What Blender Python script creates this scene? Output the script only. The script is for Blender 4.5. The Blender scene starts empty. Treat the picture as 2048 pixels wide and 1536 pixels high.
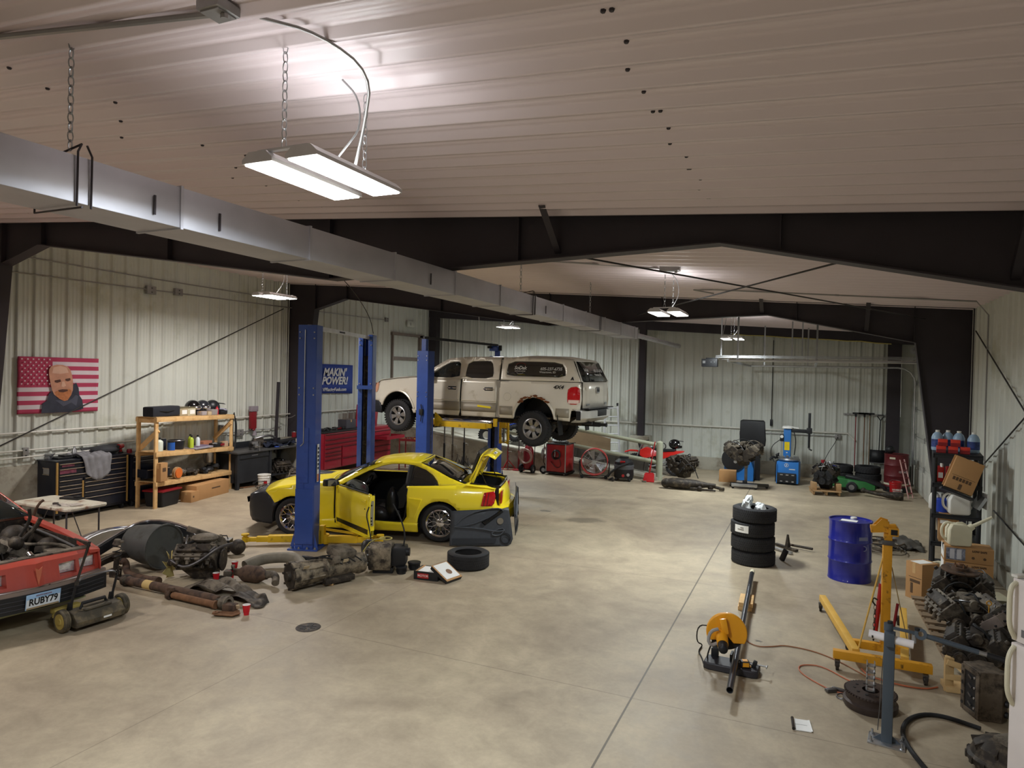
import bpy,bmesh,math,random
from mathutils import Vector,Matrix,Euler
from mathutils.geometry import delaunay_2d_cdt
PI=math.pi
R=math.radians
rnd=random.Random(7)
scene=bpy.context.scene
COL=scene.collection

# camera
cam_d=bpy.data.cameras.new('camera')
cam_d.sensor_width=36.0
cam_d.lens=23.635
cam_d.clip_start=0.05
cam_d.clip_end=100
cam=bpy.data.objects.new('camera',cam_d)
COL.objects.link(cam)
cam.matrix_world=Matrix(((0.9134266,-0.0265812,0.40613456,0),
                           (0.4063738,0.00407733,-0.91369782,0),
                           (0.02263124,0.99963834,0.01452624,2.95),
                           (0,0,0,1)))
scene.camera=cam

# world, exposure
scene.view_settings.view_transform='Standard'
scene.view_settings.look='None'
scene.view_settings.gamma=1
scene.view_settings.use_curve_mapping=False
scene.view_settings.exposure=0.33
world=bpy.data.worlds.new('world')
scene.world=world
world.use_nodes=True
world.node_tree.nodes['Background'].inputs[0].default_value=(0.55,0.6,0.7,1)
world.node_tree.nodes['Background'].inputs[1].default_value=0.05
LIGHT_W=128.0      # watts of one full two-panel ceiling light

# room numbers
XL,XR,YF,YB=-13.4,2.7,22.6,-7.0
def ceil_z(x):return 4.36+(XR -x)*0.063

# materials
def srgb(r,g,b):
    return tuple(((c/255)/12.92 if c/255 <=0.04045 else ((c/255+0.055)/1.055)**2.4) for c in (r,g,b))
MATS={}
def mat(name,rgb,rough=0.6,metal=0.0,var=0.08,scale=6.0,bump=0.0,dirt=None,dirt_amt=0.0,dscale=3.0,coat=0.0,trans=0.0,emit=None,spec=0.5,alpha=1.0,ior=1.45):
    if name in MATS:return MATS[name]
    m=bpy.data.materials.new(name);m.use_nodes=True
    nt=m.node_tree;nd=nt.nodes;lk=nt.links
    b=nd['Principled BSDF']
    base=srgb(*rgb)
    tc=nd.new('ShaderNodeTexCoord')
    nz=nd.new('ShaderNodeTexNoise');nz.inputs['Scale'].default_value=scale;nz.inputs['Detail'].default_value=5
    lk.new(tc.outputs['Object'],nz.inputs['Vector'])
    mr=nd.new('ShaderNodeMapRange');mr.inputs[1].default_value=0.3;mr.inputs[2].default_value=0.7
    mr.inputs[3].default_value=1-var;mr.inputs[4].default_value=1+var
    lk.new(nz.outputs['Fac'],mr.inputs[0])
    mx=nd.new('ShaderNodeMix');mx.data_type='RGBA';mx.blend_type='MULTIPLY';mx.inputs[0].default_value=1
    mx.inputs[6].default_value=(*base,1)
    cb=nd.new('ShaderNodeCombineColor')
    for i in range(3):lk.new(mr.outputs[0],cb.inputs[i])
    lk.new(cb.outputs[0],mx.inputs[7])
    out=mx.outputs[2]
    if dirt is not None:
        n2=nd.new('ShaderNodeTexNoise');n2.inputs['Scale'].default_value=dscale;n2.inputs['Detail'].default_value=8;n2.inputs['Roughness'].default_value=0.65
        lk.new(tc.outputs['Object'],n2.inputs['Vector'])
        r2=nd.new('ShaderNodeMapRange');r2.inputs[1].default_value=0.62-dirt_amt*0.35;r2.inputs[2].default_value=0.72-dirt_amt*0.2
        lk.new(n2.outputs['Fac'],r2.inputs[0])
        m2=nd.new('ShaderNodeMix');m2.data_type='RGBA'
        m2.inputs[7].default_value=(*srgb(*dirt),1)
        lk.new(r2.outputs[0],m2.inputs[0]);lk.new(out,m2.inputs[6]);out=m2.outputs[2]
    lk.new(out,b.inputs['Base Color'])
    b.inputs['Roughness'].default_value=rough;b.inputs['Metallic'].default_value=metal
    b.inputs['Coat Weight'].default_value=coat;b.inputs['Coat Roughness'].default_value=0.06
    b.inputs['Transmission Weight'].default_value=trans;b.inputs['IOR'].default_value=ior
    b.inputs['Specular IOR Level'].default_value=spec;b.inputs['Alpha'].default_value=alpha
    if bump > 0:
        bp=nd.new('ShaderNodeBump');bp.inputs['Strength'].default_value=bump;bp.inputs['Distance'].default_value=0.01
        lk.new(nz.outputs['Fac'],bp.inputs['Height']);lk.new(bp.outputs[0],b.inputs['Normal'])
    if emit:
        b.inputs['Emission Color'].default_value=(*srgb(*emit[:3]),1);b.inputs['Emission Strength'].default_value=emit[3]
    MATS[name]=m
    return m

steel_dk=mat('primed_frame_steel',(54,49,54),0.55,0.1,0.12,2)
wall_m=mat('wall_panel_paint',(206,209,200),0.42,0.0,0.04,1.2,dirt=(184,186,170),dirt_amt=0.15,dscale=0.8)
ceil_m=mat('ceiling_panel_paint',(224,210,212),0.35,0.0,0.03,0.8)
conc_wall=mat('concrete_wall',(172,168,154),0.85,0,0.14,2.5,0.15,dirt=(128,120,104),dirt_amt=0.35,dscale=1.6)
black=mat('black_plastic',(26,27,30),0.5,0,0.1,9)
blackr=mat('black_rubber',(30,30,31),0.75,0,0.15,14,0.1)
blackg=mat('gloss_black',(14,14,17),0.15,0,0.05,coat=0.6)
chrome=mat('chrome',(215,215,220),0.1,1.0,0.03)
alu=mat('aluminium',(176,178,182),0.35,0.9,0.08,8)
galv=mat('galvanised_steel',(176,178,180),0.32,0.85,0.12,5)
steel=mat('bare_steel',(110,110,112),0.38,0.9,0.15,10)
grimy=mat('oily_grime',(52,46,40),0.62,0.3,0.35,16,0.4,dirt=(98,88,74),dirt_amt=0.3,dscale=9)
grimy2=mat('dusty_cast_aluminium',(126,117,103),0.7,0.3,0.3,14,0.35,dirt=(54,48,42),dirt_amt=0.5,dscale=7)
grimy3=mat('rusty_brown_iron',(92,72,58),0.8,0.2,0.25,12,0.35,dirt=(58,46,40),dirt_amt=0.4,dscale=9)
rust=mat('brown_rust',(118,84,58),0.85,0.1,0.25,14,0.2)
white=mat('white_plastic',(226,224,216),0.45,0,0.04)
offwhite=mat('offwhite_plastic',(214,208,182),0.45,0,0.05)
paper=mat('white_paper',(232,232,228),0.7,0,0.03)
cardb=mat('cardboard',(176,134,88),0.8,0,0.06,5)
cardb_d=mat('dark_cardboard_print',(88,66,46),0.8)
red=mat('red_paint',(168,26,30),0.35,0,0.08,coat=0.3)
red_d=mat('dark_red_paint',(128,22,32),0.4,0,0.1)
blue_lift=mat('blue_lift_paint',(52,82,160),0.38,0.0,0.1,3,coat=0.2,dirt=(36,60,128),dirt_amt=0.15,dscale=2)
yel_lift=mat('yellow_lift_paint',(222,182,34),0.45,0,0.1,4,dirt=(150,118,40),dirt_amt=0.15,dscale=6)
wood=mat('pine_lumber',(214,176,122),0.7,0,0.1,7,dirt=(190,146,92),dirt_amt=0.3,dscale=5)
wood_d=mat('weathered_pallet_wood',(132,112,88),0.85,0,0.2,7)

# mesh builder
def rotm(rot):return Euler(rot,'XYZ').to_matrix().to_4x4()
class B:
    def __init__(s,m=None):
        s.bm=bmesh.new();s.mats=[];s.cur=0
        s.T=Matrix.Identity(4)
        if m:s.m(m)
    def m(s,mt):
        if mt not in s.mats:s.mats.append(mt)
        s.cur=s.mats.index(mt);return s
    def at(s,loc=(0,0,0),rot=(0,0,0)):
        s.T=Matrix.Translation(loc) @ rotm(rot);return s
    def _v(s,co):return s.bm.verts.new(s.T @ Vector(co))
    def _f(s,vs):
        try:
            f=s.bm.faces.new(vs);f.material_index=s.cur;return f
        except ValueError:return None
    def box(s,c,d,rot=(0,0,0),bev=0.0,taper=1.0):
        L=Matrix.Translation(c) @ rotm(rot)
        x,y,z=d[0]/2,d[1]/2,d[2]/2
        vs=[]
        for k,(i,j,l) in enumerate(((-1,-1,-1),(1,-1,-1),(1,1,-1),(-1,1,-1),(-1,-1,1),(1,-1,1),(1,1,1),(-1,1,1))):
            t=taper if l > 0 else 1
            vs.append(s._v(L @ Vector((i*x*t,j*y*t,l*z))))
        fs=[s._f([vs[a] for a in q]) for q in ((0,3,2,1),(4,5,6,7),(0,1,5,4),(1,2,6,5),(2,3,7,6),(3,0,4,7))]
        if bev > 0:
            es=list({e for f in fs for e in f.edges})
            r=bmesh.ops.bevel(s.bm,geom=es,offset=bev,segments=2,profile=0.6,affect='EDGES')
            for f in r['faces']:f.material_index=s.cur
        return s
    def cyl(s,p0,p1,r,r2=None,n=12,caps=True):
        p0,p1=Vector(p0),Vector(p1);r2=r if r2 is None else r2
        d=(p1-p0)
        if d.length < 1e-6:return s
        q=d.to_track_quat('Z','Y').to_matrix()
        a=[];b=[]
        for i in range(n):
            an=2*PI*i/n;u=q @ Vector((math.cos(an),math.sin(an),0))
            a.append(s._v(p0+u*r));b.append(s._v(p1+u*r2))
        for i in range(n):s._f((a[i],a[(i+1) % n],b[(i+1) % n],b[i]))
        if caps:
            s._f(a[::-1]);s._f(b)
        return s
    def tube(s,pts,r,n=8,closed=False,smooth=0):
        P=[Vector(p) for p in pts]
        for _ in range(smooth):
            Q=[P[0]] if not closed else []
            rng=range(len(P)-1) if not closed else range(len(P))
            for i in rng:
                a,b=P[i],P[(i+1) % len(P)]
                Q+=[a*.75+b*.25,a*.25+b*.75]
            if not closed:Q.append(P[-1])
            P=Q
        rings=[];N=len(P)
        up=None
        for i,p in enumerate(P):
            if closed:t=P[(i+1) % N]-P[i -1]
            else:t=P[min(i+1,N -1)]-P[max(i -1,0)]
            if t.length < 1e-9:t=Vector((0,0,1))
            t.normalize()
            if up is None:
                up=t.orthogonal().normalized()
            up=(up -t*up.dot(t))
            if up.length < 1e-6:up=t.orthogonal()
            up.normalize();sd=t.cross(up)
            rr=r[i] if isinstance(r,(list,tuple)) else r
            rings.append([s._v(p+(up*math.cos(2*PI*k/n)+sd*math.sin(2*PI*k/n))*rr) for k in range(n)])
        for i in range(N if closed else N -1):
            A,Bq=rings[i],rings[(i+1) % N]
            for k in range(n):s._f((A[k],A[(k+1) % n],Bq[(k+1) % n],Bq[k]))
        if not closed:
            s._f(rings[0][::-1]);s._f(rings[-1])
        return s
    def lathe(s,prof,c=(0,0,0),axis='Z',n=24,closed=False,rot=None):
        """prof: list of (r, h)"""
        if rot is None:rot={'Z':(0,0,0),'X':(0,PI/2,0),'Y':(-PI/2,0,0)}[axis]
        L=Matrix.Translation(c) @ rotm(rot)
        rings=[]
        for r,h in prof:
            if r < 1e-5:rings.append([s._v(L @ Vector((0,0,h)))])
            else:rings.append([s._v(L @ Vector((r*math.cos(2*PI*k/n),r*math.sin(2*PI*k/n),h))) for k in range(n)])
        m=len(rings)
        for i in range(m if closed else m -1):
            A,Q=rings[i],rings[(i+1) % m]
            if len(A)==1 and len(Q)==1:continue
            for k in range(n):
                k2=(k+1) % n
                if len(A)==1:s._f((A[0],Q[k2],Q[k]))
                elif len(Q)==1:s._f((A[k],A[k2],Q[0]))
                else:s._f((A[k],A[k2],Q[k2],Q[k]))
        return s
    def prism(s,poly,t,plane='XZ',off=0.0):
        """poly in 2D, extruded by t from off along the third axis"""
        def P(a,b,c):
            return {'XZ':(a,c,b),'XY':(a,b,c),'YZ':(c,a,b)}[plane]
        A=[s._v(P(x,y,off)) for x,y in poly];Q=[s._v(P(x,y,off+t)) for x,y in poly]
        n=len(poly)
        s._f(A);s._f(Q[::-1])
        for i in range(n):s._f((A[i],A[(i+1) % n],Q[(i+1) % n],Q[i]))
        return s
    def loft(s,rings,caps=True,closed=False):
        """rings: lists of equal length of 3D points, each ring closed"""
        V=[[s._v(p) for p in r] for r in rings];n=len(V[0])
        for i in range(len(V) if closed else len(V)-1):
            A,Q=V[i],V[(i+1) % len(V)]
            for k in range(n):s._f((A[k],A[(k+1) % n],Q[(k+1) % n],Q[k]))
        if caps and not closed:s._f(V[0][::-1]);s._f(V[-1])
        return s
    def grid(s,rows):
        """rows: open sheets of points"""
        V=[[s._v(p) for p in r] for r in rows]
        for i in range(len(V)-1):
            for k in range(len(V[0])-1):s._f((V[i][k],V[i][k+1],V[i+1][k+1],V[i+1][k]))
        return s
    def ball(s,c,r,n=12,sq=(1,1,1),rot=(0,0,0)):
        pr=[(math.sin(PI*i/(n//2+1)),-math.cos(PI*i/(n//2+1))) for i in range(n//2+2)]
        T0=s.T
        s.T=T0 @ Matrix.Translation(c) @ rotm(rot) @ Matrix.Diagonal((r*sq[0],r*sq[1],r*sq[2],1))
        s.lathe(pr,n=n);s.T=T0
        return s
    def torus(s,c,R_,r,axis='Z',n=24,k=8,rot=None):
        return s.lathe([(R_+r*math.cos(2*PI*i/k),r*math.sin(2*PI*i/k)) for i in range(k)],c,axis,n,True,rot)
    def done(s,name,parent=None,m=None,ang=35,bevel=0,solid=0,flip=False,clean=True):
        if clean:
            bmesh.ops.recalc_face_normals(s.bm,faces=s.bm.faces[:])
        me=bpy.data.meshes.new(name)
        a=R(ang)
        for f in s.bm.faces:f.smooth=True
        for e in s.bm.edges:
            if len(e.link_faces)==2 and e.calc_face_angle(0) > a:e.smooth=False
        s.bm.to_mesh(me);s.bm.free()
        for mt in (s.mats or [m or black]):me.materials.append(mt)
        o=bpy.data.objects.new(name,me);COL.objects.link(o)
        if parent is not None:o.parent=parent
        if solid:
            md=o.modifiers.new('thickness','SOLIDIFY');md.thickness=solid;md.offset=-1
        if bevel:
            md=o.modifiers.new('bevel','BEVEL');md.width=bevel;md.segments=2;md.limit_method='ANGLE';md.angle_limit=R(50)
        return o

def tag(o,label,cat,group=None):
    o['label']=label;o['category']=cat
    if group:o['group']=group
    return o
def struct(o):o['kind']='structure';return o
def thing(name,label,cat,loc=(0,0,0),rz=0,group=None,rot=None):
    o=bpy.data.objects.new(name,None);COL.objects.link(o)
    o.empty_display_size=0.1
    o.location=loc;o.rotation_euler=rot or (0,0,rz)
    return tag(o,label,cat,group)
def dup(o,loc=None,rz=None,label=None,rot=None,parent=None):
    c=o.copy();COL.objects.link(c)
    if parent is not None:
        c.parent=parent
    if loc is not None:c.location=loc
    if rz is not None:c.rotation_euler=(0,0,rz)
    if rot is not None:c.rotation_euler=rot
    if label:c['label']=label
    for ch in list(o.children):dup(ch,parent=c)
    return c
def one(b,name,label,cat,loc=(0,0,0),rz=0,group=None,rot=None,**k):
    """a thing that is one mesh"""
    o=b.done(name,None,**k);o.location=loc;o.rotation_euler=rot or (0,0,rz)
    return tag(o,label,cat,group)
def lerp(tab,x):
    if x <=tab[0][0]:return tab[0][1]
    for (a,b),(c,d) in zip(tab,tab[1:]):
        if x <=c:
            return b+(d -b)*(x -a)/(c -a)
    return tab[-1][1]
def text(body,size,m,parent,loc,rot,name='lettering',ext=0.001,bold=0.0,align='CENTER',sx=1.0,shear=0.0,space=1.0):
    cu=bpy.data.curves.new(name,'FONT');cu.body=body;cu.size=size;cu.extrude=ext;cu.offset=bold
    cu.align_x=align;cu.align_y='CENTER';cu.shear=shear;cu.space_character=space;cu.resolution_u=3
    tmp=bpy.data.objects.new(name,cu);COL.objects.link(tmp)
    dg=bpy.context.evaluated_depsgraph_get()
    me=bpy.data.meshes.new_from_object(tmp.evaluated_get(dg))
    bpy.data.objects.remove(tmp)
    o=bpy.data.objects.new(name,me);COL.objects.link(o)
    me.materials.clear();me.materials.append(m)
    o.parent=parent;o.location=loc;o.rotation_euler=rot;o.scale=(sx,1,1)
    return o

# structure: floor
def floor_material():
    m=bpy.data.materials.new('sealed_concrete_floor');m.use_nodes=True
    nt=m.node_tree;nd=nt.nodes;lk=nt.links;b=nd['Principled BSDF']
    tc=nd.new('ShaderNodeTexCoord')
    def noise(sc,det=6,rough=0.6,dist=0.0):
        n=nd.new('ShaderNodeTexNoise');n.inputs['Scale'].default_value=sc;n.inputs['Detail'].default_value=det
        n.inputs['Roughness'].default_value=rough;n.inputs['Distortion'].default_value=dist
        lk.new(tc.outputs['Object'],n.inputs['Vector']);return n
    n1=noise(0.55,6,0.6,0.6);n2=noise(3.2,8,0.7,0.4);n3=noise(22,6,0.7)
    cr=nd.new('ShaderNodeValToRGB');lk.new(n1.outputs['Fac'],cr.inputs[0])
    cr.color_ramp.elements[0].position=0.35;cr.color_ramp.elements[0].color=(*srgb(152,138,117),1)
    cr.color_ramp.elements[1].position=0.66;cr.color_ramp.elements[1].color=(*srgb(182,168,142),1)
    def mult(src,noise_out,lo,hi,a=0.35,bb=0.65):
        mr=nd.new('ShaderNodeMapRange');mr.inputs[1].default_value=a;mr.inputs[2].default_value=bb
        mr.inputs[3].default_value=lo;mr.inputs[4].default_value=hi;lk.new(noise_out,mr.inputs[0])
        v=nd.new('ShaderNodeVectorMath');v.operation='SCALE';lk.new(src,v.inputs[0]);lk.new(mr.outputs[0],v.inputs['Scale'])
        return v.outputs[0]
    c=mult(cr.outputs[0],n2.outputs['Fac'],0.84,1.08)
    c=mult(c,n3.outputs['Fac'],0.95,1.03)
    sp=nd.new('ShaderNodeSeparateXYZ');lk.new(tc.outputs['Object'],sp.inputs[0])
    # sawn joints and damp stains that belong to the slab
    def line(sock,pos,w):
        s1=nd.new('ShaderNodeMath');s1.operation='SUBTRACT';lk.new(sock,s1.inputs[0]);s1.inputs[1].default_value=pos
        s2=nd.new('ShaderNodeMath');s2.operation='ABSOLUTE';lk.new(s1.outputs[0],s2.inputs[0])
        s3=nd.new('ShaderNodeMath');s3.operation='LESS_THAN';lk.new(s2.outputs[0],s3.inputs[0]);s3.inputs[1].default_value=w
        return s3.outputs[0]
    dark=None
    def acc(o,k):
        nonlocal dark
        s=nd.new('ShaderNodeMath');s.operation='MULTIPLY';lk.new(o,s.inputs[0]);s.inputs[1].default_value=k
        if dark is None:dark=s.outputs[0]
        else:
            q=nd.new('ShaderNodeMath');q.operation='MAXIMUM';lk.new(dark,q.inputs[0]);lk.new(s.outputs[0],q.inputs[1]);dark=q.outputs[0]
    acc(line(sp.outputs[0],-1.43,0.009),0.75)
    acc(line(sp.outputs[0],-5.0,0.005),0.35)
    acc(line(sp.outputs[0],-8.9,0.006),0.5)
    for y in (2.2,6.08,9.94,13.8,17.6):acc(line(sp.outputs[1],y,0.005),0.42)
    for (sx,sy,ax,ay,rot,k) in ((-4.15,13.15,0.42,0.26,0.5,0.5),(-5.22,13.66,0.12,0.09,0,0.6),(-6.0,14.9,0.5,0.12,0.2,.25),(-6.9,15.6,.5,.1,.1,.25),(-3.7,16.3,.12,.05,0,.45),
                                     (-3.2,9.2,.25,.1,.3,.12),(-1.0,8.6,.25,.35,.3,.12),(.1,8.9,.3,.3,.3,.10),(-0.45,8.05,.05,.03,0,.75),(0.55,8.8,.3,.4,0,.3)):
        mp=nd.new('ShaderNodeMapping');mp.vector_type='TEXTURE'
        mp.inputs['Location'].default_value=(sx,sy,0);mp.inputs['Rotation'].default_value=(0,0,rot);mp.inputs['Scale'].default_value=(ax,ay,1)
        wv=nd.new('ShaderNodeVectorMath');wv.operation='MULTIPLY_ADD'
        lk.new(n2.outputs['Color'],wv.inputs[0]);wv.inputs[1].default_value=(0.35,0.35,0);lk.new(tc.outputs['Object'],wv.inputs[2])
        off=nd.new('ShaderNodeVectorMath');off.operation='SUBTRACT';lk.new(wv.outputs[0],off.inputs[0]);off.inputs[1].default_value=(0.17,0.17,0)
        lk.new(off.outputs[0],mp.inputs[0])
        ln=nd.new('ShaderNodeVectorMath');ln.operation='LENGTH';lk.new(mp.outputs[0],ln.inputs[0])
        mr=nd.new('ShaderNodeMapRange');mr.inputs[1].default_value=1.15;mr.inputs[2].default_value=0.75;mr.inputs[3].default_value=0;mr.inputs[4].default_value=1
        lk.new(ln.outputs['Value'],mr.inputs[0]);acc(mr.outputs[0],k)
    n4=noise(1.4,10,0.75,1.2)
    mr=nd.new('ShaderNodeMapRange');mr.inputs[1].default_value=0.6;mr.inputs[2].default_value=0.74;lk.new(n4.outputs['Fac'],mr.inputs[0]);acc(mr.outputs[0],0.12)
    mx=nd.new('ShaderNodeMix');mx.data_type='RGBA';lk.new(dark,mx.inputs[0]);lk.new(c,mx.inputs[6]);mx.inputs[7].default_value=(*srgb(58,54,46),1)
    lk.new(mx.outputs[2],b.inputs['Base Color'])
    rr=nd.new('ShaderNodeMapRange');rr.inputs[3].default_value=0.42;rr.inputs[4].default_value=0.68;lk.new(n2.outputs['Fac'],rr.inputs[0]);lk.new(rr.outputs[0],b.inputs['Roughness'])
    bp=nd.new('ShaderNodeBump');bp.inputs['Strength'].default_value=0.06;bp.inputs['Distance'].default_value=0.01;lk.new(n3.outputs['Fac'],bp.inputs['Height']);lk.new(bp.outputs[0],b.inputs['Normal'])
    return m
b=B(floor_material());b.box(((XL+XR)/2,(YF+YB)/2,-0.1),(XR -XL+0.6,YF -YB+0.6,0.2))
struct(b.done('floor'))

# ribbed sheet: runs along u with ribs, extruded along v
def rib_profile(u0,u1,period=0.305,h=0.03,phase=0.0,ws=0.01):
    pts=[]
    u=u0
    k=math.floor((u0-phase)/period)
    seq=[]
    while True:
        c=phase+k*period
        if c -0.05 > u1:break
        for du,dh in ((-0.02-ws,0),(-0.02,1),(0.02,1),(0.02+ws,0)):
            seq.append((c+du,dh*h))
        for q in (0.115,0.19):
            for du,dh in ((-0.014,0),(0,1),(0.014,0)):
                seq.append((c+q+du,dh*h*0.26))
        k+=1
    seq=[p for p in seq if u0 <=p[0] <=u1]
    return [(u0,0)]+seq+[(u1,0)]
def ribbed(name,fn,u0,u1,vs,m,phase=0,h=0.03,period=0.305,ws=0.01):
    b=B(m)
    pr=rib_profile(u0,u1,period,h,phase,ws)
    b.grid([[fn(u,v,d) for u,d in pr] for v in vs])
    return b.done(name,clean=False,ang=12)
o=ribbed('wall_left',lambda u,v,d:(XL+d,u,1.05+v*(ceil_z(XL)+0.05-1.05)),YB,YF,(0,1),wall_m);struct(o)
o=ribbed('wall_far',lambda u,v,d:(u,YF -d,0.3+v*(4.42+(XR -u)*0.06-0.3)),XL,XR -0.55,(0,1),wall_m,0.1,0.026);struct(o)
o=ribbed('wall_right',lambda u,v,d:(XR -d,u,0.25+v*(ceil_z(XR)+0.02-0.25)),YB,15.1,(0,1),wall_m);struct(o)
b=B(wall_m)
b.box((XR+0.03,(21.9+YF)/2,2.4),(0.06,YF -21.9,4.6));b.box((XR+0.03,18.5,4.1),(0.06,6.8,0.7))
struct(b.done('wall_right_door_surround'))
b=B(wall_m);b.box(((XL+XR)/2,YF+.08,2.7),(XR -XL+.5,.1,5.6));struct(b.done('wall_far_backing'))
o=ribbed('ceiling',lambda u,v,d:(v,u,ceil_z(v)-d),YB,YF,(XL,XR),ceil_m,0.02,0.045,0.305,0.022);struct(o)
b=B(wall_m);b.box(((XL+XR)/2,YB -0.05,2.7),(XR -XL+.4,0.1,5.6));struct(b.done('wall_back'))
b=B(conc_wall)
b.box((XL -0.035,(YB+YF)/2,0.525),(0.1,YF -YB,1.05),bev=0.008)
struct(b.done('baseboard_left'))
b=B(conc_wall);b.box((-0.6,YF -0.02,0.2),(6.4,0.2,0.4),bev=0.008);struct(b.done('baseboard_far'))
b=B(conc_wall);b.box((XR+0.05,4,0.13),(0.2,22,0.26),bev=0.008);struct(b.done('baseboard_right'))
# screw heads and small dark marks on the ceiling sheets
b=B(steel_dk)
for X0,n,jit in ((-0.9,26,.05),(-4.9,18,.5),(-7.9,16,.5),(-10.6,10,.4),(1.9,9,.1)):
    for i in range(n):
        x=X0+rnd.uniform(-jit,jit);y=0.6+i*6.1/n+rnd.uniform(-.08,.08)
        y=.02+.305*round((y -.02)/.305)+.152;z=ceil_z(x)
        b.lathe([(0,-0.013),(0.011,-0.012),(0.014,-0.004),(0.014,0.0)],(x,y,z),n=6)
o=b.done('trim_16');struct(o)

# rigid steel frames
def frame_poly():
    e=0.02
    return [(XR -0.02,0.0),(XR -0.02,ceil_z(XR)-e),(XL+0.02,ceil_z(XL)-e),(XL+0.02,0.0),
            (XL+0.36,0.0),(-12.45,4.60),(-11.45,4.87),(-5.6,4.10),(-0.85,4.28),(1.78,3.72),(XR -0.42,0.0)]
def steel_frame(name,y):
    b=B(steel_dk)
    P=frame_poly()
    t=0.012
    b.prism(P,t,'XZ',y -t/2)
    def flange(path,w=0.2,th=0.014):
        for a,c in zip(path,path[1:]):
            A,C=Vector((a[0],y,a[1])),Vector((c[0],y,c[1]))
            mid=(A+C)/2;d=C -A;an=math.atan2(d.z,d.x)
            b.box(mid,(d.length+0.01,w,th),(0,-an,0))
    flange([P[1],P[2]]);flange(P[4:]);flange([P[0],P[1]]);flange([P[2],P[3]])
    for x in (1.75,-0.3,-3.0,-5.6,-8.5,-11.4,-12.45):
        zb=None
        for a,c in zip(P[4:],P[5:]):
            if a[0] <=x <=c[0]:zb=a[1]+(c[1]-a[1])*(x -a[0])/(c[0]-a[0]);break
        if zb is None:continue
        b.box((x,y,(zb+ceil_z(x))/2),(0.012,0.16,ceil_z(x)-zb -0.03))
    return struct(b.done(name,ang=20))
steel_frame('trim_1',6.9)
steel_frame('trim_2',14.7)
steel_frame('trim_3',-0.9)
b=B(steel_dk)
b.prism([(XR -0.02,4.05),(XR -.02,ceil_z(XR)-.02),(XL+.02,ceil_z(XL)-.02),(XL+.02,5.05)],0.2,'XZ',YF -0.42)
b.box((-5.15,YF -0.3,2.9),(0.2,0.26,3.8));b.box((2.2,YF -0.25,2.35),(0.34,0.2,3.9));b.box((XL+0.2,YF -0.3,3.0),(0.3,0.3,4.1))
struct(b.done('trim_4'))
b=B(conc_wall);b.box((-5.15,YF -0.3,0.5),(0.62,0.6,1.0),bev=0.01);struct(b.done('trim_5'))
b=B(conc_wall);b.box((XL+0.3,14.75,0.5),(0.6,0.75,1.12),bev=0.01);struct(b.done('trim_6'))
b=B(conc_wall);b.box((2.35,YF -0.25,0.3),(0.55,0.5,0.6),bev=0.01);struct(b.done('trim_7'))
# yellow foam bead along the edge of the far wall sheets
foam=mat('yellow_spray_foam',(196,184,110),0.9,0,0.15,20)
b=B(foam)
pts=[(XR -0.6,YF -0.04,0.55+i*0.25+0) for i in range(16)]+[(XR -0.6-i*0.4,YF -0.44,4.08+i*0.4*.063) for i in range(12)]
pts=[(p[0]+rnd.uniform(-.02,.02),p[1],p[2]+rnd.uniform(-.02,.02)) for p in pts]
b.tube(pts[:16],0.022,6);b.tube(pts[16:],0.016,6)
struct(b.done('trim_8'))
# fly braces from ceiling to the frame's lower flange, and tie rods
def angle_bar(b,p0,p1,w=0.07):
    p0,p1=Vector(p0),Vector(p1);d=p1-p0;q=d.to_track_quat('Z','Y').to_matrix().to_4x4()
    T=Matrix.Translation((p0+p1)/2) @ q;T0=b.T;b.T=T0 @ T
    b.box((0,0,0),(w,0.006,d.length));b.box((w/2,w/2,0),(0.006,w,d.length));b.T=T0
for i,(x,y) in enumerate(((-2.55,7.0),(1.55,7.0),(-0.95,14.7),(0.95,14.7))):
    b=B(steel_dk)
    zb=4.22 if x <-1 else lerp([(-.85,4.28),(1.78,3.72)],x)
    angle_bar(b,(x,y -0.62 if y < 8 else y -.5,ceil_z(x)-0.02),(x,y -0.06,zb+.02))
    struct(b.done('trim_%d' % (9+i)))
rod=mat('dark_tie_rod',(58,56,56),0.5,0.5)
b=B(rod);b.cyl((-2.5,7.0,4.28),(1.9,14.5,4.15),0.011);b.cyl((0.4,7.05,4.12),(-3.5,14.5,4.3),0.011)
struct(b.done('trim_13'))
b=B(rod);b.cyl((XR -.06,14.2,3.9),(XR -.06,7.2,1.0),0.011);b.cyl((XR -.06,13.9,1.4),(XR -.06,7.2,4.05),0.011)
b.cyl((XR -.05,12.6,1.0),(XR -.05,7.2,.45),0.011)
struct(b.done('trim_14'))
b=B(rod);b.cyl((XL+.14,14.3,4.6),(XL+.14,6.6,1.15),0.012);b.cyl((XL+.14,7.3,4.6),(XL+.14,0.0,1.15),0.012)
struct(b.done('trim_15'))

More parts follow.
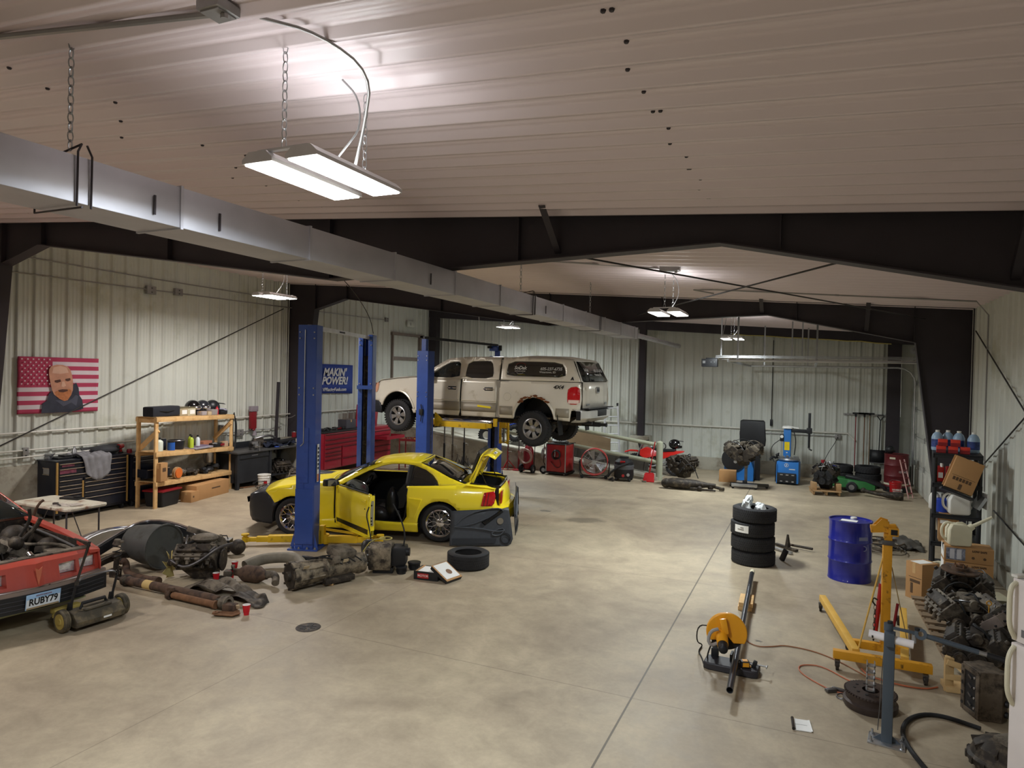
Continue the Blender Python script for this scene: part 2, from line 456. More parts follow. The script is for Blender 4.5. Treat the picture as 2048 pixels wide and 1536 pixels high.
# ceiling lights
diff_m=mat('light_diffuser',(255,255,250),0.5,emit=(255,252,244,14))
fix_m=mat('light_housing',(205,205,205),0.4,0.3)
LCOL={'cool':(0.84,0.92,1.0),'neutral':(0.88,0.95,0.97),'warm':(1.0,0.95,0.92)}
def chain(b,p0,p1,link=0.045,r=0.0035):
    p0,p1=Vector(p0),Vector(p1);n=max(2,int((p1-p0).length/link))
    for i in range(n):
        c=p0.lerp(p1,(i+.5)/n);T0=b.T
        b.T=T0 @ Matrix.Translation(c) @ (p1-p0).to_track_quat('Z','Y').to_matrix().to_4x4() @ rotm((0,0,PI/2*(i % 2))) @ Matrix.Diagonal((0.5,1,1.0,1))
        b.torus((0,0,0),link*.62,r,'Y',10,5);b.T=T0
def ceiling_light(x,y,z,label,tint,cord,k=1.0,rz=0.0):
    t=thing('ceiling_light',label,'light',(x,y,z),rz,'two-panel lights hanging from the ceiling')
    for sx in (-0.15,0.15):
        b=B(fix_m)
        b.loft([[(sx+u*.105,yy,.035),(sx+u*.105,yy,.0),(sx+u*.05,yy,.075)] if False else [(sx -.105,yy,0),(sx+.105,yy,0),(sx+.105,yy,.02),(sx+.06,yy,.06),(sx -.06,yy,.06),(sx -.105,yy,.02)] for u,yy in ((1,-.39),(1,.39))])
        b.done('housing',t)
        b=B(diff_m);b.box((sx,0,-0.004),(.19,.75,.006),bev=0);b.done('diffuser',t)
        ld=bpy.data.lights.new('panel_lamp','AREA');ld.shape='RECTANGLE';ld.size=0.19;ld.size_y=0.75
        ld.energy=LIGHT_W/2*k;ld.color=LCOL[tint];ld.spread=R(170)
        lo=bpy.data.objects.new('panel_lamp',ld);COL.objects.link(lo);lo.parent=t;lo.location=(sx,0,-0.012)
        b=B(diff_m);b.box((sx,0,.0605),(.05,.6,.001));b.done('added_uplight_strip',t)  # glowing strip added on top of the housing to brighten the ceiling
        lu=bpy.data.lights.new('added_uplight_fill','AREA');lu.shape='RECTANGLE';lu.size=.05;lu.size_y=.6  # weak upward fill light, added to lift the ceiling above each fixture
        lu.energy=LIGHT_W/2*k*.025;lu.color=LCOL[tint]
        uo=bpy.data.objects.new('added_uplight_fill',lu);COL.objects.link(uo);uo.parent=t;uo.location=(sx,0,.064);uo.rotation_euler=(PI,0,0)
    for yy in (-.35,.35):b=B(fix_m);b.box((0,yy,.068),(.34,.03,.012));b.done('cross_bar',t)
    dz=ceil_z(x)-z
    for yy in (-.35,.35):b=B(galv);chain(b,(0,yy,.07),(0,yy,dz -.02),.05);b.done('hanging_chain',t)
    b=B(mat('grey_cord',(150,150,150),.6));b.tube([(0.02,0,.07),(.1,.05,.2),(.14,.12,dz*.5),(.1,.15,dz*.8),(0,.12,dz -.02)],0.006,6,smooth=2);b.done('power_cord',t)
    return t
ceiling_light(-2.585,3.12,4.05,'large two-panel light hanging nearest, bright in the upper left of the photo','cool',0,1.0)
ceiling_light(-2.11,10.85,3.97,'two-panel light hanging under the junction box beyond the first black steel beam','neutral',0,1.1)
ceiling_light(-1.85,17.9,3.97,'two-panel light hanging above the garage door opener near the far wall','neutral',0,1.1)
ceiling_light(-10.3,10.85,4.45,'warm two-panel light hanging left of the tall black column and blue lift','warm',0,1.15)
ceiling_light(-8.95,19.75,4.45,'two-panel light hanging above the silver pickup by the far wall','neutral',0,1.05)
ceiling_light(-10.3,3.12,4.6,'two-panel light hanging over the red car, left of the picture','warm',0,.95)
ceiling_light(-2.2,-3.6,4.05,'two-panel light hanging behind the viewpoint on the right','warm',0,.45)
ceiling_light(-9.0,-3.6,4.4,'two-panel light hanging behind the viewpoint on the left','warm',0,.45)

# duct
duct_m=mat('duct_sheet_metal',(184,184,190),0.5,0.55,0.08,3)
t=thing('air_duct','long rectangular galvanised air duct hanging on chains below the ceiling','duct',(-3.94,0,3.845))
b=B(duct_m)
y=-3.0;n=0
while y < 15.5:
    y2=min(y+1.22,15.6)
    b.box((0,(y+y2)/2,.13),(.4,y2-y -.006,.26),bev=.004)
    b.box((0,y2,.13),(.42,.02,.28));n+=1
    y=y2
b.done('duct_run',t)
b=B(duct_m);b.cyl((0,15.6,.13),(0,22.0,.13),.062,n=16);b.cyl((0,21.75,.13),(0,22.05,.13),.075,n=16)
for yy in (17,18.5,20,21):b.cyl((0,yy,.13),(0,yy+.03,.13),.068,n=16)
b.done('round_end_pipe',t)
for yy in (2.45,9.1,12.5):
    x=0;dz=ceil_z(-3.94)-3.845
    b=B(steel_dk)
    b.tube([(.21,yy -.03,.0-.02),(.215,yy -.03,.28),(.2,yy,.33),(0.02,yy,.30),(-.21,yy,.28),(-.215,yy,-.02),(.21,yy,-.02)],.006,6)
    b.tube([(.21,yy+.05,-.02),(.215,yy+.05,.27),(.2,yy+.03,.33)],.006,6)
    b.done('strap_hanger',t)
    b=B(galv);chain(b,(.1 if yy < 3 else 0,yy,.31),(.1 if yy < 3 else 0,yy,dz -.01),.05,.005);b.done('hanger_chain',t)
for yy in (2.9,3.4,6.2,9.6):
    b=B(steel_dk);b.box((.212,yy,.1),(.01,.012,.12));b.done('duct_clip',t)

# pipes and conduits
pipe_w=mat('white_pipe',(214,212,202),0.4)
cond_m=mat('grey_conduit',(150,148,146),0.4,0.5)
def run(name,label,cat,pts,r,m,group=None,smooth=0):
    b=B(m);b.tube(pts,r,8,smooth=smooth)
    for i in range(len(pts)-1):
        a,c=Vector(pts[i]),Vector(pts[i+1])
        k=int((c -a).length/1.5)
        for j in range(1,k):
            p=a.lerp(c,j/k);d=(c -a).normalized()*.03
            b.cyl(p -d,p+d,r*1.25,n=8)
    return one(b,name,label,cat)
XW=XL+.075
run('air_pipe','long white pipe running along the left wall at chest height','pipe',[(XW,0,1.62),(XW,22.3,1.74)],.019,pipe_w)
run('air_pipe','thin white pipe low along the left wall behind the black tool chest','pipe',[(XW,2,1.33),(XW,10,1.33)],.014,pipe_w)
run('air_pipe','white pipe along the left concrete ledge just under the thin one','pipe',[(XW+.03,2,1.17),(XW+.03,9.6,1.22)],.014,pipe_w)
run('electric_conduit','dark conduit high on the left wall crossing below the beam','conduit',[(XW,0,4.55),(XW,19.3,4.7)],.014,cond_m)
run('electric_conduit','upper of two conduits high on the left wall, bending near the beam','conduit',[(XW,7.1,4.93),(XW,10.3,4.88),(XW,14.2,4.86)],.014,cond_m)
run('electric_conduit','uneven conduit with outlets on the left wall above the dark workbench','conduit',[(XW,12.1,1.34),(XW,12.9,1.30),(XW,13.4,1.34),(XW,13.9,1.32),(XW,14.35,1.36)],.014,cond_m)
run('air_pipe','long white pipe on the far wall ending near the push brooms','pipe',[(XL+.6,YF -.06,1.4),(1.05,YF -.06,1.4),(1.25,YF -.1,1.2)],.024,pipe_w)
run('electric_conduit','short grey conduit on the far wall feeding the outlet box','conduit',[(-2.0,YF -.05,1.28),(.75,YF -.05,1.29)],.012,cond_m)
run('electric_conduit','vertical black conduit drop on the far wall behind the blue tire changer','conduit',[(-1.1,YF -.05,4.2),(-1.1,YF -.05,1.6)],.012,rod)
run('electric_conduit','conduit along the ceiling leading to the junction box beyond the first beam','conduit',[(-4.4,9.6,ceil_z(-4.4)-.04),(-2.12,10.4,ceil_z(-2.12)-.04)],.014,cond_m)
run('electric_conduit','looped grey conduit on the ceiling above the right rear bay','conduit',[(-1.75,13.35,ceil_z(-1.8)-.06),(-2.05,12.9,ceil_z(-2)-.05),(-1.7,12.7,ceil_z(-1.5)-.05),(2.45,13.2,ceil_z(2.4)-.06),(XR -.06,13.3,4.1),(XR -.06,13.3,2.6),(XR -.06,13.2,1.2)],.013,cond_m)
run('electric_conduit','dark conduit along the ceiling at the top left corner of the photo','conduit',[(-8,1.9,ceil_z(-8)-.03),(-4.18,2.27,ceil_z(-4.2)-.03),(-2.6,2.42,ceil_z(-2.6)-.03)],.016,cond_m)
run('power_cable','thick grey cable drooping from ceiling to the nearest hanging light','cable',[(-2.5,2.5,4.66),(-2.3,2.7,4.64),(-2.2,3.0,4.55),(-2.35,3.15,4.35),(-2.45,3.2,4.14)],.009,cond_m,smooth=2)
for lab,x,y,z,s in (('grey junction box on the ceiling above the hanging lights',-2.0,10.3,ceil_z(-2)-.05,(.3,.12,.08)),('round ceiling junction box at the very top of the photo',-2.62,2.36,ceil_z(-2.6)-.04,(.14,.14,.05))):
    b=B(cond_m);b.box((0,0,0),s,bev=.008);b.box((0,0,-s[2]/2-.004),(s[0]*.8,s[1]*.8,.008));b.cyl((s[0]*.3,0,-s[2]/2-.01),(s[0]*.3,0,-s[2]/2-.03),.02,n=8)
    one(b,'junction_box',lab,'junction box',(x,y,z))
for lab,p,s in (('grey junction box on the upper left wall beneath the beam',(XL+.07,10.3,4.62),(.08,.22,.18)),('grey junction box on the left wall conduit under the beam',(XL+.07,11.0,4.66),(.08,.2,.16)),
                  ('grey junction box high on left wall by the interior door',(XL+.07,19.3,4.72),(.07,.16,.14)),('outlet box on the left wall above the dark workbench',(XL+.07,12.9,1.3),(.06,.2,.16)),
                  ('outlet box on the left wall beside the wooden shelf',(XL+.07,12.3,1.45),(.06,.12,.16)),('outlet box on the left wall behind the black tool chest',(XL+.07,7.75,1.28),(.05,.1,.2)),
                  ('outlet box on the far wall with a cord plugged in',(.78,YF -.07,1.29),(.16,.06,.14)),('small grey outlet box on far wall left of black cabinet',(-1.98,YF -.07,1.25),(.12,.06,.12)),
                  ('black switch box on the far wall conduit drop',(-1.1,YF -.07,1.62),(.08,.05,.2))):
    b=B(cond_m if 'black switch' not in lab else black);b.box((0,0,0),s,bev=.006)
    w=(s[0] < s[1])
    for q in (-.25,.25):
        b.m(black);b.box(((s[0]/2+.002) if w else 0,0 if w else -s[1]/2-.002,q*s[2]),(.004,.03,.02) if w else (.03,.004,.02))
    one(b,'outlet_box' if 'outlet' in lab else ('switch_box' if 'switch' in lab else 'junction_box'),lab,'electrical box',p)

# interior door on left wall
dtrim=mat('brown_door_trim',(128,116,108),0.6)
b=B(dtrim);x=XL+.05
b.box((x,19.72,3.1),(.07,.06,2.4));b.box((x,21.62,2.7),(.08,.34,3.2));b.box((x,20.7,4.28),(.08,2.1,.1));b.box((x,20.6,3.42),(.06,1.8,.12))
struct(b.done('door_1'))
b=B(wall_m);b.box((XL+.09,20.8,4.68),(.05,.5,.22),bev=.01);b.m(mat('sign_print',(150,150,150))).box((XL+.117,20.75,4.68),(.004,.05,.1))
one(b,'wall_light','small white box on the wall above the interior door','emergency light')

# concrete ramp with pipe railing
def ramp_z(x):return max(0.0,min(1.05,(-3.95-x)*0.1255))
b=B(conc_wall)
P=[(-3.95,0.0),(-12.3,1.05),(XL+.1,1.05),(XL+.1,0.0)]
b.prism(P,YF -.1-19.35,'XZ',19.35)
struct(b.done('trim_20'))
b=B(conc_wall)
b.prism([(-3.95,0),(-12.3,1.05),(XL+.1,1.05),(XL+.1,1.1),(-12.3,1.1),(-3.95,.08)],.16,'XZ',19.28)
struct(b.done('trim_21'))
rail_m=mat('pale_green_rail_paint',(170,174,152),0.45,0,0.08,6)
t=thing('pipe_railing','pale green pipe railing sloping along the concrete ramp','railing',(-3.93,19.42,0))
b=B(rail_m);b.cyl((0,0,0),(0,0,1.08),.095,n=20);b.lathe([(0,1.13),(.06,1.115),(.095,1.08)],n=20);b.done('end_post',t)
for i,h in enumerate((1.0,.5)):
    b=B(rail_m);b.cyl((0,0,h),(-8.2,0,h+8.2*.1255*1.02),.058,n=14);b.done('rail',t)
for x in (-3.4,-6.8):
    b=B(rail_m);b.cyl((x,0,-x*.1255),(x,0,1.0-x*.128),.05,n=12);b.done('post',t)
b=B(mat('brown_plywood',(146,124,96),.8,0,.12,3));
b.prism([(-7.3,.82),(-5.75,.47),(-5.75,.98),(-7.3,1.3)],.02,'XZ',0)
one(b,'plywood_sheet','brown plywood sheet standing on the ramp behind the railing','board',(0,20.7,0))
b=B(mat('dark_gate_metal',(70,66,60),.7));b.box((0,0,0),(2.4,.03,.34));
for i in range(6):b.box((-1.1+i*.44,-.03,0),(.04,.03,.34))
one(b,'steel_sheet','dark low metal panel lying on edge along the ramp behind the railing','panel',(-5.6,20.2,.42),rot=(0,.12,0))
# dark drain grate in floor
t=thing('floor_drain','round rusty drain cover set in the open concrete floor','drain',(-5.18,6.07,0))
b=B(grimy);b.lathe([(0.0,.004),(.11,.004),(.125,.007),(.14,.004),(.14,0)],n=28)
b.m(black)
for i in range(8):
    a=i*PI/4;b.box((math.cos(a)*.06,math.sin(a)*.06,.006),(.06,.012,.004),(0,0,a))
b.done('grate',t)

# overhead garage door, tracks and opener
door_m=mat('white_door_panel',(206,206,196),0.4,0,.04)
b=B(door_m)
for i in range(5):
    b.box((XR+.04,18.5,.37+i*.74),(.045,6.75,.73),bev=.006)
    for k in range(9):
        b.box((XR+.014,15.5+k*.75,.37+i*.74),(.01,.5,.5),bev=.003)
struct(b.done('door_2'))
b=B(galv)
for i in range(1,5):
    for y in (21.7,20.0,18.4):
        b.box((XR -.005,y,i*.74),(.02,.06,.14))
struct(b.done('trim_17'))
t=thing('door_track','galvanised overhead door track curving down at the far side of the garage door','track',(0,21.6,0))
for nm,yy in (('track',0.0),('track',-5.9)):
    pts=[(XR -.06,yy,.1),(XR -.06,yy,2.95)]+[(XR -.06-.42*(1-math.cos(a)),yy,2.95+.42*math.sin(a)) for a in (R(20),R(45),R(70),R(90))]+[(-1.7,yy,3.37)]
    b=B(galv)
    rows=[[(p[0],p[1]-.025,p[2]),(p[0],p[1]+.025,p[2])] for p in pts]
    b.tube(pts,.028,6);b.done(nm,t)
b=B(galv);b.box((.1,-2.95,3.36),(.05,5.9,.04));b.box((-1.7,-2.95,3.36),(.05,5.9,.05));b.done('cross_angle',t)
for xx,yy in ((-.1,0),(.1,-5.9),(-1.5,-5.9),(-1.3,0)):
    b=B(galv);angle_bar(b,(xx,yy,3.38),(xx,yy,ceil_z(xx)-.02),.035);b.done('track_hanger',t)
b=B(galv);b.cyl((XR -.12,-6.2,3.86),(XR -.12,.2,3.86),.017)
for yy in (-5.9,0):b.cyl((XR -.12,yy -.04,3.86),(XR -.12,yy+.04,3.86),.09,n=14)
b.box((XR -.06,-2.9,3.86),(.1,.25,.3));b.done('torsion_shaft',t)
t=thing('garage_door_opener','black garage door opener motor hanging on its rail near the far wall','door opener',(-2.58,19.3,3.39))
b=B(black);b.box((0,0,0),(.42,.26,.22),bev=.015);b.box((.05,0,.125),(.3,.2,.03),bev=.005);b.done('motor_box',t)
b=B(galv);b.box((-.14,-.133,.02),(.07,.006,.07));b.box((.05,-.133,.02),(.02,.006,.02));b.box((.14,-.133,.02),(.02,.006,.02));b.done('label_plate',t)
b=B(galv);b.box((2.55,0,.16),(4.8,.04,.03));b.box((2.55,0,.2),(4.8,.02,.02));b.cyl((.3,.03,.1),(4.9,.03,.13),.004);b.done('rail',t)
for xx in (.3,2.1,2.35):
    b=B(galv);angle_bar(b,(xx,0,.2),(xx,0,ceil_z(xx -2.45)-3.39),.03);b.done('hanger',t)
b=B(cond_m);b.tube([(.2,0,.1),(.3,0,.3),(.28,.1,.6),(.4,.1,ceil_z(-2)-3.4)],.008,6,smooth=2);b.done('cord',t)

# flag tapestry and banner
flag_r=mat('flag_pink_red',(176,62,92),.85,0,.04);flag_w=mat('flag_white',(212,200,206),.85,0,.03)
fx=XL+.085
t=thing('wall_flag','red and white striped flag with a bald bearded man printed on it','flag',(fx,8.37,2.54))
FW,FH=1.53,1.07
def cloth_x(y,z):return .012*math.sin(y*9+z*2)+.008*math.sin(z*11)
b=B(flag_w)
NY,NZ=34,26
for i in range(NY):
    for j in range(NZ):
        y0,y1=-FW/2+FW*i/NY,-FW/2+FW*(i+1)/NY
        z0,z1=FH/2-FH*j/NZ,FH/2-FH*(j+1)/NZ
        canton=i < 14 and j < 14
        b.m(flag_r if (canton or (j//2) % 2==0) else flag_w)
        b._f([b._v((cloth_x(y,z)-.02+(.02 if 0 else 0),y,z)) for y,z in ((y0,z0),(y0,z1),(y1,z1),(y1,z0))])
bmesh.ops.remove_doubles(b.bm,verts=b.bm.verts[:],dist=.0005)
b.done('cloth',t,solid=.004,clean=False)
def flat(b,poly,x,n=None):
    fy=lambda y,z:cloth_x(y,z)+x
    b._f([b._v((fy(y,z),y,z)) for y,z in poly])
b=B(flag_w)
for r in range(9):
    for c in range(6 if r % 2==0 else 5):
        cy=-FW/2+.055+c*.102+(.051 if r % 2 else 0);cz=FH/2-.045-r*.058
        pts=[]
        for k in range(10):
            a=PI/2+k*PI/5;rr=.021 if k % 2==0 else .009
            pts.append((cy+rr*math.cos(a),cz+rr*math.sin(a)))
        for k in range(10):b._f([b._v((cloth_x(cy,cz)+.006,*q)) for q in ((cy,cz),pts[k],pts[(k+1) % 10])])
b.done('stars',t,clean=False)
skin=mat('printed_skin',(192,140,116),.85,0,.12,9);skin_d=mat('printed_beard',(176,112,72),.85,0,.2,20);hood=mat('printed_hoodie',(52,54,66),.85,0,.2,7)
hood_l=mat('printed_hoodie_fold',(74,76,90),.85);dk=mat('printed_dark_feature',(84,56,48),.85);sk_l=mat('printed_skin_light',(214,172,150),.85)
def layer(poly,m,x,parent=t,name='print'):
    b=B(m)
    # fan from centre so it drapes on the cloth
    cy=sum(p[0] for p in poly)/len(poly);cz=sum(p[1] for p in poly)/len(poly)
    P=[]
    for a,c in zip(poly,poly[1:]+poly[:1]):
        for q in range(4):P.append((a[0]+(c[0]-a[0])*q/4,a[1]+(c[1]-a[1])*q/4))
    for k in range(len(P)):
        a,c=P[k],P[(k+1) % len(P)]
        L=[(cy,cz),a,c]
        for s in range(4):
            f0,f1=s/4,(s+1)/4
            q=[(cy+(a[0]-cy)*f0,cz+(a[1]-cz)*f0),(cy+(a[0]-cy)*f1,cz+(a[1]-cz)*f1),(cy+(c[0]-cy)*f1,cz+(c[1]-cz)*f1),(cy+(c[0]-cy)*f0,cz+(c[1]-cz)*f0)]
            if s==0:q=q[:3]
            b._f([b._v((cloth_x(*p)+x,*p)) for p in q])
    return b.done(name,parent,clean=False)
# image coordinates of the print: px from crop (left 165..798, top 300..742)
def Q(*pts):return [(-FW/2+FW*(x -160)/638,FH/2-FH*(y -300)/440) for x,y in pts]
layer(Q((325,738),(332,665),(375,640),(390,590),(420,560),(470,560),(570,520),(600,500),(625,545),(632,605),(655,640),(663,715),(560,738)),hood,.010,name='printed_hoodie')
layer(Q((440,640),(520,655),(580,625),(600,600),(622,610),(600,690),(560,660),(500,690)),hood_l,.012,name='printed_hoodie_fold')
layer(Q((386,430),(388,395),(405,370),(445,357),(490,358),(530,372),(552,400),(562,440),(572,500),(574,560),(560,600),(530,640),(505,646),(470,628),(430,595),(412,555),(400,510),(390,470)),skin,.015,name='printed_head')
layer(Q((420,380),(470,366),(520,380),(535,420),(470,430),(410,425)),sk_l,.0165,name='printed_forehead')
layer(Q((432,575),(465,560),(500,552),(545,552),(562,565),(560,598),(532,640),(506,648),(470,630),(445,606)),skin_d,.018,name='printed_beard')
layer(Q((428,482),(470,474),(476,492),(448,502),(430,496)),dk,.019,name='printed_eye')
layer(Q((508,470),(545,462),(550,480),(528,490),(510,484)),dk,.019,name='printed_eye')
layer(Q((484,492),(500,490),(516,524),(500,536),(480,530)),sk_l,.019,name='printed_nose')
layer(Q((458,560),(490,552),(528,556),(534,566),(500,578),(466,574)),dk,.0205,name='printed_mouth')

ban_m=mat('blue_banner_cloth',(42,66,150),.7,0,.05,3)
t=thing('wall_banner','blue banner reading MAKIN POWER on the left wall between the lift posts','banner',(XL+.075,16.3,2.68))
b=B(ban_m);b.grid([[(.01*math.sin(y*4),y,z+.03*math.sin((y+1.2)*1.3)*(1 if z < 0 else .3)) for y in [(-1.2+k*.12) for k in range(21)]] for z in (-.46,-.2,0,.2,.44)])
b.done('banner_cloth',t,solid=.004)
banw=mat('banner_white',(212,212,214),.7)
RT=(PI/2,0,PI/2)
text("MAKIN'",.32,banw,t,(.03,.27,.2),RT,'lettering',bold=.012,shear=.25,sx=1.0)
text("POWER!",.32,banw,t,(.03,.28,-.06),RT,'lettering',bold=.012,shear=.25,sx=1.0)
text("VPRacingFuels.com",.145,banw,t,(.03,.27,-.32),RT,'lettering',bold=.003,shear=.25)
b=B(banw);b.torus((.03,-.68,-.06),.11,.012,'X',20,6);b.m(red_d).lathe([(0,.004),(.1,.004),(.1,0)],(.022,-.68,-.06),'X',20);b.done('round_logo',t)

# curved sheet panels from outlines
def in_poly(p,poly):
    x,y=p;c=False;n=len(poly);j=n -1
    for i in range(n):
        xi,yi=poly[i];xj,yj=poly[j]
        if (yi > y) !=(yj > y) and x < (xj -xi)*(y -yi)/(yj -yi+1e-12)+xi:c=not c
        j=i
    return c
def dens(poly,step):
    out=[]
    for a,c in zip(poly,poly[1:]+poly[:1]):
        L=math.hypot(c[0]-a[0],c[1]-a[1]);n=max(1,int(L/step))
        for k in range(n):out.append((a[0]+(c[0]-a[0])*k/n,a[1]+(c[1]-a[1])*k/n))
    return out
def sheet(b,poly,fn,holes=(),step=.07):
    """fill a 2D outline with a fine triangulation and lift each point with fn(x, z) -> 3D"""
    P=dens(poly,step);loops=[P]+[dens(h,step) for h in holes]
    vs=[];es=[]
    for L in loops:
        n0=len(vs);vs+=L;es+=[(n0+i,n0+(i+1) % len(L)) for i in range(len(L))]
    xs=[p[0] for p in P];ys=[p[1] for p in P]
    allb=list(vs)
    x=min(xs)+step*.5
    while x < max(xs):
        y=min(ys)+step*.5
        while y < max(ys):
            if in_poly((x,y),P) and not any(in_poly((x,y),h) for h in loops[1:]) and min((x -q[0])**2+(y -q[1])**2 for q in allb) > (step*.45)**2:
                vs.append((x,y))
            y+=step
        x+=step
    ov,oe,of,*_=delaunay_2d_cdt([Vector(v) for v in vs],es,[],0,1e-5)
    V={}
    for f in of:
        cx=sum(ov[i][0] for i in f)/len(f);cy=sum(ov[i][1] for i in f)/len(f)
        if not in_poly((cx,cy),P) or any(in_poly((cx,cy),h) for h in loops[1:]):continue
        for i in f:
            if i not in V:V[i]=b._v(fn(ov[i][0],ov[i][1]))
        b._f([V[i] for i in f])
    return b
def arc(cx,cz,r,a0,a1,n=12,rz=None):
    rz=rz or r
    return [(cx+r*math.cos(R(a0+(a1-a0)*i/n)),cz+rz*math.sin(R(a0+(a1-a0)*i/n))) for i in range(n+1)]
def smooth2(poly,n=1):
    for _ in range(n):
        Q=[]
        for a,c in zip(poly,poly[1:]+poly[:1]):
            Q+=[(a[0]*.75+c[0]*.25,a[1]*.75+c[1]*.25),(a[0]*.25+c[0]*.75,a[1]*.25+c[1]*.75)]
        poly=Q
    return poly
def tire_prof(r,w,rim):
    h=w/2;s=r -rim
    return [(rim,-h*.8),(rim+s*.3,-h*.98),(rim+s*.65,-h),(r -s*.12,-h*.88),(r,-h*.66),(r,-h*.36),(r -.008,-h*.34),(r -.008,-h*.28),(r,-h*.26),(r+.001,-h*.05),(r -.008,-h*.03),(r -.008,h*.03),(r+.001,h*.05),
            (r,h*.26),(r -.008,h*.28),(r -.008,h*.34),(r,h*.36),(r,h*.66),(r -s*.12,h*.88),(rim+s*.65,h),(rim+s*.3,h*.98),(rim,h*.8)]
def tread(b,r,w,n=48,deep=.01,c=(0,0,0),axis='Y'):
    T0=b.T
    b.T=T0 @ Matrix.Translation(c)
    for i in range(n):
        a=2*PI*i/n
        for s in (-1,1):
            ct=(math.cos(a+s*.03)*(r -deep*.2),s*w*.36,math.sin(a+s*.03)*(r -deep*.2))
            b.box(ct,(deep*1.6,w*.22,2*PI*r/n*.55),(0,-a,0))
    b.T=T0
    return b
rim_s=mat('silver_alloy',(168,168,170),.28,.85,.05)
tire_m=mat('tire_rubber',(38,38,40),.8,0,.12,20)
def wheel(parent,loc,r,w,rim,style,side=-1,rot=0.0,name='wheel',chunky=False):
    """axis along Y; side -1 faces -Y"""
    b=B(tire_m);b.lathe(tire_prof(r,w,rim),axis='Y',n=48)
    if chunky:tread(b,r,w,40,.014)
    o=b.done(name,parent);o.location=loc;o.rotation_euler=(0,rot,0)
    f=side*w/2
    m=chrome if style=='mesh' else rim_s
    b=B(m)
    b.lathe([(rim+.004,f*.84),(rim+.006,f*.9),(rim -.012,f*.95),(rim -.03,f*.78),(rim -.034,-f*.6)],axis='Y',n=48)
    if style=='mesh':
        b.lathe([(0,f*.46),(.055,f*.46),(.075,f*.4),(.08,f*.25)],axis='Y',n=24)
        for i in range(10):
            a=2*PI*i/10
            p0=Vector((math.cos(a)*.07,f*.42,math.sin(a)*.07));p1=Vector((math.cos(a)*rim*.6,f*.58,math.sin(a)*rim*.6))
            b.cyl(p0,p1,.008,.007,6)
            for d in (-.19,.19):
                p2=Vector((math.cos(a+d)*(rim -.03),f*.8,math.sin(a+d)*(rim -.03)));b.cyl(p1,p2,.007,.007,6)
        for i in range(5):
            a=2*PI*i/5;b.cyl((math.cos(a)*.05,f*.44,math.sin(a)*.05),(math.cos(a)*.05,f*.5,math.sin(a)*.05),.009,n=6)
    elif style=='six':
        b.lathe([(0,f*.86),(.04,f*.86),(.075,f*.78),(.085,f*.6),(.085,f*.3)],axis='Y',n=24)
        for i in range(6):
            a=2*PI*i/6+.3;ca,sa=math.cos(a),math.sin(a)
            rings=[]
            for rr,hw,dd in ((.07,.032,.66),(rim*.5,.04,.74),(rim -.03,.062,.74)):
                rings.append([(ca*rr -sa*hw,f*dd,sa*rr+ca*hw),(ca*rr+sa*hw,f*dd,sa*rr -ca*hw),(ca*rr+sa*hw*.8,f*(dd -.2),sa*rr -ca*hw*.8),(ca*rr -sa*hw*.8,f*(dd -.2),sa*rr+ca*hw*.8)])
            b.loft(rings)
            b.cyl((math.cos(a+.5)*.055,f*.84,math.sin(a+.5)*.055),(math.cos(a+.5)*.055,f*.92,math.sin(a+.5)*.055),.011,n=6)
    q=b.done('rim',o)
    b=B(black);b.lathe([(rim -.03,f*.1),(.0,f*.1)],axis='Y',n=32);b.m(steel).lathe([(0,f*.22),(rim*.62,f*.22),(rim*.62,f*.12)],axis='Y',n=32);b.done('brake_disc',o)
    return o

# yellow coupe
ylw=mat('yellow_car_paint',(252,228,44),0.28,0,.02,2,coat=.6)
glass_d=mat('dark_tinted_glass',(16,20,22),.06,0,.02,spec=.8,coat=.5)
glass_m=mat('grey_window_glass',(70,78,78),.05,0,.02,trans=.75,spec=.7)
int_m=mat('black_car_interior',(18,19,23),.45,0,.2,8,.1)
bmpr=mat('matte_black_bumper',(34,36,42),.5,0,.08,5)
taill=mat('red_tail_lamp',(150,12,20),.12,0,.1,30,coat=.5,emit=(190,10,14,.12))
prim=mat('dark_rubber_seal',(14,14,14),.7)
car=thing('yellow_coupe','yellow two-door coupe with open door, raised trunk lid and black front bumper','car',(-9.52,9.87,0),R(18.5))
car.scale=(1.02,1.02,1.02)
W0c=[(0,.62),(.12,.74),(.35,.83),(.8,.895),(1.5,.90),(2.6,.905),(3.3,.92),(3.8,.915),(4.3,.865),(4.55,.79),(4.65,.70)]
Kc=[(.1,.93),(.25,.965),(.45,.995),(.6,1.0),(.78,.988),(.93,.95),(1.12,.80),(1.25,.69),(1.36,.60)]
def Wc(x,z):return lerp(W0c,x)*lerp(Kc,z)
AF=arc(.93,.32,.37,20,160,14);AR=arc(3.52,.32,.375,-12,192,18)
